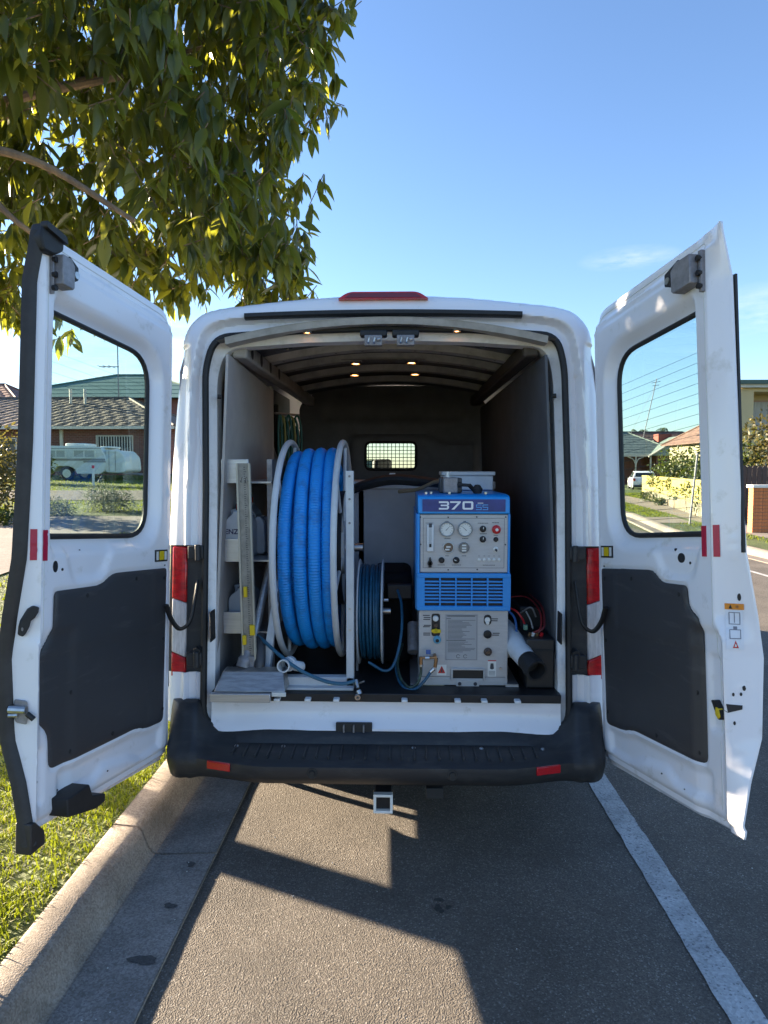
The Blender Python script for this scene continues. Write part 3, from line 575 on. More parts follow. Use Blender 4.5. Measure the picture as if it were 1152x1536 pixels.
MB().box((-0.30, 1.22, 2.380), (0.22, 1.32, 2.386)).build("lamp_bar", GREYM, van, van=True)
# bulkhead with a meshed window
us = np.linspace(-0.80, 0.80, 65); hs = np.linspace(0.66, 2.42, 73); X, Z = np.meshgrid(us, hs, indexing='ij')
BO = arc_poly([(-0.80, 0.66), (-0.80, 2.25), (-0.6, 2.41), (0.6, 2.41), (0.80, 2.25), (0.80, 0.66)], [0, 0.05, 0.05, 0.05, 0.05, 0], 4)
BW = arc_poly([(-0.235, 1.70), (-0.235, 1.935), (0.198, 1.935), (0.198, 1.70)], 0.05, 5)
D = np.maximum(sdf(BO, X, Z), -sdf(BW, X, Z)); Vv, Ff, Bb = sheet(D, us, hs)
pan1 = arc_poly([(-0.36, 1.55), (-0.36, 1.99), (0.33, 1.99), (0.42, 1.93), (0.70, 1.93), (0.70, 1.55)], 0.04, 4); pan2 = arc_poly([(-0.60, 2.12), (-0.55, 2.28), (0.55, 2.28), (0.60, 2.12)], 0.03, 4)
p1 = sdf(pan1, Vv[:, 0], Vv[:, 1]); p2 = sdf(pan2, Vv[:, 0], Vv[:, 1]); dw = sdf(BW, Vv[:, 0], Vv[:, 1])
yy = 2.80 - 0.03 * sst(0.01, -0.02, p1) + 0.02 * sst(0.01, -0.02, p2) + 0.012 * sst(0.03, 0.0, dw)
bk = solid(Vv, Ff, Bb, yy, yy + 0.02, lambda x, z, y: (x, y, z)).build("bulkhead", BULK, van, van=True, angle=40)
MB().tube([(x, 2.785, z) for x, z in BW], 0.012, 8, closed=True).build("window_seal", RUBBER, bk, van=True)
MB().box((-0.25, 2.80, 1.69), (0.21, 2.804, 1.95)).build("window_pane", CLEAR, bk, van=True, smooth=False)
mb = MB()
for x in np.arange(-0.21, 0.19, 0.033): mb.box((x - 0.0028, 2.772, 1.70), (x + 0.0028, 2.778, 1.935))
for z in np.arange(1.715, 1.93, 0.030): mb.box((-0.235, 2.779, z - 0.0028), (0.198, 2.783, z + 0.0028))
tag(mb.build("window_mesh", RUBBER, bk, van=True, smooth=False), kind='stuff')
MB().box((-0.20, 3.35, 1.62), (-0.02, 3.47, 1.80)).build("headrest", BULK, van, van=True, bevel=0.03)

# ---- rear doors
WO_R = ([0, 0.02, 0.2, 0.34, 0.60, 0.74, 0.94, 1.33, 1.87, 2.02, 2.07], [0.012, 0.016, 0.055, 0.100, 0.116, 0.100, 0.066, 0.050, 0.044, 0.014, 0.010])
WIN = arc_poly([(0.160, 1.003), (0.152, 1.798), (0.757, 1.806), (0.754, 1.004)], [0.13, 0.14, 0.055, 0.012], 7)
WINL = arc_poly([(0.160, 1.003), (0.152, 1.792), (0.824, 1.802), (0.822, 1.004)], [0.13, 0.14, 0.060, 0.012], 7)
TRIMR = arc_poly([(0.052, 0.866), (0.445, 0.874), (0.50, 0.828), (0.660, 0.826), (0.668, 0.745), (0.726, 0.715), (0.724, 0.205), (0.275, 0.207), (0.20, 0.185), (0.066, 0.182)], [0.015, 0.04, 0.05, 0.02, 0.03, 0.03, 0.03, 0.05, 0.03, 0.03], 5)
TRIML = arc_poly([(0.060, 0.864), (0.455, 0.864), (0.525, 0.823), (0.792, 0.821), (0.796, 0.678), (0.850, 0.615), (0.843, 0.375), (0.800, 0.335), (0.792, 0.205), (0.275, 0.205), (0.20, 0.182), (0.072, 0.182)], [0.015, 0.04, 0.05, 0.02, 0.03, 0.02, 0.01, 0.03, 0.03, 0.05, 0.03, 0.03], 5)
DOUT = arc_poly([(0.0, 0.0), (0.0, 2.030), (0.893, 2.056), (0.893, 0.018)], [0.06, 0.115, 0.008, 0.012], 8)
FRAME = {1: (0.966, -0.027, 0.109, 0.009, 1.784), -1: (0.970, -0.037, 0.092, -0.001, 1.758)}
def door_map(sgn):
    xh, y0, th, phi, al = FRAME[sgn]
    a = Vector((-sgn * math.sin(phi), math.sin(th), 0)); a.z = math.sqrt(1 - a.length_squared)
    d0 = Vector((-sgn, 0, 0)); d0 = (d0 - a * a.dot(d0)).normalized(); n0 = a.cross(d0)
    if n0.y > 0: n0 = -n0
    d = math.cos(al) * d0 + math.sin(al) * n0; nn = math.cos(al) * n0 - math.sin(al) * d0; o = Vector((sgn * xh, y0, 0.4))
    return lambda u, h, w=0.0: tuple(o + a * h + d * u + nn * w)
def build_door(sgn):
    m = door_map(sgn); TR = TRIMR if sgn > 0 else TRIML; WN = WIN if sgn > 0 else WINL; wt_ = 0.757 if sgn > 0 else 0.824
    us = np.linspace(-0.01, 0.905, 123); hs = np.linspace(-0.012, 2.07, 209); U, Hg = np.meshgrid(us, hs, indexing='ij')
    D = np.maximum(sdf(DOUT, U, Hg), -sdf(WN, U, Hg)); Vv, Ff, Bb = sheet(D, us, hs); u, h = Vv[:, 0], Vv[:, 1]
    wo_ = np.interp(h, WO_R[0], WO_R[1])
    if sgn > 0: uc = 0.800 + 0.045 * sst(0.74, 0.64, h)
    else: uc = 0.858 + 0.010 * sst(0.70, 0.62, h)
    dwin = sdf(WN, u, h); dtr = sdf(TR, u, h); dE = -sdf(DOUT, u, h)
    tr = np.clip((u - uc) / (0.893 - uc), 0, 1); tr = np.where(tr < 0.12, tr * tr / 0.24, tr - 0.06) / 0.94
    w = 0.002 + tr * (wo_ - 0.014)
    inn = sst(0.0, 0.03, uc - u)
    w += 0.038 * (1 - sst(0.004, 0.068, dwin)) * sst(wt_ - 0.001, wt_ - 0.042, u)          # window reveal
    w += 0.007 * (1 - sst(0.0, 0.010, dtr)) * inn                                          # trim ledge
    R1 = arc_poly([(0.43, 0.985), (0.52, 0.845), (0.70, 0.838), (0.745, 0.985)], 0.05, 4)
    w += 0.013 * sst(0.012, -0.03, sdf(R1, u, h)) * inn
    R2 = arc_poly([(0.075, 0.165), (0.20, 0.172), (0.28, 0.19), (0.75, 0.19), (0.75, 0.085), (0.56, 0.085), (0.50, 0.12), (0.34, 0.10), (0.24, 0.065), (0.09, 0.07)], 0.02, 4)
    w += 0.017 * sst(0.012, -0.025, sdf(R2, u, h)) * inn
    # step in the lock face
    w += 0.016 * sst(0.70, 0.66, h) * sst(0.66, 0.72, u) * inn * (1 if sgn > 0 else 0.6)
    R3 = arc_poly([(0.745, 0.33), (0.745, 0.60), (0.822, 0.60), (0.822, 0.33)], 0.025, 4) if sgn > 0 else arc_poly([(0.815, 0.10), (0.815, 0.30), (0.862, 0.30), (0.862, 0.10)], 0.02, 4)
    w += 0.010 * sst(0.004, -0.018, sdf(R3, u, h))
    # top double flange, bottom flange, hinge edge
    top = (2.030 + 0.029 * u) - h; side_in = sst(0.0, 0.02, 0.893 - u)
    w += 0.012 * sst(0.060, 0.050, top) * side_in * sst(0.9, 0.82, u) + 0.006 * sst(0.10, 0.085, top) * sst(0.80, 0.74, u)
    w += 0.013 * sst(0.062, 0.052, h) + 0.012 * sst(0.024, 0.016, h)
    w += 0.020 * sst(0.020, 0.0, u) + 0.006 * sst(0.045, 0.035, u)
    w += 0.004 * sst(0.016, 0.0, dE)
    for hb in (1.20, 1.37, 1.55, 1.74, 0.98): w -= 0.006 * np.exp(-((u - 0.052) / 0.008) ** 2 - ((h - hb) / 0.026) ** 4)
    for hb in (0.26, 0.30, 0.50, 0.93, 0.955, 0.99): w -= 0.0025 * np.exp(-((u - 0.868) / 0.012) ** 2 - ((h - hb) / 0.010) ** 2)
    w += 0.0012 * np.sin(u * 9 + 1) * np.sin(h * 6.3)
    wout = np.maximum(np.maximum(0.048 + (wo_ - 0.048) * sst(0.3, 0.9, u), w + 0.008), 0)
    dr = solid(Vv, Ff, Bb, w, wout, m).build("rear_door", WHITE, van, van=True, angle=38,
                                              label="kerb side rear door, black rubber along its free edge" if sgn < 0 else "road side rear door with warning sticker on its lock face")
    P = lambda poly, w0, w1: MB().prism(poly, w0, w1, m)
    # window
    g0 = arc_poly([(0.148, 0.993), (0.140, 1.81), (wt_ + 0.026, 1.816), (wt_ + 0.026, 0.992)], [0.12, 0.13, 0.055, 0.012], 7)
    P(g0, 0.0435, 0.0465).build("window", GLASS, dr, van=True, smooth=False)
    ins = [(0.472 + (x - 0.455) * 0.985, 1.40 + (y - 1.40) * 0.988) for x, y in WN]
    MB().tube([m(x, y, 0.037) for x, y in ins], 0.0105, 8, closed=True).build("window_seal", RUBBER, dr, van=True)
    mb = MB()
    for k in (range(17) if sgn > 0 else range(13, 17)):
        z = 1.07 + k * 0.037
        mb.tube([m(0.165, z, 0.0425), m(wt_ + 0.018, z, 0.0425)], 0.0007 if sgn > 0 else 0.0004, 4)
    tag(mb.build("heater_lines", mat("heater_line", (0.02, 0.05, 0.06), 0.6), dr, van=True, smooth=False), kind='stuff')
    # outer black glass margin seen along the free edge
    if sgn > 0:
        P([(0.885, 0.945), (0.885, 1.875), (0.897, 1.875), (0.897, 0.945)], 0.050, 0.058).build("glass_margin", RUBBER, dr, van=True, smooth=False)
    # inner trim: raised panel with a soft rim
    uu = np.linspace(0.04, 0.86, 75); hh = np.linspace(0.17, 0.89, 66); A, B_ = np.meshgrid(uu, hh, indexing='ij'); v2, f2, b2 = sheet(sdf(TR, A, B_) + 0.002, uu, hh)
    dd = -sdf(TR, v2[:, 0], v2[:, 1]); ws = np.array([w[np.argmin((u - a_) ** 2 + (h - b_) ** 2)] for a_, b_ in v2])
    wt = ws - 0.0140 + 0.006 * sst(0.014, 0.0, dd) + 0.004 * sst(0.10, 0.16, v2[:, 0]) * sst(0.62, 0.58, v2[:, 1]) + 0.003 * sst(0.16, 0.20, v2[:, 0])
    solid(v2, f2, b2, wt, wt + 0.014, m).build("inner_trim", TRIM, dr, van=True, angle=50)
    # seam sealer bead and trim fasteners
    wnear = lambda uu_, hh_: float(w[np.argmin((u - uu_) ** 2 + (h - hh_) ** 2)])
    bt_ = 0.80 if sgn > 0 else 0.848
    bead = arc_poly([(0.016, 0.030), (0.016, 2.000), (bt_, 2.022), (bt_, 0.042)], [0.05, 0.10, 0.02, 0.02], 6); bb_ = []
    for (a0, b0), (a1, b1) in zip(bead[:-1], bead[1:]):
        n2 = max(1, int(math.hypot(a1 - a0, b1 - b0) / 0.03)); bb_ += [(a0 + (a1 - a0) * i / n2, b0 + (b1 - b0) * i / n2) for i in range(n2)]
    MB().tube([m(a_, b_, wnear(a_, b_) + 0.0006) for a_, b_ in bb_], 0.0024, 6).build("seam_sealer", mat("seam_sealer", (0.66, 0.65, 0.62), 0.6), dr, van=True)
    vi = 0
    for a_, b_ in ((0.09, 0.82), (0.30, 0.83), (0.09, 0.55), (0.09, 0.24), (0.45, 0.235), (0.69, 0.24), (0.69, 0.45), (0.62, 0.79)):
        i_ = np.argmin((v2[:, 0] - a_) ** 2 + (v2[:, 1] - b_) ** 2); c0 = m(a_, b_, float(wt[i_])); c1 = m(a_, b_, float(wt[i_]) - 1); ax_ = Vector(c1) - Vector(c0)
        MB().lathe([(0.0085, 0.0), (0.0085, 0.0012), (0.006, 0.0022), (0.0, 0.0022)], c0, ax_, 12).build("trim_clip", RUBBER, dr, van=True)
    # stickers, tapes, holes
    def plate(nm, poly, mm, w0=-0.0005, th_=0.0015, **k): return P(poly, w0 - th_, w0 + 0.004).build(nm, mm, dr, van=True, smooth=False, **k)
    rect = lambda u0, h0, u1, h1: [(u0, h0), (u1, h0), (u1, h1), (u0, h1)]
    q = 0.055 if sgn > 0 else 0.058; hq = 0.913 if sgn > 0 else 0.893
    plate("marker_surround", rect(q, hq, q + 0.10, hq + 0.052), BLK); plate("marker_frame", rect(q + 0.008, hq + 0.007, q + 0.092, hq + 0.045), CREAM, -0.002)
    plate("marker_backing", rect(q + 0.030, hq + 0.003, q + 0.076, hq + 0.050), BLK, -0.0035); plate("yellow_reflector", rect(q + 0.034, hq + 0.007, q + 0.072, hq + 0.046), YEL, -0.005, bevel=0.001)
    ell = lambda cu, ch, ru, rh: [(cu + ru * math.cos(t), ch + rh * math.sin(t)) for t in np.linspace(0, 2 * math.pi, 17)[:-1]]
    wsurf = lambda uu_, hh_: float(w[np.argmin((u - uu_) ** 2 + (h - hh_) ** 2)])
    def hole(cu, ch, ru, rh, mm=BLK): P(ell(cu, ch, ru, rh), wsurf(cu, ch) - 0.002, wsurf(cu, ch) + 0.004).build("access_hole", mm, dr, van=True, smooth=False)
    if sgn > 0:
        for c in ((0.617, 0.922, 0.021, 0.018), (0.575, 0.952, 0.005, 0.005), (0.668, 0.905, 0.005, 0.005)): hole(*c)
    else:
        for c in ((0.793, 0.905, 0.012, 0.020), (0.633, 0.955, 0.005, 0.005), (0.757, 0.893, 0.005, 0.005), (0.846, 0.185, 0.004, 0.006), (0.74, 0.12, 0.004, 0.004)): hole(*c)
    hole(0.045, 0.062, 0.006, 0.006); hole(0.48, 0.10, 0.004, 0.003); hole(0.61, 0.085, 0.004, 0.003); hole(0.075, 0.875, 0.003, 0.003)
    # fittings on the slanted lock face are measured by how far across it they read, then dropped onto the pressed surface
    def lf(app, h_, out=0.0):
        k = np.abs(h - h_) < 0.0062; uu_, ww_ = u[k], w[k]; o_ = np.argsort(uu_); uu_, ww_ = uu_[o_], ww_[o_]; A_ = uu_ + 1.3 * ww_
        q_ = uu_ > 0.70; uu_, ww_, A_ = uu_[q_], ww_[q_], np.maximum.accumulate(A_[q_]) + np.arange(q_.sum()) * 1e-7
        return m(float(np.interp(app, A_, uu_)) + 0.6 * out, h_, float(np.interp(app, A_, ww_)) - 0.8 * out)
    def lplate(nm, poly, mm, o1=0.0025, **k):
        n_ = len(poly); return MB().add([lf(t, h_, -0.004) for t, h_ in poly] + [lf(t, h_, o1) for t, h_ in poly], [tuple(range(n_)), tuple(range(2 * n_ - 1, n_ - 1, -1))] + [(i, (i + 1) % n_, n_ + (i + 1) % n_, n_ + i) for i in range(n_)]).build(nm, mm, dr, van=True, smooth=False, **k)
    def lstrip(nm, a0, h0, a1, h1, mm, o1=0.0025, nu=7, nh=9):
        return MB().loft([[lf(a0 + (a1 - a0) * i / nu, h0 + (h1 - h0) * j / nh, o1) for i in range(nu + 1)] for j in range(nh + 1)]).build(nm, mm, dr, van=True, smooth=False, fixn=False)
    lell = lambda ct, ch, rt, rh: [(ct + rt * math.cos(t), ch + rh * math.sin(t)) for t in np.linspace(0, 2 * math.pi, 15)[:-1]]
    lrect = lambda t0, h0, t1, h1: [(t0, h0), (t1, h0), (t1, h1), (t0, h1)]
    if sgn > 0: lstrip("reflective_tape", 0.815, 0.930, 0.849, 1.038, REDTAPE); plate("reflective_tape", rect(0.757, 0.930, 0.778, 1.036), REDTAPE, -0.001)
    else: lstrip("reflective_tape", 0.886, 0.930, 0.921, 1.034, REDTAPE); lstrip("reflective_tape", 0.834, 0.927, 0.857, 1.031, REDTAPE)
    if sgn > 0:
        lplate("access_hole", lell(0.935, 0.797, 0.009, 0.0125), BLK, 0.0015)
        lstrip("sticker_sheet", 0.866, 0.625, 0.952, 0.752, mat("white_sticker", (0.80, 0.80, 0.83), 0.5)); lstrip("sticker_band", 0.863, 0.755, 0.957, 0.775, ORANGE)
        for (t0, h0, t1, h1) in ((0.884, 0.706, 0.936, 0.7085), (0.884, 0.744, 0.936, 0.7465), (0.882, 0.706, 0.8855, 0.7465), (0.934, 0.706, 0.9375, 0.7465), (0.908, 0.712, 0.911, 0.746), (0.886, 0.660, 0.938, 0.6625), (0.884, 0.660, 0.8875, 0.690), (0.936, 0.660, 0.9395, 0.690), (0.886, 0.688, 0.938, 0.6905), (0.903, 0.690, 0.921, 0.700)):
            lplate("printed_line", lrect(t0, h0, t1, h1), mat("grey_ink", (0.22, 0.22, 0.25), 0.6), 0.0035)
        lplate("printed_triangle", [(0.898, 0.630), (0.928, 0.630), (0.913, 0.655)], REDREF, 0.0038); lplate("triangle_centre", [(0.908, 0.635), (0.918, 0.635), (0.913, 0.645)], CREAM, 0.0048)
        lplate("printed_triangle", [(0.884, 0.758), (0.900, 0.758), (0.892, 0.771)], BLK, 0.0045); lplate("printed_circle", lell(0.925, 0.7645, 0.007, 0.005), mat("brown_print", (0.35, 0.14, 0.03), 0.5), 0.0045)
        for c in ((0.946, 0.500, 0.0085, 0.0085), (0.893, 0.478, 0.006, 0.006), (0.930, 0.480, 0.006, 0.006), (0.895, 0.385, 0.006, 0.0065)): lplate("access_hole", lell(*c), BLK, 0.0015)
        lplate("lock_slot", [(0.842, 0.446), (0.858, 0.446), (0.936, 0.444), (0.934, 0.431), (0.866, 0.418), (0.848, 0.424)], BLK, 0.003)
        P(arc_poly([(0.772, 0.442), (0.792, 0.446), (0.824, 0.402), (0.820, 0.385), (0.804, 0.385)], 0.006, 3), 0.006, 0.026).build("release_slot", BLK, dr, van=True, smooth=False)
        P(arc_poly([(0.797, 0.425), (0.811, 0.422), (0.820, 0.396), (0.808, 0.386), (0.794, 0.400)], 0.004, 3), 0.003, 0.022).build("release_lever", YEL, dr, van=True, bevel=0.002)
    else:
        ed = []
        for h_ in list(np.linspace(0.0, 2.03, 62)):
            wo2 = float(np.interp(h_, WO_R[0], WO_R[1])); ed.append([m(0.886, h_, wo2 - 0.030), m(0.902, h_, wo2 - 0.026), m(0.912, h_, wo2 - 0.012), m(0.915, h_, wo2 + 0.006), m(0.902, h_, wo2 + 0.014), m(0.886, h_, wo2 + 0.006)])
        MB().loft(ed, closed_ring=True, caps=True).build("edge_rubber", BROWNRUB, dr, van=True, angle=50)
        P(arc_poly([(0.80, 2.000), (0.80, 2.046), (0.90, 2.062), (0.915, 2.01), (0.90, 1.965), (0.845, 1.968)], 0.012, 3), -0.022, 0.03).build("rubber_bumper", RUBBER, dr, van=True, bevel=0.008)
        P(arc_poly([(0.795, 2.022), (0.805, 2.050), (0.905, 2.064), (0.905, 2.04)], 0.008, 3), -0.036, -0.010).build("rubber_bumper", RUBBER, dr, van=True, bevel=0.008)
        lplate("pull_handle", [(0.975, 0.682), (0.972, 0.709), (0.964, 0.730), (0.930, 0.768), (0.902, 0.779), (0.876, 0.774), (0.880, 0.757), (0.896, 0.739), (0.916, 0.728), (0.923, 0.709), (0.940, 0.687), (0.955, 0.676)], RUBBER, 0.020, bevel=0.004)
        lplate("handle_screw", lell(0.960, 0.702, 0.005, 0.006), GREYM, 0.023)
        lplate("lock_plate", arc_poly([(0.985, 0.470), (0.925, 0.464), (0.918, 0.437), (0.920, 0.410), (0.925, 0.386), (0.978, 0.394), (0.992, 0.425)], 0.008, 3), GREYM, 0.010, bevel=0.003)
        a0 = Vector(lf(0.935, 0.436, 0.016)); a1 = Vector(lf(1.035, 0.440, 0.024)); MB().tube([a0, a0 * 0.6 + a1 * 0.4, a1], 0.013, 10).build("lock_bolt", CHROME, dr, van=True)
        a0 = Vector(lf(1.035, 0.420, 0.020)); a1 = Vector(lf(0.975, 0.420, 0.020)); MB().tube([a0, a1], 0.007, 8).build("lock_bolt", CHROME, dr, van=True)
        a0 = Vector(lf(0.930, 0.425, 0.020)); a1 = Vector(lf(0.895, 0.406, 0.018)); MB().tube([a0, a1], 0.009, 8).build("lock_tongue", RUBBER, dr, van=True)
        P(arc_poly([(0.775, 0.045), (0.78, 0.108), (0.66, 0.118), (0.640, 0.070), (0.565, 0.050), (0.565, 0.022), (0.62, 0.014)], 0.006, 3), -0.050, 0.03).build("lower_guide_block", RUBBER, dr, van=True, bevel=0.005)
        P(arc_poly([(0.840, -0.016), (0.845, 0.030), (0.890, 0.075), (0.910, 0.075), (0.910, -0.026)], 0.006, 3), -0.015, 0.045).build("corner_block", BROWNRUB, dr, van=True, bevel=0.004)
    # upper latch
    c = (0.742, 1.930) if sgn > 0 else (0.775, 1.925); kq = 1.0 if sgn > 0 else 0.56; P0 = P
    squeeze = lambda poly: [(c[0] + 0.07 + (a_ - c[0] - 0.07) * kq, b_) for a_, b_ in poly]
    P = lambda poly, w0, w1: P0(squeeze(poly), w0, w1); mq = lambda a_, b_, w_: m(c[0] + 0.07 + (a_ - c[0] - 0.07) * kq, b_, w_)
    uL = [(c[0] - 0.062, c[1] - 0.045), (c[0] - 0.062, c[1] + 0.030), (c[0] - 0.03, c[1] + 0.052), (c[0] + 0.05, c[1] + 0.052), (c[0] + 0.05, c[1] - 0.052), (c[0] - 0.05, c[1] - 0.055)]
    lt = P(uL, -0.045, 0.004).build("upper_latch", GREYM, dr, van=True, bevel=0.004)
    P([(c[0] + 0.052, c[1] - 0.085), (c[0] + 0.052, c[1] + 0.060), (c[0] + 0.070, c[1] + 0.060), (c[0] + 0.066, c[1] - 0.085)], -0.014, 0.004).build("latch_plate", GREYM, dr, van=True, bevel=0.002)
    for hb in (0.032, -0.020, -0.066):
        MB().cyl(mq(c[0] + 0.060, c[1] + hb, -0.024), mq(c[0] + 0.060, c[1] + hb, -0.01), 0.010, seg=10).build("latch_bolt", BLK, dr, van=True)
    P(arc_poly([(c[0] - 0.105, c[1] - 0.01), (c[0] - 0.105, c[1] + 0.035), (c[0] - 0.02, c[1] + 0.060), (c[0] - 0.02, c[1] + 0.035), (c[0] - 0.055, c[1] + 0.02), (c[0] - 0.075, c[1] - 0.02)], 0.005, 3), -0.040, -0.012).build("latch_hook", BLK, dr, van=True, bevel=0.003)
    MB().cyl(mq(c[0] - 0.085, c[1] + 0.005, -0.044), mq(c[0] - 0.085, c[1] + 0.005, -0.006), 0.013, seg=12).build("latch_pin", CHROME, dr, van=True)
    return dr
build_door(1); build_door(-1)

# ------------------------------------------------------------------ equipment in the load space (van frame coordinates)
FL = 0.686
# --- cleaning machine
mc = thing("carpet_cleaning_machine", "blue and grey carpet cleaning machine with gauges and a 370 badge on its hood", "cleaning machine", Vn(0.366, 0.14, FL))
YF = 0.140
fm = lambda a, b, w=0.0: (0.152 + a, YF - w, b)          # a across from the left edge, b height, w towards the camera
def MP(nm, poly, m, w0, w1, parent=mc, **k): return MB().prism(poly, w0, w1, fm).build(nm, m, parent, van=True, **k)
rc = lambda a0, b0, a1, b1: [(a0, b0), (a1, b0), (a1, b1), (a0, b1)]
WM = 0.422
MB().box((0.158, YF + 0.012, 0.70), (0.572, 0.80, 1.50)).build("cabinet", FACE, mc, bevel=0.006, van=True)
MB().add([fm(a, b, w) for a in (-0.002, WM + 0.004) for b, w in [(1.50, 0.012), (1.575, 0.004), (1.585, -0.012), (1.590, -0.10), (1.590, -0.66), (1.50, -0.66)]], [(0, 1, 2, 3, 4, 5), (11, 10, 9, 8, 7, 6)] + [(i, (i + 1) % 6, 6 + (i + 1) % 6, 6 + i) for i in range(6)]).build("hood", MBLUE, mc, van=True, bevel=0.006)
MP("side_flange", rc(-0.004, 1.215, 0.008, 1.50), MBLUE, -0.02, 0.008, bevel=0.002); MP("side_flange", rc(WM - 0.004, 1.215, WM + 0.006, 1.50), MBLUE, -0.02, 0.008, bevel=0.002)
for xx, nm in ((-0.010, "side_panel"), (WM + 0.002, "side_panel")): MB().box((0.152 + xx, YF + 0.02, 1.045), (0.152 + xx + 0.008, 0.80, 1.50)).build(nm, MBLUE, mc, van=True)
bd = MP("badge", rc(0.020, 1.511, WM - 0.018, 1.568), NAVY, 0.0, 0.0135, smooth=False)
bz = lambda x, y, d=0.0: fm(x, y, 0.0140 + d)
def strokes(parts, x0, y0, k, m, nm, d=0.0012):
    mb = MB()
    for poly in parts: mb.prism([(x0 + a * k, y0 + b * k) for a, b in poly], 0.0, d, bz)
    return mb.build(nm, m, bd, van=True, smooth=False)
LIT = mat("badge_white", (0.80, 0.80, 0.84), 0.35); LBL = mat("badge_light_blue", (0.10, 0.36, 0.75), 0.4)
k = 0.0385
strokes([[(0, .78), (1.05, .78), (1.22, .68), (1.22, .56), (1.08, .50), (1.22, .42), (1.22, .16), (1.05, 0), (0, 0), (0, .2), (.95, .2), (.98, .24), (.98, .36), (.94, .41), (.22, .41), (.22, .59), (.94, .59), (.98, .62), (.98, .74), (.96, .78)], [(0, 1.0), (1.05, 1.0), (1.22, .86), (1.22, .68), (1.05, .78), (0, .78)]], 0.096, 1.5205, k, LIT, "digit_three")
strokes([[(0, 1.0), (1.28, 1.0), (1.28, .84), (.50, 0), (.16, 0), (.92, .80), (0, .80)]], 0.148, 1.5205, k, LIT, "digit_seven")
o_out = arc_poly([(0, 0), (1.30, 0), (1.30, 1), (0, 1)], 0.22, 4); o_in = arc_poly([(0.26, 0.21), (1.04, 0.21), (1.04, 0.79), (0.26, 0.79)], 0.08, 4); n_ = len(o_out)
mb = MB(); pts = [bz(0.205 + a * k, 1.5205 + b * k, 0.0012) for a, b in o_out] + [bz(0.205 + a * k, 1.5205 + b * k, 0.0012) for a, b in o_in]
mb.add(pts, [(i, (i + 1) % n_, n_ + (i + 1) % n_, n_ + i) for i in range(n_)]); mb.build("digit_zero", LIT, bd, van=True, smooth=False)
for x in (0.268, 0.298):
    s_ = [rc(0, .86, 1.0, 1.0), rc(0, .5, .14, .86), rc(0, .43, 1.0, .57), rc(.86, .14, 1.0, .43), rc(0, 0, 1.0, .14)]
    strokes(s_, x, 1.5185, 0.0255, LBL, "letter_s")
strokes([rc(0, 0, 1, .12)], 0.275, 1.549, 0.026, LIT, "badge_line")
pnl = MP("control_panel", rc(0.010, 1.226, WM - 0.004, 1.496), FACE, -0.01, 0.0025, bevel=0.002)
def on(nm, poly, m, w0, w1, parent=pnl, **k): return MP(nm, poly, m, w0, w1, parent, **k)
for (a0, b0, a1, b1) in ((0.024, 1.246, 0.402, 1.2475), (0.024, 1.478, 0.402, 1.4795), (0.024, 1.246, 0.0255, 1.4795), (0.4005, 1.246, 0.402, 1.4795)): on("panel_border", rc(a0, b0, a1, b1), INK, 0.002, 0.0031, smooth=False)
PX = lambda px: (px - 627.0) * 0.00311
PZ = lambda py: 1.573 - (py - 745.0) * 0.003165
ZP = lambda zx, zy, s=270 / 1152.0: (PX(590 + zx * s), PZ(700 + zy * s))     # panel measured on an enlarged photograph, kept in metres
def dial(zx, zy, r, mface, mrim, nm="pressure_gauge", needle=None, depth=0.014):
    a, b = ZP(zx, zy); c = fm(a, b, 0.002)
    g = MB().lathe([(r, 0), (r, depth), (r * 0.93, depth + 0.003), (r * 0.86, depth)], c, (0, -1, 0), 28).build(nm, mrim, pnl, van=True)
    MB().lathe([(0, 0), (r * 0.87, 0)], fm(a, b, 0.002 + depth * 0.8), (0, -1, 0), 28).build("gauge_face", mface, g, van=True, smooth=False)
    if needle is not None:
        w = 0.002 + depth * 0.8 + 0.001
        for t in np.linspace(-0.75 * math.pi, 0.75 * math.pi, 11):
            p = lambda rr, q: fm(a + rr * r * math.sin(t) + q * math.cos(t), b + rr * r * math.cos(t) - q * math.sin(t), w)
            MB().add([p(.62, -.0006), p(.62, .0006), p(.80, .0006), p(.80, -.0006)], [(0, 1, 2, 3)]).build("tick", INK, g, van=True, smooth=False)
        t = needle; p = lambda rr, q: fm(a + rr * r * math.sin(t) + q * math.cos(t), b + rr * r * math.cos(t) - q * math.sin(t), w + 0.001)
        MB().add([p(-.25, -.0012), p(-.25, .0012), p(.62, .0004), p(.62, -.0004)], [(0, 1, 2, 3)]).build("needle", BLK, g, van=True, smooth=False)
    return g
dial(342, 387, 0.034, CREAM, CHROME, needle=0.75); dial(458, 387, 0.034, CREAM, CHROME, needle=-0.8)
g1 = dial(352, 503, 0.026, mat("brown_gauge_face", (0.16, 0.11, 0.08), 0.35, var=0.3), CREAM, "temperature_gauge", depth=0.010); g2 = dial(451, 503, 0.025, mat("grey_gauge_face", (0.22, 0.21, 0.20), 0.35), CHROME, "hour_meter", depth=0.010)
for zx, zy, p in ((352, 498, g1), (345, 515, g1), (452, 488, g2), (452, 506, g2), (452, 521, g2)):
    a, b = ZP(zx, zy); on("meter_window", rc(a - 0.010, b - 0.0035, a + 0.010, b + 0.0035), CREAM, 0.011, 0.0125, p, smooth=False)
a, b = ZP(236, 440); fmt = on("flow_meter", rc(a - 0.016, b - 0.065, a + 0.016, b + 0.060), mat("frosted_acrylic", (0.66, 0.68, 0.70), 0.25), 0.002, 0.018, bevel=0.003)
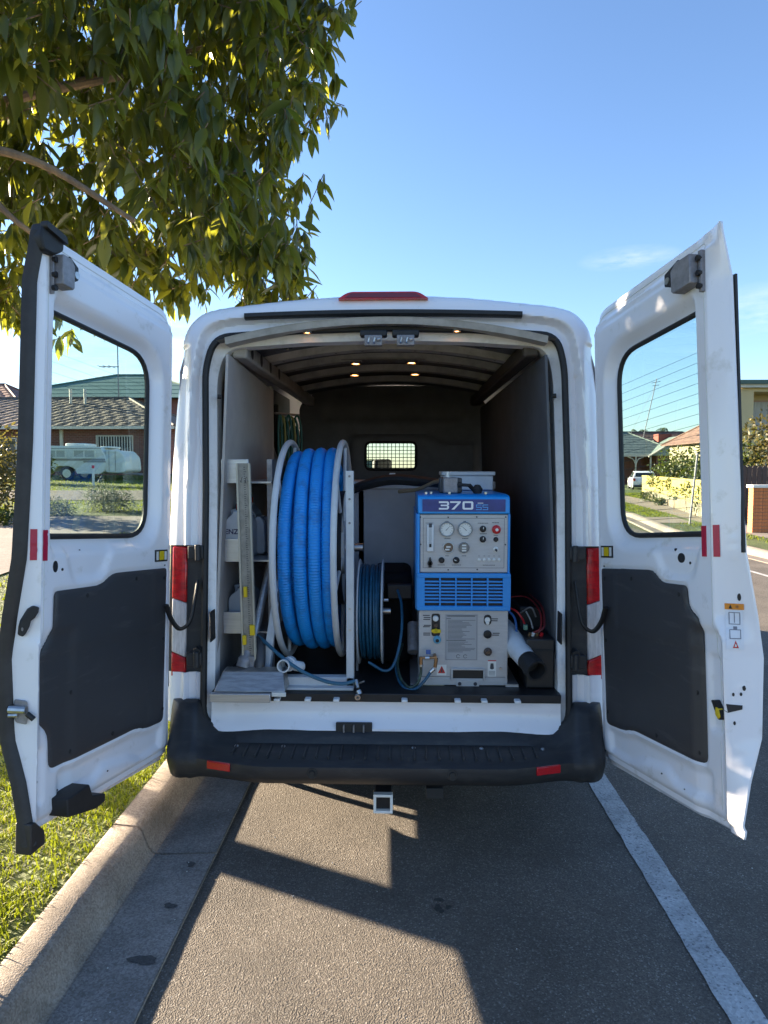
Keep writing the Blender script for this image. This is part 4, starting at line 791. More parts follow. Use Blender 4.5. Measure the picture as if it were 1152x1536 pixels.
on("meter_tube", rc(a - 0.006, b - 0.045, a + 0.006, b + 0.045), mat("tube_shade", (0.46, 0.48, 0.50), 0.2), 0.017, 0.0205, fmt, bevel=0.001); on("meter_float", rc(a - 0.005, b - 0.043, a + 0.005, b - 0.028), BLK, 0.020, 0.022, fmt); on("meter_fitting", rc(a - 0.007, b + 0.048, a + 0.007, b + 0.066), INK, 0.015, 0.020, fmt, bevel=0.001)
def knob(zx, zy, r, m, d=0.018, mark=0.0, nm="knob"):
    a, b = ZP(zx, zy); c = fm(a, b, 0.002); kb = MB().lathe([(r, 0), (r, d * 0.4), (r * 0.8, d * 0.5), (r * 0.75, d), (r * 0.6, d + 0.002), (0, d + 0.002)], c, (0, -1, 0), 20).build(nm, m, pnl, van=True)
    if mark is not None:
        t = mark; p = lambda rr, q: fm(a + rr * r * math.sin(t) + q * math.cos(t), b + rr * r * math.cos(t) - q * math.sin(t), d + 0.0055)
        MB().add([p(.05, -.0016), p(.05, .0016), p(.72, .0016), p(.72, -.0016)], [(0, 1, 2, 3)]).build("pointer", CREAM, kb, van=True, smooth=False)
    return kb
knob(572, 385, 0.0150, BLK); knob(572, 450, 0.0150, BLK); knob(309, 583, 0.0140, BLK, mark=None); knob(403, 583, 0.0155, BLK, mark=-1.2)
r_ = knob(657, 388, 0.0205, RED, 0.022, None, "stop_button"); a, b = ZP(657, 388); MB().lathe([(0.007, 0), (0.007, 0.002), (0, 0.002)], fm(a, b, 0.0265), (0, -1, 0), 16).build("button_cap", CREAM, r_, van=True)
knob(655, 451, 0.0115, BLK, 0.010, None, "key_switch"); k2_ = knob(655, 514, 0.0125, CREAM, 0.006, None, "toggle_boot"); a, b = ZP(655, 516); MB().cyl(fm(a, b, 0.008), fm(a + 0.002, b - 0.004, 0.022), 0.006, 0.004, 12).build("toggle", INK, k2_, van=True)
a, b = ZP(235, 597); MB().lathe([(0.012, 0), (0.012, 0.012), (0.009, 0.014), (0.009, 0.020), (0, 0.020)], fm(a, b - 0.004, 0.002), (0, -1, 0), 16).build("choke_knob", BLK, pnl, van=True); on("choke_lever", [(a - 0.0075, b - 0.022), (a + 0.0075, b - 0.022), (a + 0.006, b + 0.012), (a + 0.002, b + 0.026), (a - 0.002, b + 0.026), (a - 0.006, b + 0.012)], BLK, 0.014, 0.022, bevel=0.002)
for zx in (549, 582, 613, 645, 677):
    a, b = ZP(zx, 580); MB().lathe([(0.0075, 0), (0.0075, 0.004), (0.005, 0.006), (0, 0.0065)], fm(a, b, 0.002), (0, -1, 0), 14).build("breaker_button", CREAM, pnl, van=True)
for zx, zy in ((172, 312), (350, 312), (532, 310), (716, 310), (176, 484), (716, 484), (352, 645), (538, 642)):
    a, b = ZP(zx, zy); MB().lathe([(0.0038, 0), (0.0038, 0.002), (0, 0.0026)], fm(a, b, 0.002), (0, -1, 0), 10).build("panel_screw", INK, pnl, van=True)
# small legends: short worn lines of print
mb = MB()
for zx, zy, w in ((230, 349, 24), (345, 446, 20), (460, 446, 20), (345, 556, 12), (452, 556, 14), (570, 349, 32), (650, 346, 20), (572, 416, 20), (655, 426, 14), (306, 614, 22), (403, 614, 28), (612, 614, 40), (340, 338, 9), (455, 338, 9)):
    a, b = ZP(zx, zy); x = a - w * 0.00070; i = 0
    while x < a + w * 0.00070:
        l = RNG.uniform(0.0018, 0.0042); mb.add([fm(x, b - 0.0018, 0.0029), fm(x + l, b - 0.0018, 0.0029), fm(x + l, b + 0.0018, 0.0029), fm(x, b + 0.0018, 0.0029)], [(0, 1, 2, 3)]); x += l + 0.0012
for zx in (549, 582, 613, 645, 677):
    a, b = ZP(zx, 556); mb.add([fm(a - 0.004, b - 0.001, 0.0029), fm(a + 0.004, b - 0.001, 0.0029), fm(a + 0.004, b + 0.001, 0.0029), fm(a - 0.004, b + 0.001, 0.0029)], [(0, 1, 2, 3)])
tag(mb.build("printed_legends", INK, pnl, van=True, smooth=False), kind='stuff')
# grille
gr = MP("grille_frame", [(-0.004, 1.046), (WM + 0.010, 1.046), (WM + 0.010, 1.222), (-0.004, 1.222)], BLK, -0.03, -0.006, smooth=False)
z0, z1 = 1.068, 1.200
for b0, b1 in ((1.046, z0), (z1, 1.222)): MP("grille_rail", rc(-0.004, b0, WM + 0.010, b1), MBLUE, -0.02, 0.016, gr, bevel=0.003)
cols = [-0.004, 0.032, 0.100, 0.107, 0.174, 0.181, 0.248, 0.255, 0.322, 0.329, 0.396, WM + 0.010]
for i in range(0, 12, 2): MP("grille_post", rc(cols[i], z0 - 0.001, cols[i + 1], z1 + 0.001), MBLUE, -0.02, 0.015, gr)
for j in range(8):
    zc = z0 + 0.0095 + j * (z1 - z0 - 0.003) / 8 + 0.005
    if j < 7: MP("slat", rc(0.0, zc, WM + 0.004, zc + 0.0072), MBLUE, -0.018, 0.011, gr)
# lower face
low = MP("lower_panel", rc(0.006, 0.700, WM + 0.002, 1.045), FACE, -0.012, 0.0, bevel=0.003)
LQ = lambda zx, zy: (PX(590 + zx * 270 / 1152.0), PZ(870 + zy * 270 / 1152.0))
def lo(nm, zp, m, w0=-0.002, w1=0.002, parent=low, r=0.0, **k):
    poly = [LQ(*p) for p in zp]; poly = arc_poly(poly, r, 3) if r else poly
    return MP(nm, poly, m, w0, w1, parent, **k)
lo("valve_slot", [(247, 200), (302, 200), (302, 345), (247, 345)], BLK, r=0.012, smooth=False)
def fit(zx, zy, r, m, d, nm, prof=None, parent=low):
    a, b = LQ(zx, zy); pr = [(p * r, q * d) for p, q in (prof or [(1, 0), (1, .7), (.8, 1), (0, 1)])]
    return MB().lathe(pr, fm(a, b, 0.0), (0, -1, 0), 18).build(nm, m, parent, van=True)
fit(273, 230, 0.0140, CREAM, 0.014, "valve_knob"); fit(274, 274, 0.0105, mat("dark_brown_valve", (0.10, 0.06, 0.04), 0.5), 0.012, "valve_knob")
yl = fit(275, 308, 0.0100, YEL, 0.020, "valve_stem"); lo("yellow_lever", [(243, 300), (258, 296), (305, 297), (308, 318), (262, 322), (247, 314)], YEL, 0.012, 0.020, yl, bevel=0.003)
fit(283, 366, 0.0185, mat("aqua_fitting", (0.10, 0.34, 0.50), 0.4), 0.022, "quick_coupler", [(1, 0), (1, .5), (.75, .6), (.75, 1), (.4, 1), (.4, .5), (0, .5)]); fit(283, 368, 0.010, BLK, 0.024, "coupler_bore")
for zx, zy in ((213, 212), (218, 226), (216, 238), (220, 276), (214, 285), (216, 326), (216, 338), (652, 232), (650, 244), (664, 324), (660, 336), (664, 432), (652, 444)):
    w = 22; lo("printed_word", [(zx - w, zy - 3), (zx + w, zy - 3), (zx + w, zy + 3), (zx - w, zy + 3)], INK if zx < 640 or zy < 400 else FACE, 0.0, 0.0008, smooth=False)
fs_ = lo("fuse_socket", [(584, 205), (632, 205), (632, 270), (584, 270)], BLK, 0, 0.004, r=0.020, smooth=False); fit(606, 238, 0.0135, CREAM, 0.010, "white_plug"); fit(606, 256, 0.009, CREAM, 0.014, "white_plug")
fit(608, 330, 0.0190, BLK, 0.012, "black_port", [(1, 0), (1, .8), (.8, 1), (.65, 1), (.6, .3), (0, .3)])
bf = fit(611, 442, 0.0190, mat("brown_fitting", (0.17, 0.115, 0.085), 0.45, 0.4, var=0.3, vscale=40), 0.030, "drain_fitting", [(1, 0), (1, .3), (.8, .4), (.8, .8), (.55, 1), (.55, .7), (0, .7)])
# instruction sheet
ins_ = lo("instruction_plate", [(333, 203), (546, 203), (546, 500), (333, 500)], mat("plate_grey", (0.40, 0.395, 0.40), 0.45), 0, 0.001, r=0.004, smooth=False)
mb = MB(); frame_ = [(340, 208, 540, 210), (340, 494, 540, 496), (340, 208, 342, 496), (538, 208, 540, 496), (348, 211, 528, 219), (344, 229, 372, 234), (344, 368, 468, 374)]
yy_ = list(range(240, 362, 8)) + list(range(380, 452, 8))
for y in yy_: frame_.append((352, y, 352 + RNG.uniform(90, 182), y + 3.2))
for a0, b0, a1, b1 in frame_:
    (x0, q0), (x1, q1) = LQ(a0, b0), LQ(a1, b1); mb.add([fm(x0, q0, 0.0018), fm(x1, q0, 0.0018), fm(x1, q1, 0.0018), fm(x0, q1, 0.0018)], [(0, 1, 2, 3)])
tag(mb.build("print_lines", mat("grey_print", (0.16, 0.16, 0.17), 0.6), ins_, van=True, smooth=False), kind='stuff')
for zx in (420, 466):
    a, b = LQ(zx, 474); MB().tube([fm(a + 0.009 * math.cos(t), b + 0.008 * math.sin(t), 0.0015) for t in np.linspace(0.4, 5.6, 12)], 0.0009, 5).build("printed_symbol", INK, ins_, van=True)
# stickers low on the face
h1 = lo("hazard_sticker", [(282, 530), (345, 530), (345, 598), (282, 598)], CREAM, 0, 0.0008, smooth=False); lo("red_triangle", [(290, 584), (338, 584), (314, 536)], RED, 0.0005, 0.0016, h1, smooth=False); lo("triangle_mark", [(308, 578), (320, 578), (316, 552), (312, 552)], INK, 0.001, 0.0022, h1, smooth=False)
h2 = lo("label", [(612, 500), (666, 500), (666, 604), (612, 604)], CREAM, 0, 0.0008, smooth=False); lo("label_bottle", [(630, 518), (648, 518), (652, 552), (640, 558), (626, 552)], INK, 0.0005, 0.0016, h2, smooth=False); lo("label_band", [(612, 498), (666, 498), (666, 504), (612, 504)], RED, 0.0005, 0.0016, h2, smooth=False)
for y in (568, 576, 584, 592): lo("label_line", [(618, y), (660, y), (660, y + 3), (618, y + 3)], mat("grey_print", (0.16, 0.16, 0.17), 0.6), 0.0005, 0.0014, h2, smooth=False)
h3 = lo("serial_plate", [(192, 628), (332, 628), (332, 680), (192, 680)], mat("yellowed_label", (0.55, 0.53, 0.40), 0.5), 0, 0.0008, smooth=False)
for y in (638, 648, 658, 668): lo("label_line", [(200, y), (200 + RNG.uniform(60, 125), y), (322, y + 2.5), (200, y + 2.5)], mat("grey_print", (0.16, 0.16, 0.17), 0.6), 0.0005, 0.0014, h3, smooth=False)
for x0 in (0, 1):
    pass
mb = MB(); zfr = [(374, 548, 592, 560), (374, 560, 386, 626), (582, 560, 592, 626)]
for a0, b0, a1, b1 in zfr:
    (x0, q0), (x1, q1) = LQ(a0, b0), LQ(a1, b1); mb.prism([(x0, q0), (x1, q0), (x1, q1), (x0, q1)], -0.002, 0.014, fm)
port = mb.build("outlet_frame", FACE, low, van=True, bevel=0.002); lo("outlet_dark", [(386, 560), (582, 560), (582, 626), (386, 626)], BLK, -0.002, 0.0012, port, smooth=False)
br = lo("outlet_bracket", [(408, 624), (556, 624), (556, 666), (408, 666)], FACE, 0, 0.010, port, bevel=0.002)
for zx in (430, 531): fit(zx, 648, 0.0085, INK, 0.016, "bolt", [(1, 0), (1, .8), (.7, 1), (.4, 1), (.4, .9), (0, .9)], port)
lo("panel_seam", [(175, 606), (368, 606), (368, 609), (175, 609)], INK, 0, 0.0006, smooth=False); lo("panel_seam", [(594, 606), (726, 606), (726, 609), (594, 609)], INK, 0, 0.0006, smooth=False)
fit(694, 550, 0.006, CHROME, 0.008, "bolt")
MP("base_plate", rc(0.000, 0.688, WM + 0.002, 0.720), FACE, -0.02, 0.004, mc, bevel=0.002)
MB().box((0.118, YF - 0.02, FL), (0.175, 0.70, FL + 0.012)).build("skid", ALU, mc, van=True); MB().box((0.565, YF - 0.02, FL), (0.625, 0.70, FL + 0.012)).build("skid", ALU, mc, van=True)
# brass hose couplings and the two thin hoses at its lower left
cp = MB(); cp.cyl(fm(*LQ(268, 466), 0.0), fm(*LQ(268, 466), 0.05), 0.008, seg=12).cyl(fm(*LQ(272, 466), 0.045), fm(*LQ(185, 470), 0.045), 0.0062, seg=12).cyl(fm(*LQ(178, 462), 0.045), fm(*LQ(178, 512), 0.045), 0.0085, seg=12).cyl(fm(*LQ(276, 470), 0.045), fm(*LQ(268, 528), 0.045), 0.0085, seg=12)
cps = cp.build("brass_coupling", BRASS, mc, van=True)
MB().cyl(fm(*LQ(178, 510), 0.045), fm(*LQ(178, 524), 0.045), 0.0100, seg=12).cyl(fm(*LQ(262, 536), 0.048), fm(*LQ(238, 558), 0.050), 0.0095, seg=12).build("hose_ferrule", CHROME, cps, van=True)
MB().cyl(fm(*LQ(205, 470), 0.045), fm(*LQ(232, 468), 0.045), 0.0085, seg=10).build("hose_ferrule", CHROME, cps, van=True)
MB().box(tuple(fm(*LQ(210, 448), 0.035)), tuple(fm(*LQ(240, 420), 0.043))).build("valve_handle", mat("blue_handle", (0.05, 0.12, 0.35), 0.4), cps, van=True, bevel=0.002)
pa = spline([fm(*LQ(178, 524), 0.045), fm(*LQ(176, 570), 0.048), fm(*LQ(155, 628), 0.055), fm(*LQ(100, 655), 0.05), fm(*LQ(45, 610), 0.0), fm(*LQ(28, 540), -0.08), fm(*LQ(60, 470), -0.20)], 8)
pb = spline([fm(*LQ(240, 556), 0.050), fm(*LQ(200, 610), 0.06), fm(*LQ(150, 655), 0.065), fm(*LQ(90, 668), 0.055), fm(*LQ(38, 635), 0.0), fm(*LQ(18, 560), -0.08), fm(*LQ(50, 480), -0.22)], 8)
tag(MB().tube(pa, 0.0068, 10).build("thin_hose", mat("green_black_hose", (0.035, 0.075, 0.05), 0.4, col2=(0.012, 0.02, 0.02), vscale=30), van=True), "thin dark green hose curling from the brass coupling of the machine", "hose")
tag(MB().tube(pb, 0.0072, 10).build("thin_hose", TEAL, van=True), "thin teal hose looping below the green one at the machine's foot", "hose")
# pump block and box on top
tp = MB().box((0.275, 0.24, 1.592), (0.345, 0.34, 1.668)).build("pump_block", GREYM, mc, van=True, bevel=0.006)
MB().box((0.26, 0.30, 1.592), (0.37, 0.42, 1.665)).build("pump_block", mat("dark_pump", (0.07, 0.07, 0.075), 0.5), mc, van=True, bevel=0.006)
MB().cyl((0.298, 0.28, 1.668), (0.298, 0.28, 1.695), 0.010, seg=12).build("plug", CREAM, tp, van=True); MB().cyl((0.33, 0.25, 1.634), (0.40, 0.245, 1.630), 0.008, seg=10).cyl((0.345, 0.25, 1.634), (0.362, 0.25, 1.634), 0.014, seg=10).build("union", RUBBER, tp, van=True)
MB().tube(spline([(0.40, 0.245, 1.630), (0.43, 0.28, 1.60), (0.45, 0.32, 1.575)], 6), 0.010, 8).build("hose_end", RUBBER, tp, van=True)
MB().lathe([(0.0, 0.0), (0.020, 0.0), (0.026, 0.02), (0.012, 0.04), (0, 0.042)], (0.44, 0.26, 1.592), (0, 0, 1), 14).build("rubber_cap", RUBBER, mc, van=True)
for x in (0.19, 0.30, 0.47, 0.215): MB().cyl((x, 0.18 if x != 0.215 else 0.22, 1.59), (x, 0.18 if x != 0.215 else 0.22, 1.600), 0.007, seg=8).build("hood_bolt", CHROME, mc, van=True)
# white box behind the pump
wb = thing("filter_box", "white lidded filter box behind the machine's blue hood", "box", Vn(0.42, 0.86, 1.592))
MB().box((0.30, 0.70, 1.592), (0.575, 0.95, 1.672)).build("body", PVC, wb, van=True, bevel=0.006); MB().box((0.292, 0.69, 1.672), (0.585, 0.96, 1.694)).build("lid", PVC, wb, van=True, bevel=0.005)
# --- waste tank
wt = thing("waste_tank", "big pale grey waste water tank standing between the hose reel and the machine", "tank", Vn(0.18, 1.25, FL))
MB().box((-0.30, 0.98, FL + 0.004), (0.62, 1.60, 1.625)).build("tank_body", TANK, wt, van=True, bevel=0.03, bseg=3); MB().box((-0.305, 0.97, 1.590), (0.625, 1.61, 1.635)).build("tank_rim", WMETAL, wt, van=True, bevel=0.006)
for x in (0.02, 0.40): MB().box((x - 0.018, 0.955, 1.635), (x + 0.018, 0.99, 1.685)).build("lid_catch", CREAM, wt, van=True, bevel=0.004)
tag(MB().tube(spline([(-0.24, 0.86, 1.572), (-0.14, 0.84, 1.615), (0.02, 0.80, 1.648), (0.18, 0.72, 1.640), (0.30, 0.60, 1.628)], 8), [0.030 + 0.012 * math.sin(i / 32 * 3.1) for i in range(33)], 10, flat=0.75).build("vacuum_hose", RUBBER, van=True), "thick black rubber hose arching across the top of the grey tank", "hose")
tag(MB().tube(spline([(0.06, 0.66, 1.585), (0.16, 0.58, 1.600), (0.24, 0.46, 1.640), (0.28, 0.34, 1.648)], 8), 0.010, 8).build("thin_hose", mat("tan_hose", (0.22, 0.16, 0.09), 0.5), van=True), "tan coloured thin hose running into the pump on the machine", "hose")
# dark blower between reel and machine
bw = thing("blower_housing", "dark blower housing low between the teal hose reel and the machine", "blower", Vn(0.03, 0.6, FL))
MB().box((-0.08, 0.48, FL), (0.13, 0.90, 1.17)).build("housing", mat("dark_blower", (0.008, 0.008, 0.010), 0.8, var=0.3, spec=0.2), bw, van=True, bevel=0.04, bseg=3)
MB().box((0.0, 0.42, 1.04), (0.13, 0.455, 1.12)).build("inlet_box", BLK, bw, van=True, bevel=0.008); MB().cyl((0.135, 0.40, 0.92), (0.135, 0.30, 0.80), 0.03, seg=14).build("grey_duct", GREYM, bw, van=True)
# --- right side: exhaust elbow, battery and wiring
ev = thing("exhaust_elbow", "white exhaust elbow with a black rubber end, right of the machine", "pipe", Vn(0.64, 0.1, 0.85))
pe = spline([(0.58, 0.34, 0.905), (0.60, 0.24, 0.89), (0.625, 0.14, 0.862), (0.650, 0.05, 0.835)], 6); MB().tube(pe, [0.062 - 0.016 * i / (len(pe) - 1) for i in range(len(pe))], 18).build("elbow", PVC, ev, van=True)
MB().box((0.575, 0.24, 0.79), (0.62, 0.30, 0.93)).build("mount", PVC, ev, van=True, bevel=0.006)
d_ = Vector((0.028, -0.085, -0.024)).normalized(); MB().lathe([(0.040, -0.02), (0.048, 0.0), (0.046, 0.03), (0.052, 0.05), (0.050, 0.09), (0.040, 0.09), (0.038, 0.03), (0, 0.03)], (0.652, 0.045, 0.834), d_, 20).build("rubber_end", RUBBER, ev, van=True)
bt = thing("battery_box", "black battery box with red leads in the right rear corner", "battery", Vn(0.72, 0.2, FL))
MB().box((0.655, 0.10, FL + 0.002), (0.785, 0.34, 0.92)).build("case", mat("battery_case", (0.016, 0.016, 0.018), 0.45), bt, van=True, bevel=0.006); MB().box((0.670, 0.094, 0.862), (0.78, 0.102, 0.872)).build("case_rib", RUBBER, bt, van=True)
for x, m_ in ((0.68, BRASS), (0.695, CREAM), (0.715, BRASS), (0.735, RED)): MB().cyl((x, 0.16, 0.92), (x + 0.004, 0.155, 0.936), 0.008, seg=10).build("terminal", m_, bt, van=True)
for p_, m_, r in (([(0.70, 0.16, 0.935), (0.735, 0.17, 0.96), (0.745, 0.25, 1.02), (0.71, 0.4, 1.06), (0.62, 0.45, 1.05)], mat("red_lead", (0.22, 0.015, 0.015), 0.5), 0.0045), ([(0.72, 0.16, 0.935), (0.752, 0.17, 0.97), (0.757, 0.26, 1.04), (0.73, 0.42, 1.07)], mat("dark_red_lead", (0.11, 0.008, 0.010), 0.5), 0.0055), ([(0.59, 0.30, 1.03), (0.63, 0.26, 1.02), (0.66, 0.24, 0.985), (0.67, 0.20, 0.95)], RED, 0.005)):
    MB().tube(spline(p_, 8), r, 8).build("red_lead", m_, bt, van=True)
MB().tube(spline([(0.58, 0.25, 1.03), (0.615, 0.22, 1.00), (0.625, 0.20, 0.95), (0.62, 0.20, 0.90)], 8), 0.006, 8).build("blue_lead", mat("blue_lead", (0.03, 0.12, 0.35), 0.4), bt, van=True)
MB().tube(spline([(0.66, 0.3, 1.00), (0.70, 0.24, 1.04), (0.73, 0.26, 0.99)], 8), 0.004, 8).tube(spline([(0.67, 0.20, 1.03), (0.69, 0.19, 0.99), (0.70, 0.18, 0.95)], 8), 0.004, 8).build("grey_lead", mat("grey_lead", (0.2, 0.2, 0.2), 0.5), bt, van=True)
MB().box((0.655, 0.17, 0.945), (0.675, 0.19, 0.97)).build("fuse_holder", mat("green_fuse", (0.10, 0.22, 0.16), 0.4), bt, van=True, bevel=0.003)
MB().box((0.665, 0.36, 0.69), (0.785, 0.75, 1.02)).build("inner_case", BLK, bt, van=True, bevel=0.01)
# --- big vacuum hose reel
hrl = thing("vacuum_hose_reel", "tall white framed reel wound with thick ribbed blue vacuum hose", "hose reel", Vn(-0.35, 0.55, FL))
RC = Vector((0, 0.56, 1.292)); RFL = 0.555
for x in (-0.508, -0.232):
    ring = [(x, RC.y + RFL * math.cos(t), RC.z + RFL * math.sin(t)) for t in np.linspace(0, 2 * math.pi, 97)[:-1]]
    fl = MB().tube(ring, 0.0155, 10, closed=True).build("flange", WMETAL, hrl, van=True)
    mb = MB()
    for t in np.linspace(0.3, 0.3 + 2 * math.pi, 7)[:-1]: mb.tube([(x, RC.y + 0.12 * math.cos(t), RC.z + 0.12 * math.sin(t)), (x, RC.y + RFL * math.cos(t), RC.z + RFL * math.sin(t))], 0.010, 8)
    mb.lathe([(0, -0.01), (0.14, -0.01), (0.14, 0.01), (0, 0.01)], (x, RC.y, RC.z), (1, 0, 0), 24); mb.build("spokes", WMETAL, fl, van=True)
MB().lathe([(0.30, -0.145), (0.30, 0.145)], (-0.365, RC.y, RC.z), (1, 0, 0), 40).build("drum", BLK, hrl, van=True)
def ribbed(xk, rk, hr_, name, ph=0.0):
    """hose wound turn by turn: xk and rk give where each half turn lies across the drum and how far out"""
    turns = (len(xk) - 1) / 2; N = int(turns * 2 * math.pi * 0.48 / 0.0033); seg = 12; vs = np.zeros((N * seg, 3)); i = np.arange(N); t = i / (N - 1) * (len(xk) - 1)
    an = ph + t * math.pi; k0 = np.minimum(t.astype(int), len(xk) - 2); fr = t - k0; fr = fr * fr * (3 - 2 * fr)
    cxx = np.array(xk)[k0] * (1 - fr) + np.array(xk)[k0 + 1] * fr; rd = np.array(rk)[k0] * (1 - fr) + np.array(rk)[k0 + 1] * fr; r = hr_ + 0.0018 * np.sin(i * math.pi / 2)
    for k in range(seg):
        a = 2 * math.pi * k / seg; rr = rd + r * np.cos(a); vs[k::seg, 0] = cxx + r * np.sin(a) + VO.x; vs[k::seg, 1] = RC.y + rr * np.cos(an) + VO.y; vs[k::seg, 2] = RC.z + rr * np.sin(an)
    ii = np.arange(N - 1)[:, None] * seg; k = np.arange(seg)[None, :]; l = (k + 1) % seg
    f = np.stack([ii + k, ii + l, ii + seg + l, ii + seg + k], -1).reshape(-1, 4)
    return fast_mesh(name, vs, f, 4, HOSE, hrl)
# odd entries of the lists fall on the side that faces the doors
ribbed([-0.462, -0.468, -0.428, -0.392, -0.372, -0.325, -0.312, -0.264, -0.270], [0.478, 0.480, 0.490, 0.497, 0.500, 0.494, 0.502, 0.492, 0.480], 0.0305, "vacuum_hose", 0.0)
ribbed([-0.455, -0.430, -0.40, -0.366, -0.350, -0.302, -0.285, -0.268], [0.415, 0.425, 0.430, 0.440, 0.438, 0.445, 0.430, 0.425], 0.0315, "vacuum_hose", 0.3)
ribbed([-0.46, -0.45, -0.40, -0.38, -0.34, -0.32, -0.28, -0.27], [0.37] * 8, 0.0315, "vacuum_hose", 0.5)
up = MB().box((-0.182, 0.085, FL + 0.004), (-0.146, 0.125, 1.700)).build("upright", WMETAL, hrl, van=True, bevel=0.003)
for z in (1.675, 1.570, 1.46, 1.06, 0.96): MB().lathe([(0.0055, 0), (0.0055, 0.003), (0, 0.003)], (-0.164, 0.085, z), (0, -1, 0), 10).build("bolt_hole", GREYM if z > 1.1 else CHROME, up, van=True)
MB().box((-0.182, 0.98, FL + 0.004), (-0.146, 1.02, 1.58)).build("upright", WMETAL, hrl, van=True, bevel=0.003)
MB().cyl((-0.60, RC.y, RC.z), (-0.13, RC.y, RC.z), 0.022, seg=14).build("axle", CHROME, hrl, van=True)
MB().tube([(-0.572, 0.16, FL + 0.02), (-0.548, 0.40, RC.z - 0.05), (-0.548, RC.y, RC.z)], 0.019, 4).build("leg", WMETAL, hrl, van=True); MB().tube([(-0.572, 1.0, FL + 0.02), (-0.548, 0.75, RC.z - 0.05), (-0.548, RC.y, RC.z)], 0.019, 4).build("leg", WMETAL, hrl, van=True)
MB().add([(-0.600, 0.12, FL), (-0.560, 0.12, FL), (-0.520, 0.22, 1.06), (-0.555, 0.22, 1.06), (-0.600, 0.14, FL), (-0.560, 0.14, FL), (-0.520, 0.24, 1.06), (-0.555, 0.24, 1.06)], [(0, 1, 2, 3), (7, 6, 5, 4), (0, 4, 5, 1), (1, 5, 6, 2), (2, 6, 7, 3), (3, 7, 4, 0)]).build("brace", WMETAL, hrl, van=True, bevel=0.002)
bs = MB().box((-0.60, 0.085, FL), (-0.146, 0.135, FL + 0.05)).box((-0.60, 0.97, FL), (-0.146, 1.02, FL + 0.05)).box((-0.47, 0.045, FL), (-0.146, 0.086, FL + 0.012)).build("base_rail", WMETAL, hrl, van=True, bevel=0.003)
for x in (-0.262, -0.246): MB().lathe([(0.007, 0), (0.007, 0.006), (0, 0.007)], (x, 0.084, FL + 0.018), (0, -1, 0.2), 10).build("bolt", CHROME, bs, van=True)
# --- small teal hose reel
sr = thing("solution_hose_reel", "small white reel packed with thin teal solution hose", "hose reel", Vn(-0.08, 0.4, FL))
SC = Vector((0, 0.40, 0.985)); SR = 0.262
for x in (-0.137, -0.020):
    MB().lathe([(0.10, -0.004), (SR, -0.004), (SR + 0.004, 0), (SR, 0.004), (0.10, 0.004)], (x, SC.y, SC.z), (1, 0, 0), 56).build("flange", WMETAL, sr, van=True)
MB().lathe([(0.195, -0.05), (0.195, 0.05)], (-0.0785, SC.y, SC.z), (1, 0, 0), 40).build("drum", TEAL, sr, van=True)
for layer in range(3):
    mb = MB(); rad = 0.208 + layer * 0.0125; nt_ = 8; pts = []; rr = random.Random(layer); jit = [rr.uniform(-0.006, 0.006) for _ in range(nt_ * 6 + 2)]
    for i in range(nt_ * 40 + 1):
        t = i / 40.0; xx = -0.128 + 0.098 * (t / nt_ if layer % 2 == 0 else 1 - t / nt_) + jit[int(t * 6)] * (1 - (t * 6) % 1) + jit[int(t * 6) + 1] * ((t * 6) % 1)
        pts.append((max(-0.130, min(-0.028, xx)), SC.y + (rad + 0.003 * math.sin(t * 9)) * math.cos(t * 2 * math.pi), SC.z + (rad + 0.003 * math.sin(t * 9)) * math.sin(t * 2 * math.pi)))
    mb.tube(pts, 0.0066, 8).build("teal_hose", TEAL, sr, van=True)
MB().cyl((-0.145, SC.y, SC.z), (0.02, SC.y, SC.z), 0.018, seg=12).build("axle", CHROME, sr, van=True); MB().box((-0.155, 0.36, FL), (-0.144, 0.44, SC.z + 0.02)).build("bracket", GREYM, sr, van=True)
MB().cyl((-0.012, SC.y - 0.12, SC.z + 0.08), (0.01, SC.y - 0.12, SC.z + 0.08), 0.008, seg=8).build("drum_pin", CHROME, sr, van=True)
tag(MB().tube(spline([(-0.08, 0.12, 0.80), (0.0, 0.10, 0.765), (0.045, 0.13, 0.80), (0.075, 0.20, 0.92), (0.075, 0.28, 1.04), (0.055, 0.36, 1.10)], 10), 0.0065, 8).build("loose_hose", TEAL, van=True), "loose teal hose end rising beside the small reel", "hose")
tag(MB().tube(spline([(-0.63, 0.22, 0.905), (-0.58, 0.16, 0.885), (-0.46, 0.06, 0.822), (-0.36, 0.03, 0.770), (-0.26, 0.02, 0.735), (-0.19, 0.02, 0.728), (-0.135, 0.03, 0.738)], 10), 0.0085, 8).build("lead_hose", mat("dusty_teal_hose", (0.035, 0.13, 0.21), 0.45), van=True), "dusty teal lead hose lying across the big reel's base", "hose")
vf = thing("brass_hose_fitting", "small steel hose coupling hanging at the floor lip below the teal reel", "hose fitting", Vn(-0.12, 0.02, 0.70))
MB().cyl((-0.132, 0.03, 0.742), (-0.122, 0.005, 0.712), 0.0085, seg=12).cyl((-0.12, -0.005, 0.705), (-0.112, -0.012, 0.690), 0.013, seg=14).build("coupling", CHROME, vf, van=True)
MB().lathe([(0.006, 0), (0.013, 0), (0.0145, 0.006), (0.013, 0.012), (0.006, 0.012), (0.006, 0)], (-0.122, -0.026, 0.685), (0.1, -1, -0.2), 16).build("collar", CHROME, vf, van=True); MB().tube([(-0.128, 0.02, 0.725), (-0.108, 0.0, 0.74), (-0.092, -0.005, 0.748)], 0.004, 8).build("latch_lever", CHROME, vf, van=True)
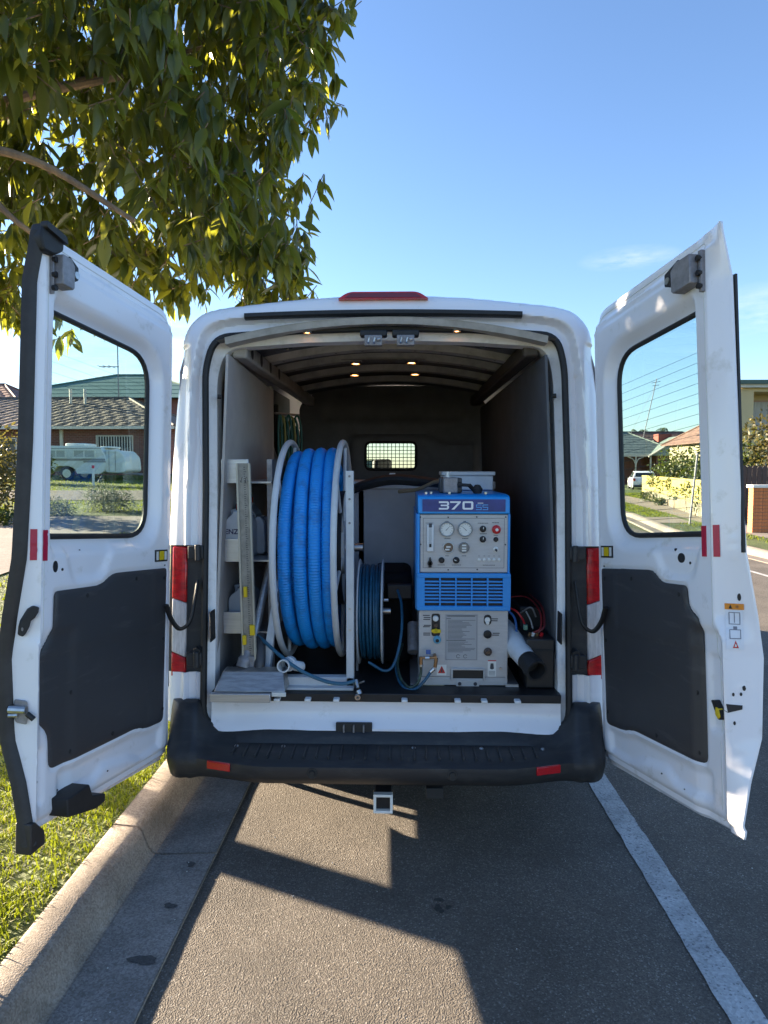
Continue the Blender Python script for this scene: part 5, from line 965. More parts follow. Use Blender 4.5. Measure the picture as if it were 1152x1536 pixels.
# --- shelf rack on the left with its load
sh_ = thing("shelf_rack", "aluminium shelf rack along the pale lining, jugs on its shelves", "shelf rack", Vn(-0.66, 0.6, FL))
for z0, z1 in ((1.640, 1.755), (1.262, 1.375), (0.912, 1.018)):
    MB().box((-0.788, 0.20, z0), (-0.655, 0.212, z1)).build("shelf_lip", ALU, sh_, van=True, bevel=0.002); MB().box((-0.788, 0.214, z0), (-0.55, 1.25, z0 + 0.008)).build("shelf", ALU, sh_, van=True)
for y in (0.24, 1.22): MB().box((-0.575, y, FL + 0.002), (-0.550, y + 0.02, 1.755)).build("post", GREYM, sh_, van=True)
MB().box((-0.56, 0.25, 1.60), (-0.552, 1.22, 1.755)).build("side_rail", BULK, sh_, van=True)
def jug(x, y, z, w, d, h, label, cap=None, m=JUG, label_txt=False):
    t = thing("plastic_jug", label, "jug", Vn(x, y, z)); pr = arc_poly([(-w / 2, 0), (w / 2, 0), (w / 2, h * 0.78), (w * 0.14, h * 0.95), (w * 0.14, h), (-w * 0.14, h), (-w * 0.14, h * 0.95), (-w / 2, h * 0.78)], [0.012, 0.012, 0.03, 0.01, 0, 0, 0.01, 0.03], 4)
    mb = MB(); mb.prism(pr, -d / 2, d / 2, lambda a, b, c: (x + a, y + c, z + b)); mb.build("bottle", m, t, van=True, bevel=0.012, bseg=3)
    if cap: MB().lathe([(0.024, 0), (0.024, 0.028), (0.02, 0.030), (0, 0.030)], (x, y, z + h), (0, 0, 1), 18).build("cap", cap, t, van=True)
    MB().tube([(x - w * 0.3, y, z + h * 0.70), (x - w * 0.36, y, z + h * 0.98), (x - w * 0.05, y, z + h * 1.0)], 0.011, 8).build("handle", m, t, van=True)
    return t
RCAP = mat("orange_red_cap", (0.70, 0.07, 0.03), 0.4)
j1 = jug(-0.722, 0.32, 1.271, 0.125, 0.20, 0.235, "white chemical jug with red cap and handwriting, front of the middle shelf", RCAP)
PENM = mat("marker_pen", (0.03, 0.025, 0.09), 0.7)
for s_, z in (("ENZYM", 1.405), ("premix", 1.355)):
    text_obj(s_, 0.034, PENM, "handwriting", j1, lambda a, b, d, z=z: (-0.722 + a, 0.219 - d, z + b), bold=0.0008)
jug(-0.735, 0.55, 1.271, 0.11, 0.16, 0.26, "second white jug with red cap, half hidden at the back of the middle shelf", RCAP)
stack = thing("folded_cloths", "stack of grey and white folded cloths on the rack's middle shelf", "cloths", Vn(-0.605, 0.55, 1.27))
for i in range(4):
    mcl = (JUG, mat("grey_cloth", (0.16, 0.15, 0.17), 0.9, var=0.3), JUG, mat("grey_cloth", (0.16, 0.15, 0.17), 0.9))[i]
    MB().prism(arc_poly([(0, 0), (0.045, 0), (0.040, 0.17), (0.01, 0.20), (-0.02, 0.16)], 0.02, 4), 0, 0.02, lambda a, b, c, i=i: (-0.665 + a + i * 0.028, 0.40 + c * 6 + i * 0.04, 1.275 + b)).build("cloth", mcl, stack, van=True, bevel=0.005)
jug(-0.715, 0.36, 0.922, 0.13, 0.18, 0.20, "greyish squat jug without cap on the lowest shelf", None, mat("grey_jug", (0.36, 0.38, 0.42), 0.5))
MB().prism([(-0.04, 0), (0.05, 0), (0.05, 0.035), (-0.04, 0.035)], 0, 0.002, lambda a, b, c: (-0.715 + a, 0.262 - c, 0.95 + b)).build("jug_label", mat("green_label", (0.30, 0.40, 0.30), 0.5), bpy.data.objects["plastic_jug.002"], van=True)
# graduated bar standing upright
gb = thing("measuring_bar", "tall aluminium measuring bar with ruler markings and yellow tags, leaning by the rack", "measuring bar", Vn(-0.645, 0.12, 0.78))
lean = lambda x, y, z: (x - (z - 0.80) * 0.020, y, z)
MB(xf=lean).box((-0.672, 0.112, 0.775), (-0.610, 0.118, 1.735)).build("channel", mat("bar_centre", (0.34, 0.32, 0.29), 0.45, 0.2, var=0.3, vscale=18), gb, van=True)
for x in (-0.6735, -0.6165): MB(xf=lean).box((x, 0.098, 0.79 if x < -0.65 else 0.775), (x + 0.009, 0.120, 1.735)).build("edge_strip", mat("cream_strip", (0.52, 0.47, 0.37), 0.5, var=0.12), gb, van=True, bevel=0.002)
mb = MB(xf=lean)
for i in range(88):
    z = 0.81 + i * 0.0104; w = 0.012 if i % 5 == 0 else 0.007; mb.box((-0.640, 0.1105, z), (-0.640 + w, 0.1115, z + 0.0028))
tag(mb.build("ruler_ticks", INK, gb, van=True, smooth=False), kind='stuff')
for x, z, w, h in ((-0.655, 1.11, 0.016, 0.05), (-0.632, 0.93, 0.024, 0.05), (-0.668, 0.885, 0.018, 0.045)): MB(xf=lean).box((x, 0.090, z), (x + w, 0.108, z + h)).build("yellow_tag", YEL, gb, van=True, bevel=0.003)
for x in (-0.655, -0.635, -0.62): MB(xf=lean).tube([(x, 0.104, 1.655), (x + 0.004, 0.102, 1.645), (x + 0.006, 0.102, 1.665), (x + 0.011, 0.104, 1.672)], 0.0014, 5).build("pen_mark", INK, gb, van=True)
MB(xf=lean).box((-0.668, 0.095, 0.775), (-0.615, 0.125, 0.83)).build("foot", GREYM, gb, van=True, bevel=0.004)
# floor tool and its tubes
ft = thing("floor_extraction_tool", "flat stainless steel extraction tool head lying at the left of the load lip", "floor tool", Vn(-0.61, 0.0, FL))
MB().add([(-0.775, -0.035, 0.700), (-0.448, -0.030, 0.700), (-0.448, 0.10, 0.700), (-0.775, 0.10, 0.700), (-0.748, 0.035, 0.778), (-0.468, 0.035, 0.778), (-0.468, 0.10, 0.782), (-0.748, 0.10, 0.782)], [(0, 1, 5, 4), (4, 5, 6, 7), (0, 4, 7, 3), (1, 2, 6, 5), (2, 3, 7, 6), (0, 3, 2, 1)]).build("head", STEEL, ft, van=True, bevel=0.006)
MB().box((-0.785, -0.062, 0.664), (-0.512, -0.036, 0.703)).build("front_lip", ALU, ft, van=True, bevel=0.003); MB().box((-0.51, -0.040, 0.684), (-0.445, -0.03, 0.703)).build("front_lip", CREAM, ft, van=True, bevel=0.002)
wd = MB().tube([(-0.655, 0.16, 0.79), (-0.622, 0.28, 1.02), (-0.565, 0.50, 1.42)], 0.0195, 14).build("wand_tube", ALU, ft, van=True)
MB().tube(spline([(-0.67, 0.10, 0.775), (-0.66, 0.12, 0.82), (-0.645, 0.18, 0.90)], 6), [0.034] * 6 + [0.028] * 6 + [0.023], 14).build("swivel", GREYM, wd, van=True)
tag(MB().tube(spline([(-0.60, 0.10, 0.745), (-0.592, 0.11, 0.80), (-0.60, 0.16, 0.86), (-0.61, 0.24, 0.90)], 6), 0.026, 12).build("ribbed_cuff", mat("dark_grey_cuff", (0.06, 0.06, 0.065), 0.5), van=True), "dark ribbed hose cuff standing behind the steel tool head", "hose cuff")
pvc = thing("pvc_pipe_elbow", "short open white plastic pipe on the reel base beside the steel tool head", "pipe", Vn(-0.455, 0.05, 0.79))
MB().lathe([(0.024, 0), (0.030, 0), (0.030, 0.07), (0.024, 0.07), (0.024, 0.0)], (-0.462, 0.105, 0.795), (-0.1, -1, 0.1), 24).build("pipe", PVC, pvc, van=True); MB().lathe([(0.025, 0), (0.034, 0), (0.034, 0.03), (0.025, 0.03)], (-0.452, 0.13, 0.790), (-0.1, -1, 0.1), 24).build("collar", PVC, pvc, van=True)
MB().tube(spline([(-0.440, 0.11, 0.788), (-0.415, 0.115, 0.780), (-0.400, 0.135, 0.772)], 6), 0.024, 16).build("branch", PVC, pvc, van=True)
# coils hung in the sliding door bay
hk = thing("hanging_hose_coil", "coil of green and yellow striped hose hanging beyond the pale lining", "hose coil", Vn(-0.76, 1.45, 1.95))
for i in range(7):
    m_ = (mat("green_coil", (0.02, 0.11, 0.09), 0.5), mat("olive_coil", (0.24, 0.22, 0.05), 0.5))[i % 3 == 1]
    x = -0.735 + i * 0.016; MB().tube([(x + 0.03 * math.sin(t) * (0.4 + .1 * i), 1.50 + 0.02 * i, 1.90 + 0.17 * math.cos(t) - 0.01 * (i % 3)) for t in np.linspace(0, 2 * math.pi, 25)[:-1]], 0.0075, 8, closed=True).build("loop", m_, hk, van=True)
MB().cyl((-0.76, 1.46, 2.075), (-0.63, 1.66, 2.075), 0.008, seg=8).build("hook", GREYM, hk, van=True)

# ------------------------------------------------------------------ foliage
LEAF = leafmat("gum_leaf", (0.034, 0.060, 0.018), (0.085, 0.112, 0.034), (0.38, 0.39, 0.03), 0.32, 0.38)
SHRUB = leafmat("shrub_leaf", (0.022, 0.042, 0.010), (0.060, 0.085, 0.018), (0.12, 0.15, 0.02), 0.5, 0.3)
GREYSHRUB = leafmat("grey_green_leaf", (0.11, 0.13, 0.10), (0.20, 0.22, 0.17), (0.16, 0.18, 0.12), 0.6, 0.25)
OLIVE = leafmat("olive_hedge_leaf", (0.045, 0.045, 0.014), (0.11, 0.095, 0.028), (0.16, 0.14, 0.03), 0.55, 0.3)
GBLADE = leafmat("grass_blade", (0.085, 0.125, 0.008), (0.21, 0.235, 0.018), (0.24, 0.28, 0.012), 0.6, 0.4, 0.15)
DRY = leafmat("dry_grass_blade", (0.22, 0.20, 0.06), (0.36, 0.32, 0.12), (0.28, 0.25, 0.08), 0.6, 0.4)
# leaf template along +x, folded on the midrib, drooping
ST = [(0.0, 0.0), (0.16, 0.085), (0.38, 0.145), (0.62, 0.120), (0.84, 0.055), (1.0, 0.0)]
def leaf_template(fold=0.35, curl=0.16):
    v = []; f = []
    for i, (t, w) in enumerate(ST):
        z = -curl * t * t
        if w == 0: v.append((t, 0, z))
        else: v += [(t, -w, z + w * fold), (t, 0, z), (t, w, z + w * fold)]
    f += [(0, 1, 2), (0, 2, 3)]
    for i in range(3):
        b = 1 + 3 * i; f += [(b, b + 3, b + 1), (b + 1, b + 3, b + 4), (b + 1, b + 4, b + 2), (b + 2, b + 4, b + 5)]
    f += [(10, 13, 11), (11, 13, 12)]
    return np.array(v), np.array(f)
LT, LFc = leaf_template()
def frames(dirs, roll):
    d = dirs / np.linalg.norm(dirs, axis=1, keepdims=True); up = np.tile([0., 0., 1.], (len(d), 1)); s = np.cross(up, d); ln = np.linalg.norm(s, axis=1, keepdims=True)
    s = np.where(ln < 1e-3, [[1., 0, 0]], s / np.maximum(ln, 1e-6)); n = np.cross(d, s); c = np.cos(roll)[:, None]; q = np.sin(roll)[:, None]
    return d, s * c + n * q, -s * q + n * c
def leaf_mass(name, pos, dirs, size, roll, m, parent, kind='stuff', wid=1.0, tmpl=LT, fc=LFc):
    d, s, n = frames(dirs, roll); N = len(pos); T = tmpl
    v = pos[:, None, :] + size[:, None, None] * (d[:, None, :] * T[None, :, 0:1] + s[:, None, :] * T[None, :, 1:2] * wid + n[:, None, :] * T[None, :, 2:3])
    f = fc[None] + (np.arange(N) * len(T))[:, None, None]
    return fast_mesh(name, v.reshape(-1, 3), f.reshape(-1), 3, m, parent, kind)
tree = thing("street_tree", "big leafy street tree with long drooping leaves overhanging the van from the verge", "tree", (-4.6, 4.57, 0.2))
MB().tube(spline([(-4.6, 4.57, 0.0), (-4.57, 4.58, 1.0), (-4.62, 4.57, 2.1), (-4.6, 4.6, 3.0)], 6), [0.15] + [0.125 - 0.001 * i for i in range(18)], 14).build("trunk", BARK, tree)
limbs = [[(-4.6, 4.6, 2.9), (-3.9, 4.5, 3.35), (-3.0, 4.1, 3.62), (-2.3, 3.9, 3.75), (-1.6, 4.0, 3.95)], [(-3.9, 4.5, 3.35), (-3.2, 4.0, 3.40), (-2.4, 3.7, 3.42), (-1.9, 3.6, 3.30), (-1.4, 3.6, 3.0)], [(-4.6, 4.6, 2.95), (-4.2, 5.0, 4.2), (-3.4, 4.9, 5.2), (-2.2, 4.8, 5.7)],
         [(-2.4, 3.7, 3.42), (-2.1, 3.75, 3.05), (-1.6, 4.0, 2.75)], [(-4.6, 4.6, 2.95), (-5.2, 5.2, 4.3), (-5.6, 5.2, 5.5)], [(-2.3, 3.9, 3.75), (-1.7, 4.5, 4.3), (-1.0, 4.7, 4.6)], [(-3.0, 4.1, 3.62), (-2.5, 3.6, 4.2), (-2.0, 3.4, 4.7)], [(-2.2, 4.8, 5.7), (-1.4, 4.6, 5.4), (-0.9, 4.4, 4.9)], [(-3.9, 4.5, 3.35), (-4.2, 3.8, 3.2), (-4.6, 3.2, 3.4)]]
for L in limbs:
    p = spline(L, 6); r0 = 0.062 if L[0][2] < 3.1 else (0.045 if L is limbs[1] else 0.024)
    MB().tube(p, [r0 * (1 - 0.72 * i / (len(p) - 1)) for i in range(len(p))], 8).build("branch", BARK, tree)
g = np.random.default_rng(11)
def in_crown(p):
    x, y, z = p[:, 0], p[:, 1], p[:, 2]
    a = np.abs((x + 3.25) / 2.72) ** 3.2 + np.abs((y - 4.95) / 1.85) ** 3.2 + np.abs((z - 5.25) / 2.75) ** 3.2 + 0.22 * np.sin(x * 3.1 + 1) * np.sin(z * 2.7) + 0.16 * np.sin(z * 6.1 + x * 4) * np.sin(y * 4)
    low = z < 2.98 + np.clip((x + 1.5) * 0.10, -0.1, 0.1) - 0.10 * (y - 4.2) * (y < 4.2) + 0.13 * np.sin(x * 4.3) * np.sin(y * 3.1)
    return a, low
C = g.uniform((-6.2, 3.0, 2.4), (-0.2, 6.9, 7.9), (90000, 3)); a, low = in_crown(C)
keepc = (a < 1.0) & ~low
gap = np.sin(C[:, 0] * 5.3 + 0.7) * np.sin(C[:, 2] * 4.9 + C[:, 1]) + 0.55 * np.sin(C[:, 0] * 11 + C[:, 2] * 9)
keepc &= (gap > -0.28) & (g.random(len(C)) < np.clip(0.30 + 0.9 * a, 0, 1))
# open pocket round the bare limbs at the lower left
pk = ((C[:, 0] + 2.55) / 0.85) ** 2 + ((C[:, 1] - 3.9) / 1.1) ** 2 + ((C[:, 2] - 3.25) / 0.50) ** 2
keepc &= ~((pk < 1) & (g.random(len(C)) < 0.88))
C = C[keepc][:5200]
pos = []; dr = []; sz = []; tw = MB()
for c in C:
    k = g.integers(7, 13); sh = np.array([g.normal() * .5 - 0.0, g.normal() * .5, -0.55]); sh /= np.linalg.norm(sh); L = g.uniform(0.12, 0.30)
    tw.tube([tuple(c - sh * L), tuple(c)], 0.0035, 4, cap=False)
    for j in range(k):
        q = c - sh * L * g.random(); an = g.uniform(0, 2 * math.pi); e = g.normal(-0.98, 0.40)
        pos.append(q + g.normal(size=3) * 0.015); dr.append((math.cos(an) * math.cos(e), math.sin(an) * math.cos(e), math.sin(e))); sz.append(g.uniform(0.09, 0.225))
pos = np.array(pos); dr = np.array(dr); sz = np.array(sz); roll = g.uniform(-0.8, 0.8, len(pos))
tag(tw.build("twigs", BARK, tree, fixn=False), kind='stuff')
# the 300 leaves that show largest are leaves of their own
ax_f = np.array([-math.sin(R(1.52)), math.cos(R(1.52)), -math.sin(R(3.65))]); rel = pos - np.array([0, 0, 1.71]); dz = rel @ ax_f; rx = rel @ np.array([math.cos(R(1.52)), math.sin(R(1.52)), 0]); ru = rel[:, 2] + 0.0637 * dz
vis = (np.abs(rx / dz) < 0.56) & (ru / dz < 0.75) & (ru / dz > 0.29); score = np.where(vis, sz / dz, 0); top = np.argsort(-score)[:300]; rest = np.setdiff1d(np.arange(len(pos)), top)
leaf_mass("foliage", pos[rest], dr[rest], sz[rest], roll[rest], LEAF, tree, wid=1.15)
lm = bpy.data.meshes.new("leaf"); lm.from_pydata([tuple(p * np.array([1, 1.15, 1])) for p in LT], [], [tuple(int(q) for q in t) for t in LFc]); lm.materials.append(LEAF); lm.polygons.foreach_set('use_smooth', [True] * len(lm.polygons))
dF, sF, nF = frames(dr[top], roll[top])
for i, q in enumerate(top):
    o = bpy.data.objects.new("leaf", lm); COL.objects.link(o); o.parent = tree; p_ = pos[q] - np.array(OFF[tree.name]); M = Matrix(((dF[i][0], sF[i][0], nF[i][0], 0), (dF[i][1], sF[i][1], nF[i][1], 0), (dF[i][2], sF[i][2], nF[i][2], 0), (0, 0, 0, 1)))
    o.matrix_local = Matrix.Translation(Vector(p_)) @ M @ Matrix.Scale(float(sz[q]), 4)
# grass
def blades(name, xr, yr, n, hgt, zf, m, seed, wid=0.0022, dens=None):
    r = np.random.default_rng(seed); x = r.uniform(*xr, n); y = r.uniform(*yr, n)
    cl = 0.5 + 0.5 * np.sin(x * 9 + np.sin(y * 7) * 2) * np.sin(y * 11 + np.sin(x * 5) * 2)
    k = r.random(n) < 0.45 + 0.55 * cl
    if dens is not None: k &= dens(x, y, r)
    x, y, cl = x[k], y[k], cl[k]; n = len(x); z = np.array([zf(a, b) for a, b in zip(x, y)]) - 0.012; h = hgt * (0.35 + 0.6 * r.random(n) + 0.5 * cl * r.random(n)); an = r.uniform(0, 2 * math.pi, n); ln = r.uniform(0.25, 1.1, n) * h
    dx, dy = np.cos(an), np.sin(an); w = wid * (0.7 + 0.6 * r.random(n)); px_, py_ = -dy * w, dx * w
    v = np.stack([np.stack([x - px_, y - py_, z], -1), np.stack([x + px_, y + py_, z], -1), np.stack([x + dx * ln * .35 + px_ * .8, y + dy * ln * .35 + py_ * .8, z + h * .6], -1), np.stack([x + dx * ln * .35 - px_ * .8, y + dy * ln * .35 - py_ * .8, z + h * .6], -1), np.stack([x + dx * ln, y + dy * ln, z + h * (0.95 - 0.25 * r.random(n))], -1)], 1)
    f = np.array([[0, 1, 2], [0, 2, 3], [3, 2, 4]])[None] + (np.arange(n) * 5)[:, None, None]
    return fast_mesh(name, v.reshape(-1, 3), f.reshape(-1), 3, m, None, 'stuff')
edge = lambda x, y, r: (x < -1.278 - 0.03 * r.random(len(x))) & (np.sin(x * 13 + 2) * np.sin(y * 8.3) + 0.6 * np.sin(x * 31) * np.sin(y * 27) < 1.0)
blades("grass", (-3.6, -1.27), (1.4, 4.6), 64000, 0.040, zl, GBLADE, 1, 0.0026, edge)
blades("dry_grass", (-3.6, -1.29), (1.4, 4.6), 6000, 0.036, zl, DRY, 2, 0.0024, edge)
offp = lambda x, y, r: ~((x > -9.45) & (x < -5.65) & (y < 17.3)) & ~((y > 20.5) & (y < 24.3)) & ~((y > 13.5) & (y < 17.3) & (x > -5.7))
blades("lawn_grass", (-20, -1.32), (4.6, 33), 60000, 0.075, zl, GBLADE, 3, 0.009, offp)
dens_r = lambda x, y, r: (x > 7.8 + np.maximum(0, y - 16) * 0.055) & ~((y > 19.9) & (y < 22.5) & (x < 9.3)) & ~((x > 8.35 + np.maximum(0, y - 17) * 0.145) & (x < 9.8 + np.maximum(0, y - 17) * 0.145))
blades("verge_grass", (7.7, 16), (8, 45), 50000, 0.07, lambda x, y: 0.13, GBLADE, 4, 0.010, dens_r)
def cloud(name, parent, ells, n, size, m, seed, wid=1.6, droop=0.0):
    r = np.random.default_rng(seed); P = []; Dd = []
    vol = np.array([e[3] * e[4] * e[5] for e in ells]); cnt = (n * vol / vol.sum()).astype(int) + 3
    for (cx, cy, cz, ax, ay, az), c in zip(ells, cnt):
        u = r.normal(size=(c, 3)); u /= np.linalg.norm(u, axis=1, keepdims=True); rad = r.random((c, 1)) ** 0.45; lump = 1 + 0.22 * np.sin(u[:, :1] * 7 + seed) * np.sin(u[:, 2:] * 6 + cx)
        P.append(np.array([cx, cy, cz]) + u * rad * lump * np.array([ax, ay, az])); Dd.append(u * 0.8 + r.normal(size=(c, 3)) * 0.7 + np.array([0, 0, -droop]))
    P = np.concatenate(P); Dd = np.concatenate(Dd); return leaf_mass(name, P, Dd, r.uniform(0.6, 1.3, len(P)) * size, r.uniform(-1.5, 1.5, len(P)), m, parent, 'stuff', wid)
def bush(name, label, cat, base, ells, n, size, m, seed, group=None, stems=5, **k):
    t = thing(name, label, cat, base, group); mb = MB(); rr = random.Random(seed)
    for i in range(stems):
        e = ells[i % len(ells)]; mb.tube(spline([(base[0] + rr.uniform(-.15, .15) * e[3], base[1] + rr.uniform(-.15, .15), base[2] - 0.05), ((base[0] + e[0]) / 2, (base[1] + e[1]) / 2, (base[2] + e[2]) / 2), (e[0] + rr.uniform(-.3, .3) * e[3], e[1], e[2] + e[5] * 0.4)], 4), [0.03 * (1 - i_ / 10) * max(0.3, e[5]) for i_ in range(9)], 6)
    mb.build("stems", BARK, t); cloud("foliage", t, ells, n, size, m, seed, **k); return t

# ------------------------------------------------------------------ houses and things on the left
def brick_mat(name, c1, c2, mort, scale):
    m = bpy.data.materials.new(name); m.use_nodes = True; t = m.node_tree; b = t.nodes['Principled BSDF']; b.inputs['Roughness'].default_value = 0.85
    tco = t.nodes.new("ShaderNodeTexCoord"); mp_ = t.nodes.new("ShaderNodeMapping"); mp_.inputs['Rotation'].default_value = (R(90), 0, 0); br_ = t.nodes.new("ShaderNodeTexBrick"); br_.inputs['Scale'].default_value = scale
    br_.inputs['Color1'].default_value = (*c1, 1); br_.inputs['Color2'].default_value = (*c2, 1); br_.inputs['Mortar'].default_value = (*mort, 1); br_.inputs['Mortar Size'].default_value = 0.015
    br_.inputs['Brick Width'].default_value = 0.46; br_.inputs['Row Height'].default_value = 0.17
    t.links.new(tco.outputs['Object'], mp_.inputs[0]); t.links.new(mp_.outputs[0], br_.inputs['Vector']); t.links.new(br_.outputs[0], b.inputs['Base Color']); return m
BRICK = brick_mat("red_brick", (0.22, 0.075, 0.055), (0.15, 0.05, 0.04), (0.24, 0.20, 0.17), 2.0)
BRICKO = brick_mat("orange_brick", (0.52, 0.20, 0.09), (0.42, 0.15, 0.07), (0.40, 0.30, 0.22), 2.0)
TILE = mat("weathered_brown_tiles", (0.15, 0.12, 0.095), 0.75, col2=(0.075, 0.062, 0.052), vscale=2.5, ramp=(0.3, 0.6), bump=0.4, bscale=12, bdist=0.03)
TILER = mat("reddish_tiles", (0.23, 0.12, 0.09), 0.75, col2=(0.12, 0.07, 0.055), vscale=3, bump=0.4, bscale=12, bdist=0.03)
GREENR = mat("green_metal_roof", (0.115, 0.205, 0.16), 0.5, var=0.15, vscale=1.5)
GREYR = mat("grey_green_tiles", (0.17, 0.21, 0.19), 0.7, col2=(0.11, 0.14, 0.13), vscale=3, bump=0.3, bscale=12, bdist=0.03)
TRIMW = mat("cream_house_trim", (0.62, 0.58, 0.50), 0.6, var=0.1); DARKW = mat("dark_window_glass", (0.035, 0.045, 0.05), 0.12); CURT = mat("pale_curtain", (0.52, 0.50, 0.46), 0.8, var=0.25, stretch=(8, 8, 0.5), vscale=3)
def hip_roof(name, m, parent, x0, x1, y0, y1, z0, z1, hipl, hipr, courses=16, wave=0.0):
    """stepped tile courses from eaves to ridge on the two long slopes and the hips"""
    mb = MB(); ym = (y0 + y1) / 2
    for k in range(courses):
        for dst in (0,):
            a, b = k / courses, (k + 1.15) / courses; b = min(b, 1)
            za, zb = z0 + (z1 - z0) * a + 0.03, z0 + (z1 - z0) * b
            for s_, ye in ((1, y0), (-1, y1)):
                ya, yb = ye + (ym - ye) * a, ye + (ym - ye) * b; xa0, xb0 = x0 + hipl * a, x0 + hipl * b; xa1, xb1 = x1 - hipr * a, x1 - hipr * b
                n_ = max(2, int((xa1 - xa0) / 0.32)) if wave else 2; va = []; vb = []; vc = []
                for i in range(n_ + 1):
                    t = i / n_; wv = wave * (i % 2); va.append((xa0 + (xa1 - xa0) * t, ya, za + wv)); vb.append((xb0 + (xb1 - xb0) * t, yb, zb + wv)); vc.append((xa0 + (xa1 - xa0) * t, ya, za - 0.05))
                mb.loft([vc, va, vb])
            for xe, hp, s_ in ((x0, hipl, 1), (x1, -hipr, -1)):
                if abs(hp) < 0.05: continue
                xa, xb = xe + hp * a, xe + hp * b; ya0, ya1 = y0 + (ym - y0) * a, y1 + (ym - y1) * a; yb0, yb1 = y0 + (ym - y0) * b, y1 + (ym - y1) * b
                mb.loft([[(xa, ya0, za - 0.05), (xa, ya1, za - 0.05)], [(xa, ya0, za), (xa, ya1, za)], [(xb, yb0, zb), (xb, yb1, zb)]])
    o = mb.build(name, m, parent, smooth=False, fixn=False)
    c = MB().tube([(x0 + hipl, ym, z1 + 0.03), (x1 - hipr, ym, z1 + 0.03)], 0.09, 6)
    for xe, hp in ((x0, hipl), (x1, -hipr)):
        if abs(hp) > 0.05:
            for ye in (y0, y1): c.tube([(xe, ye, z0 + 0.05), (xe + hp, ym, z1 + 0.03)], 0.08, 6)
    c.build("ridge_tiles", m, o); return o
def window(parent, x0, x1, z0, z1, y, mf, mp_, bars=0, barm=None, nm="window"):
    w = MB(); t = 0.06
    for a, b in (((x0 - t, z0 - t), (x1 + t, z0)), ((x0 - t, z1), (x1 + t, z1 + t)), ((x0 - t, z0), (x0, z1)), ((x1, z0), (x1 + t, z1)), (((x0 + x1) / 2 - .02, z0), ((x0 + x1) / 2 + .02, z1))): w.box((a[0], y - 0.05, a[1]), (b[0], y + 0.03, b[1]))
    wn = w.build(nm, mf, parent, smooth=False); MB().box((x0, y - 0.02, z0), (x1, y - 0.012, z1)).build("pane", mp_, wn, smooth=False)
    for i in range(bars):
        x = x0 + (i + 0.5) * (x1 - x0) / bars; MB().box((x - 0.018, y - 0.10, z0), (x + 0.018, y - 0.07, z1)).build("window_bar", barm or mf, wn, smooth=False)
    return wn
h = thing("brick_house", "red brick house with brown tiled hip roof behind the parked caravan", "house", (-19, 36, 1.2))
MB().box((-27, 34, 0.9), (-11.9, 42, 3.75)).build("wall", BRICK, h, smooth=False); hip_roof("roof", TILE, h, -27.8, -11.2, 33.35, 42.6, 3.78, 5.62, 4.0, 4.1, 15, 0.045)
MB().box((-27.8, 33.28, 3.66), (-11.2, 33.36, 3.80)).build("gutter_board", TRIMW, h, smooth=False); MB().box((-17.2, 33.88, 1.2), (-17.05, 33.98, 3.66)).build("downpipe", TRIMW, h, smooth=False)
window(h, -15.33, -13.57, 1.66, 3.32, 33.99, TRIMW, DARKW, 13, mat("white_bars", (0.66, 0.66, 0.62), 0.6)); window(h, -21.5, -19.5, 1.75, 3.2, 33.99, TRIMW, DARKW)
for x in (-18.1, -17.3): MB().cyl((x, 37, 4.9), (x, 37, 6.05), 0.07, seg=10).build("vent_pipe", TRIMW, h)
an = thing("roof_antenna", "tall thin TV aerial mast above the brick house's roof, seen in the kerb side window", "antenna", (-15.95, 38.2, 5.5))
MB().cyl((-15.95, 38.2, 5.45), (-15.95, 38.2, 8.8), 0.035, seg=8).build("mast", GREYM, an); ab = MB(); ab.cyl((-17.0, 38.2, 7.42), (-15.9, 38.2, 7.42), 0.025, seg=6)
for x in (-16.9, -16.6, -16.3): ab.cyl((x, 37.7, 7.42), (x, 38.7, 7.42), 0.014, seg=6)
ab.cyl((-15.95, 38.2, 7.25), (-15.95, 38.2, 7.75), 0.02, seg=6).build("boom", GREYM, an)
h = thing("two_storey_house", "house with a broad green metal roof rising behind the brown tiled one", "house", (-22, 56, 1.8))
MB().box((-31, 52, 1.5), (-14.2, 62, 7.05)).build("wall", BRICK, h, smooth=False); hip_roof("roof", GREENR, h, -32, -13.2, 51.2, 62.8, 7.05, 9.5, 8.0, 8.0, 6); MB().box((-25.5, 51.93, 6.0), (-21.8, 51.99, 6.9)).build("balcony_rail", BULK, h, smooth=False); window(h, -20, -18, 4.6, 6.2, 51.99, TRIMW, DARKW)
h = thing("gable_house", "house with reddish tiled roof and white gable at the photo's left edge", "house", (-28, 46, 1.5))
MB().box((-36, 42, 1.0), (-23.6, 50, 5.2)).build("wall", BRICK, h, smooth=False); hip_roof("roof", TILER, h, -36.8, -23.0, 41.4, 50.6, 5.2, 7.4, 4, 4, 12, 0.045)
gv = MB().add([(-27.2, 40.8, 4.55), (-22.4, 40.8, 4.55), (-22.4, 40.8, 5.55), (-24.8, 40.8, 6.1), (-27.2, 40.8, 5.0), (-27.2, 42, 4.55), (-22.4, 42, 4.55), (-22.4, 42, 5.55), (-24.8, 42, 6.1), (-27.2, 42, 5.0)], [(0, 1, 2, 3, 4), (9, 8, 7, 6, 5)] + [(i, (i + 1) % 5, 5 + (i + 1) % 5, 5 + i) for i in range(5)]).build("white_gable", TRIMW, h, smooth=False)
for x in (-24.4, -22.7): MB().box((x - .1, 40.9, 1.2), (x + .1, 41.1, 4.55)).build("porch_post", TRIMW, h, smooth=False)
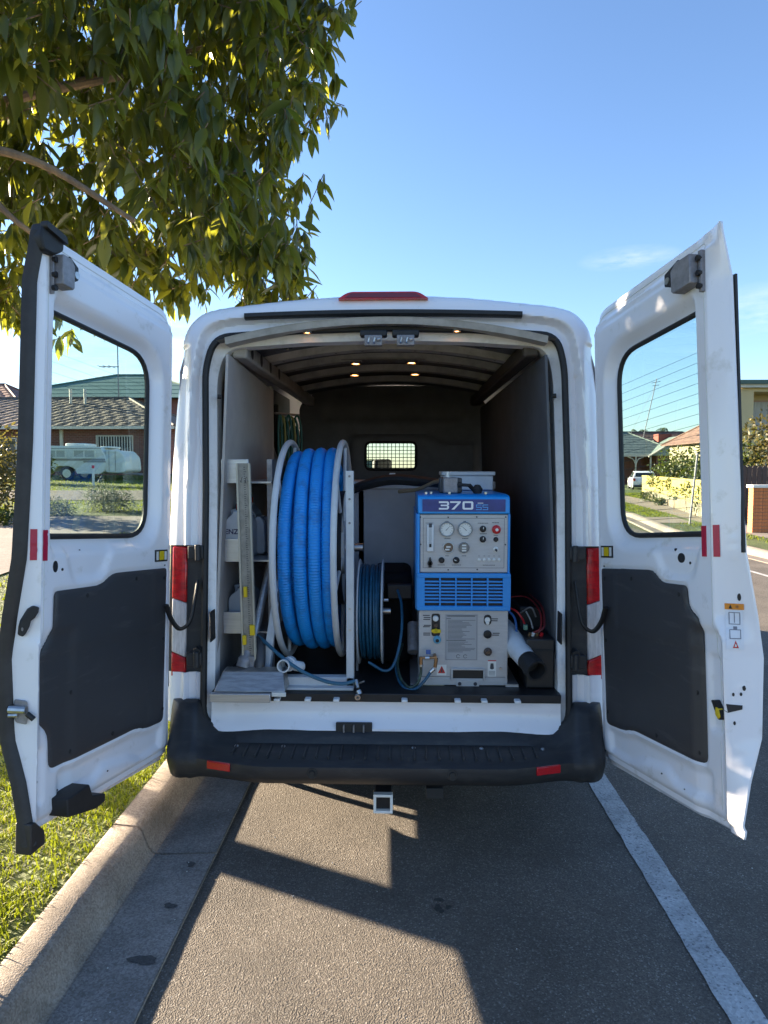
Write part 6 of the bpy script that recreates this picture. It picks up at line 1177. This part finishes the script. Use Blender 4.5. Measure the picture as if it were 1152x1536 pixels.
# caravan
CW = mat("aged_caravan_white", (0.74, 0.77, 0.71), 0.5, var=0.08); CS = mat("caravan_stripe", (0.30, 0.30, 0.27), 0.5)
cv = thing("caravan", "old off white pop-top caravan parked on the grass before the brick house", "caravan", (-14.2, 30.5, 1.3))
sidep = arc_poly([(-15.75, 1.62), (-15.9, 2.45), (-15.6, 2.72), (-13.25, 2.66), (-13.05, 2.30), (-13.0, 2.10), (-13.05, 1.62), (-13.3, 1.47), (-14.3, 1.47), (-14.42, 1.72), (-14.7, 1.83), (-15.2, 1.80), (-15.35, 1.55)], [0.1, 0.15, 0.1, 0.1, 0.05, 0.1, 0.1, 0.05, 0.02, 0.1, 0.1, 0.1, 0.05], 4)
MB().prism(sidep, 0, 2.0, lambda x, z, w: (x, 29.6 + w, z)).build("body", CW, cv, bevel=0.04); MB().prism(arc_poly([(-13.1, 1.55), (-13.05, 2.55), (-12.45, 2.50), (-12.2, 2.2), (-12.15, 1.60), (-12.4, 1.5)], 0.12, 4), 0.1, 1.9, lambda x, z, w: (x, 29.6 + w, z)).build("front_section", CW, cv, bevel=0.04)
MB().box((-15.0, 30.0, 2.68), (-14.1, 31.2, 2.84)).build("roof_vent", CW, cv, bevel=0.06); MB().box((-13.4, 30.0, 2.62), (-12.9, 31.0, 2.70)).build("roof_vent", CW, cv, bevel=0.03)
MB().box((-15.80, 29.585, 2.06), (-13.03, 29.60, 2.15)).build("side_stripe", CS, cv, smooth=False); MB().box((-14.0, 29.585, 1.98), (-13.0, 29.60, 2.05)).build("side_stripe", CS, cv, smooth=False); MB().box((-15.85, 29.59, 2.58), (-13.2, 29.60, 2.61)).build("awning_rail", CS, cv, smooth=False)
for x0, x1 in ((-15.6, -14.8), (-14.4, -13.5)): window(cv, x0, x1, 2.22, 2.50, 29.60, CW, mat("caravan_pane", (0.42, 0.45, 0.42), 0.3))
for x, z0, z1 in ((-12.9, 1.6, 2.5), (-12.62, 1.6, 2.48)): MB().box((x - 0.01, 29.68, z0), (x + 0.01, 29.70, z1)).build("panel_line", CS, cv, smooth=False)
for y in (29.72, 31.4):
    w_ = MB().lathe([(0.0, -0.08), (0.27, -0.08), (0.31, -0.04), (0.31, 0.04), (0.27, 0.08), (0, 0.08)], (-14.78, y, 1.50), (0, 1, 0), 24).build("wheel", RUBBER, cv); MB().lathe([(0, 0.088), (0.10, 0.088), (0.19, 0.082)], (-14.78, y, 1.50), (0, -1, 0), 18).build("rim", CW, w_)
MB().tube([(-12.4, 30.2, 1.50), (-11.5, 30.6, 1.42)], 0.05, 6).tube([(-12.4, 31.0, 1.50), (-11.5, 30.6, 1.42)], 0.05, 6).cyl((-11.6, 30.6, 1.45), (-11.6, 30.6, 1.05), 0.04, seg=8).build("drawbar", GREYM, cv)
mk = thing("marker_post", "thin white roadside marker post with a red top in front of the caravan", "post", (-12.2, 26.6, 1.05)); MB().box((-12.24, 26.58, 1.0), (-12.16, 26.62, 1.9)).build("post", CREAM, mk, smooth=False); MB().box((-12.245, 26.575, 1.72), (-12.155, 26.625, 1.84)).build("reflector", RED, mk, smooth=False)
bush("tall_hedge", "tall olive hedge plant at the photo's left edge beside the footpath", "hedge", (-9.9, 16.2, 0.5), [(-9.75, 16.0, 2.0, 0.62, 0.8, 0.85), (-9.7, 16.0, 1.2, 0.65, 0.8, 0.75), (-10.6, 16.6, 1.6, 0.9, 0.9, 1.2)], 2600, 0.13, OLIVE, 3)
bush("grey_shrub", "sprawling grey green shrub in the centre behind the kerb side door window", "shrub", (-7.75, 17.6, 0.6), [(-7.9, 17.6, 0.95, 0.45, 0.4, 0.42), (-7.45, 17.7, 0.85, 0.40, 0.4, 0.34)], 1700, 0.10, GREYSHRUB, 5, wid=0.7)
bush("low_shrub", "low straggly shrub left of the grey green shrub", "shrub", (-8.75, 16.8, 0.5), [(-8.8, 16.8, 0.72, 0.45, 0.4, 0.28), (-8.4, 16.6, 0.66, 0.35, 0.3, 0.22)], 1100, 0.09, GREYSHRUB, 6, wid=0.7)
bush("dark_conifer", "dark dense shrub half hiding the caravan's rear", "shrub", (-14.7, 27.6, 1.1), [(-15.0, 27.6, 1.75, 0.75, 0.6, 0.75), (-15.0, 27.6, 2.4, 0.55, 0.5, 0.5)], 1800, 0.12, SHRUB, 7)
bush("leafy_weed", "low weeds with bleached stalks at the foot of the tall hedge", "weeds", (-8.9, 14.8, 0.4), [(-8.9, 14.8, 0.6, 0.35, 0.3, 0.25)], 500, 0.10, SHRUB, 8)
bush("dry_stalks", "pale dry grass clump under the free edge of the kerb side door", "grass clump", (-1.62, 2.05, 0.13), [(-1.62, 2.05, 0.19, 0.05, 0.05, 0.06)], 160, 0.055, DRY, 9, wid=0.35, stems=2)

# ------------------------------------------------------------------ right side of the street
YW = mat("yellow_rendered_wall", (0.50, 0.385, 0.115), 0.8, var=0.12, vscale=1.2); PICK = mat("weathered_white_pickets", (0.42, 0.38, 0.29), 0.7, var=0.2)
yw = thing("yellow_wall", "sunlit yellow garden wall with pale pickets along its foot", "wall", (11.6, 30.5, 0.1))
A = Vector((13.8, 39.5, 0)); B = Vector((9.15, 19.5, 0)); ud = (B - A).normalized(); un = Vector((ud.y, -ud.x, 0)); un = un if un.x < 0 else -un
def WL_(s, o, z): p = A + ud * s + un * o; return (p.x, p.y, z)
LW = (B - A).length
MB(xf=WL_).box((0, -0.12, 0.0), (LW, 0.0, 1.27)).build("wall_body", YW, yw, smooth=False); MB(xf=WL_).box((-0.03, -0.15, 1.27), (LW + 0.03, 0.03, 1.33)).build("coping", YW, yw, smooth=False)
n_ = 90; pk0 = None
for i in range(n_):
    s = 1.5 + i * (LW - 2.0) / n_
    o = MB(xf=WL_).add([(s, 0.05, 0.1), (s + 0.09, 0.05, 0.1), (s + 0.09, 0.05, 0.52), (s + 0.045, 0.05, 0.60), (s, 0.05, 0.52), (s, 0.07, 0.1), (s + 0.09, 0.07, 0.1), (s + 0.09, 0.07, 0.52), (s + 0.045, 0.07, 0.60), (s, 0.07, 0.52)], [(0, 1, 2, 3, 4), (9, 8, 7, 6, 5)] + [(j, (j + 1) % 5, 5 + (j + 1) % 5, 5 + j) for j in range(5)]).build("picket", PICK, yw, smooth=False)
MB(xf=WL_).box((1.4, 0.03, 0.40), (LW, 0.05, 0.46)).build("picket_rail", PICK, yw, smooth=False)
for i, (s, z, sz_) in enumerate(((5, 1.1, 0.32), (8.2, 0.95, 0.5), (10.5, 1.1, 0.35), (12.5, 0.7, 0.45), (15.0, 1.0, 0.35), (17.2, 0.8, 0.6))):
    p = WL_(s, 0.12, z); bush("wall_creeper", ("small creeper tuft on the yellow wall's far end", "hanging creeper halfway along the yellow wall", "thin creeper right of the hanging one on the yellow wall", "short creeper low on the yellow wall", "creeper spray beneath the street pole on the yellow wall", "thick creeper at the near end of the yellow wall")[i], "creeper", (p[0], p[1], 0.15), [(p[0], p[1], z, 0.22 * sz_ / .4, 0.30, sz_ * .8)], 110, 0.11, SHRUB, 20 + i, stems=2)
for i, (s, z, q) in enumerate(((6.8, 0.22, 0.35), (10.2, 0.18, 0.22), (4, 0.2, 0.2))):
    p = WL_(s, 0.35, z); bush("wall_foot_shrub", ("dark round shrub at the foot of the yellow wall", "small tuft at the wall's foot", "tiny tuft near the wall's far end")[i], "shrub", (p[0], p[1], 0.13), [(p[0], p[1], z + .1, q, q, q * .8)], 260, 0.10, SHRUB, 30 + i, stems=2)
for i, (dx, y, z, ax, az, lb) in enumerate(((1.0, 33, 1.75, 1.2, 0.95, "sunny green garden bush behind the middle of the yellow wall"), (1.4, 27, 1.8, 1.2, 0.9, "leafy garden bush behind the yellow wall's near part"), (1.5, 23, 1.9, 1.2, 1.0, "garden bush nearest the road side door behind the yellow wall"), (2.5, 39, 1.4, 1.4, 0.9, "low bush behind the far end of the yellow wall"))):
    x = A.x + (B.x - A.x) * (39.5 - y) / 20 + dx; bush("garden_bush", lb, "bush", (x, y, 0.1), [(x, y, z, ax, 1.0, az), (x - .5, y, z - .3, .8, .8, .6)], 1500, 0.16, SHRUB, 40 + i)
hr_ = thing("verandah_house", "brick house with grey green roofs, small gable and white verandah posts", "house", (24, 70, 0.3))
MB().box((19.0, 68.5, 0.0), (26.0, 76, 3.0)).build("wall", BRICK, hr_, smooth=False); hip_roof("roof", GREYR, hr_, 17.2, 27.0, 65.4, 77, 3.0, 5.4, 4.6, 3.8, 9)
MB().box((24.2, 65.6, 0.0), (29.0, 72, 3.0)).build("front_wing", BRICK, hr_, smooth=False)
gb_ = MB().add([(23.4, 65.2, 2.95), (29.6, 65.2, 2.95), (26.4, 65.2, 4.75), (23.4, 65.4, 2.95), (29.6, 65.4, 2.95), (26.4, 65.4, 4.75)], [(0, 1, 2), (5, 4, 3), (0, 1, 4, 3), (1, 2, 5, 4), (2, 0, 3, 5)]).build("gable_end", mat("grey_green_gable", (0.36, 0.40, 0.36), 0.7), hr_, smooth=False)
for a, b in (((23.2, 64.9, 2.85), (26.4, 64.9, 4.85)), ((29.8, 64.9, 2.85), (26.4, 64.9, 4.85))): MB().tube([a, b], 0.11, 4).build("barge_board", TRIMW, hr_, smooth=False)
MB().add([(23.3, 65.0, 2.9), (26.4, 65.0, 4.8), (26.4, 72, 4.8), (23.3, 72, 2.9), (29.7, 65.0, 2.9), (29.7, 72, 2.9)], [(0, 1, 2, 3), (1, 4, 5, 2)]).build("roof", GREYR, hr_, smooth=False, fixn=False)
MB().box((17.2, 65.3, 2.85), (23.4, 65.45, 3.02)).build("verandah_beam", TRIMW, hr_, smooth=False); window(hr_, 25.4, 27.6, 1.2, 2.5, 65.59, TRIMW, DARKW); MB().box((26.5, 65.12, 3.2), (29.2, 65.18, 3.75)).build("gable_vent", BULK, hr_, smooth=False)
for x in (19.6, 22.2, 23.6): MB().box((x - .06, 65.35, 0.1), (x + .06, 65.47, 2.87)).build("verandah_post", TRIMW, hr_, smooth=False)
for x in (19.6, 22.2): MB().tube(spline([(x + 0.06, 65.41, 2.2), (x + 0.25, 65.41, 2.6), (x + 0.75, 65.41, 2.82)], 6), 0.05, 5).tube(spline([(x - 0.06, 65.41, 2.2), (x - 0.25, 65.41, 2.6), (x - 0.75, 65.41, 2.82)], 6), 0.05, 5).build("verandah_bracket", TRIMW, hr_)
MB().box((25.45, 68.6, 4.1), (26.75, 69.9, 5.15)).build("chimney", mat("red_chimney", (0.30, 0.07, 0.05), 0.8, var=0.2), hr_, smooth=False)
h2_ = thing("brown_roofed_house", "house with brown tiled roof behind the red chimney", "house", (30, 88, 0)); MB().box((24, 84, 0), (40, 94, 3.6)).build("wall", BRICK, h2_, smooth=False); hip_roof("roof", TILER, h2_, 23.4, 40.6, 83.4, 94.6, 3.6, 6.4, 4.5, 4.5, 8); 
h3_ = thing("weatherboard_house", "pale house with a steep brown roof just left of the road side door's inner edge", "house", (24, 52, 0)); MB().box((22.1, 50, 0), (29, 57, 3.6)).build("wall", mat("buff_house_wall", (0.34, 0.29, 0.18), 0.8, var=0.1), h3_, smooth=False); hip_roof("roof", TILER, h3_, 21.6, 29.6, 49.4, 57.6, 3.6, 6.0, 3.4, 3.4, 8); window(h3_, 23, 24.2, 1.4, 2.8, 49.99, TRIMW, DARKW)
a2 = thing("roof_antenna", "tall guyed aerial mast seen through the road side door window", "antenna", (27.0, 78, 4)); MB().cyl((27.0, 78, 4.0), (28.6, 78, 11.8), 0.045, seg=6).build("mast", GREYM, a2); MB().cyl((28.0, 78, 11.3), (29.0, 78, 11.5), 0.03, seg=6).cyl((28.1, 78, 11.0), (28.9, 78, 11.1), 0.03, seg=6).build("boom", GREYM, a2); MB().cyl((28.4, 78, 11), (25.5, 78, 5.0), 0.012, seg=4).build("guy_wire", GREYM, a2)
PALM = leafmat("palm_leaf", (0.03, 0.05, 0.02), (0.07, 0.10, 0.03), (0.15, 0.18, 0.05), 0.5, 0.3)
for i, (x, y, z, lb) in enumerate(((31.5, 92, 6.2, "far palm crown, leftmost of three behind the verandah house"), (33.4, 93, 6.0, "far palm crown, middle one behind the verandah house"), (35.2, 92, 6.4, "far palm crown, nearest the red chimney"))):
    t = thing("palm_tree", lb, "palm", (x, y, 0), "palms behind the houses"); MB().tube([(x, y, 0), (x + .2, y, 3), (x, y, z - .3)], [0.22, 0.18, 0.16], 8).build("trunk", BARK, t); cr_ = np.random.default_rng(50 + i); P = []; Dd = []
    for k_ in range(26):
        an_ = cr_.uniform(0, 2 * math.pi); el = cr_.uniform(-0.2, 1.1)
        for s in np.linspace(0.2, 1.9, 14):
            px_ = np.array([x + math.cos(an_) * s * math.cos(el), y + math.sin(an_) * s * math.cos(el), z + s * math.sin(el) - 0.42 * s * s * 0.6]); P += [px_, px_]; sd = np.array([-math.sin(an_), math.cos(an_), 0]); Dd += [sd + np.array([0, 0, -.5]), -sd + np.array([0, 0, -.5])]
    P = np.array(P); Dd = np.array(Dd); leaf_mass("crown", P, Dd, np.full(len(P), 0.45), cr_.uniform(-.5, .5, len(P)), PALM, t, wid=0.35)
# parked car beyond the wall
pc = thing("parked_car", "white hatchback parked beyond the far end of the yellow wall", "car", (18.6, 53, 0.05))
cy, sy = math.cos(R(-13)), math.sin(R(-13))
CX = lambda x, y, z: (18.35 + x * cy - y * sy, 52.0 + x * sy + y * cy, 0.05 + z)
prf = [(0.0, 0.35), (-0.05, 0.62), (0.02, 0.92), (0.12, 1.0), (0.35, 1.36), (0.75, 1.46), (1.9, 1.46), (2.75, 1.02), (3.7, 0.88), (3.95, 0.62), (3.98, 0.35), (3.98, 0.22), (0.05, 0.22)]
def cs(w_of): return [[(-w_of(z), y, z) for y, z in prf], [(-w_of(z) * 0.86, y, z + 0.01) for y, z in prf], [(w_of(z) * 0.86, y, z + 0.01) for y, z in prf], [(w_of(z), y, z) for y, z in prf]]
wf = lambda z: 0.86 if z < 0.95 else 0.86 - (z - 0.95) * 0.42
MB(xf=CX).loft(cs(wf), closed_ring=True, caps=True).build("body", WHITE, pc, angle=40, bevel=0.02)
MB(xf=CX).add([(-0.68, 0.13, 1.03), (0.68, 0.13, 1.03), (0.60, 0.33, 1.34), (-0.60, 0.33, 1.34)], [(0, 1, 2, 3)]).build("rear_window", DARKW, pc, smooth=False)
for s in (-1, 1):
    MB(xf=CX).add([(s * 0.868, 0.42, 1.0), (s * 0.868, 2.55, 1.0), (s * 0.70, 1.95, 1.40), (s * 0.70, 0.62, 1.40)], [(0, 1, 2, 3)]).build("side_window", DARKW, pc, smooth=False)
    MB(xf=CX).box((s * 0.55 - 0.12 * (s < 0) , -0.07, 0.72), (s * 0.55 + 0.30 * s, 0.05, 0.92)).build("tail_light", LENSRED, pc)
    for y in (0.65, 3.2):
        w_ = MB(xf=CX).lathe([(0, -0.1), (0.26, -0.1), (0.31, -0.05), (0.31, 0.05), (0.26, 0.1), (0, 0.1)], (s * 0.80, y, 0.31), (1, 0, 0), 24).build("wheel", RUBBER, pc); MB(xf=CX).lathe([(0, 0.105), (0.2, 0.105)], (s * 0.80, y, 0.31), (s, 0, 0), 18).build("rim", CHROME, w_)
MB(xf=CX).box((-0.26, -0.075, 0.55), (0.26, -0.06, 0.66)).build("number_plate", CREAM, pc, smooth=False); MB(xf=CX).box((-0.84, -0.08, 0.25), (0.84, 0.1, 0.42)).build("bumper", BLACKP, pc, bevel=0.03)
sp = thing("street_pole", "thin grey street sign pole on the far verge before the yellow wall", "pole", (8.15, 19.4, 0.12)); MB().cyl((8.13, 19.4, 0.08), (8.30, 19.4, 2.15), 0.030, seg=10).build("pole", GREYM, sp); MB().cyl((8.30, 19.4, 2.15), (8.30, 19.4, 2.17), 0.034, seg=10).build("pole_cap", BLK, sp)
# beige building, fence, pillar at the right edge
BE = mat("beige_render", (0.62, 0.48, 0.26), 0.85, var=0.08, vscale=1)
bb = thing("beige_building", "two storey beige rendered building with dark green fascia at the right edge", "building", (18, 31, 0.1))
MB().box((13.55, 28, 0), (24, 29.7, 3.05)).box((13.55, 28, 3.05), (14.15, 29.7, 5.06)).box((14.15, 29.2, 3.05), (24, 29.7, 5.06)).box((14.15, 28.0, 4.80), (24, 29.2, 5.06)).box((18.5, 29.7, 0), (24, 36, 5.06)).build("wall", BE, bb, smooth=False); MB().box((13.4, 27.7, 5.08), (24.3, 29.8, 5.24)).box((18.3, 29.8, 5.08), (24.3, 36.3, 5.24)).build("roof", mat("dark_green_fascia", (0.05, 0.10, 0.08), 0.5), bb, smooth=False); MB().box((13.45, 27.8, 4.95), (24.1, 27.95, 5.08)).build("gutter_board", TRIMW, bb, smooth=False)
window(bb, 14.55, 16.2, 3.2, 4.5, 29.19, mat("salmon_frame", (0.45, 0.27, 0.20), 0.6), CURT); MB().box((14.15, 28.0, 3.05), (24, 28.08, 3.25)).build("balcony_edge", BE, bb, smooth=False); window(bb, 14.6, 16.0, 0.9, 2.3, 27.99, TRIMW, CURT)
FE = mat("dark_paling_timber", (0.085, 0.068, 0.062), 0.8, var=0.35, vscale=9, stretch=(6, 6, 1)); pf = thing("paling_fence", "dark brown timber paling fence below the beige building", "fence", (11.5, 20.0, 0.12)); f0 = None
for i in range(26):
    x = 9.55 + i * 0.145
    if f0 is None: f0 = MB().add([(x, 19.98, 0.1), (x + .135, 19.98, 0.1), (x + .135, 19.98, 1.74), (x + .10, 19.98, 1.79), (x + .03, 19.98, 1.79), (x, 19.98, 1.74), (x, 20.0, 0.1), (x + .135, 20.0, 0.1), (x + .135, 20.0, 1.74), (x + .10, 20.0, 1.79), (x + .03, 20.0, 1.79), (x, 20.0, 1.74)], [(0, 1, 2, 3, 4, 5), (11, 10, 9, 8, 7, 6)] + [(j, (j + 1) % 6, 6 + (j + 1) % 6, 6 + j) for j in range(6)]).build("paling", FE, pf, smooth=False)
    else: clone(f0, (i * 0.145, 0.004 * (i % 3), 0.006 * ((i * 7) % 5 - 2)), pf)
for z in (0.5, 1.4): MB().box((9.55, 20.015, z), (13.35, 20.06, z + 0.08)).build("rail", FE, pf, smooth=False)
bp_ = thing("brick_gate_pillar", "orange brick front fence with a capped pillar on the far footpath", "brick fence", (8.85, 17.2, 0.12))
BRK = mat("orange_brick_face", (0.66, 0.23, 0.085), 0.85, var=0.25, vscale=12)
def brick_block(x0, y0, nx, ny, rows, nm="brick", L=0.23, D=0.115, Hb=0.076, z0=0.12, first=[None]):
    for r_i in range(rows):
        for i in range(nx):
            for j in (range(ny) if r_i >= 0 else ()):
                x = x0 + i * (L + 0.01) + (0.5 * (L + 0.01) if r_i % 2 and nx > 2 else 0); y = y0 + j * (L + 0.01); z = z0 + r_i * (Hb + 0.010)
                if first[0] is None: first[0] = (MB().box((x, y, z), (x + L, y + L, z + Hb)).build(nm, BRK, bp_, smooth=False), (x, y, z))
                else: clone(first[0][0], (x - first[0][1][0], y - first[0][1][1], z - first[0][1][2]), bp_)
brick_block(8.66, 17.0, 2, 1, 13); brick_block(9.16, 17.0, 11, 1, 6)
MB().box((8.67, 17.01, 0.12), (9.12, 17.22, 1.23)).box((9.17, 17.01, 0.12), (11.7, 17.22, 0.62)).build("mortar", PATHM, bp_, smooth=False); MB().box((8.62, 16.95, 1.236), (9.18, 17.28, 1.31)).build("pillar_cap", CREAM, bp_, bevel=0.01); MB().box((9.16, 16.97, 0.640), (11.9, 17.25, 0.69)).build("wall_cap", BRK, bp_, smooth=False)
bush("street_bush", "loose sunlit bush before the beige building at the right edge", "bush", (11.8, 22.0, 0.1), [(11.5, 22.0, 2.85, 0.75, 0.6, 0.65), (11.9, 22.0, 2.1, 0.9, 0.7, 0.75), (12.5, 22.4, 2.8, 0.9, 0.6, 0.9)], 1500, 0.15, OLIVE, 61)
wr = thing("overhead_wire", "thin service wire crossing in front of the beige building", "wire", (13, 24, 2.95)); MB().tube([(10.2, 24, 2.86), (14, 24, 2.88), (26, 24, 3.0)], 0.012, 5).build("wire", GREYM, wr)
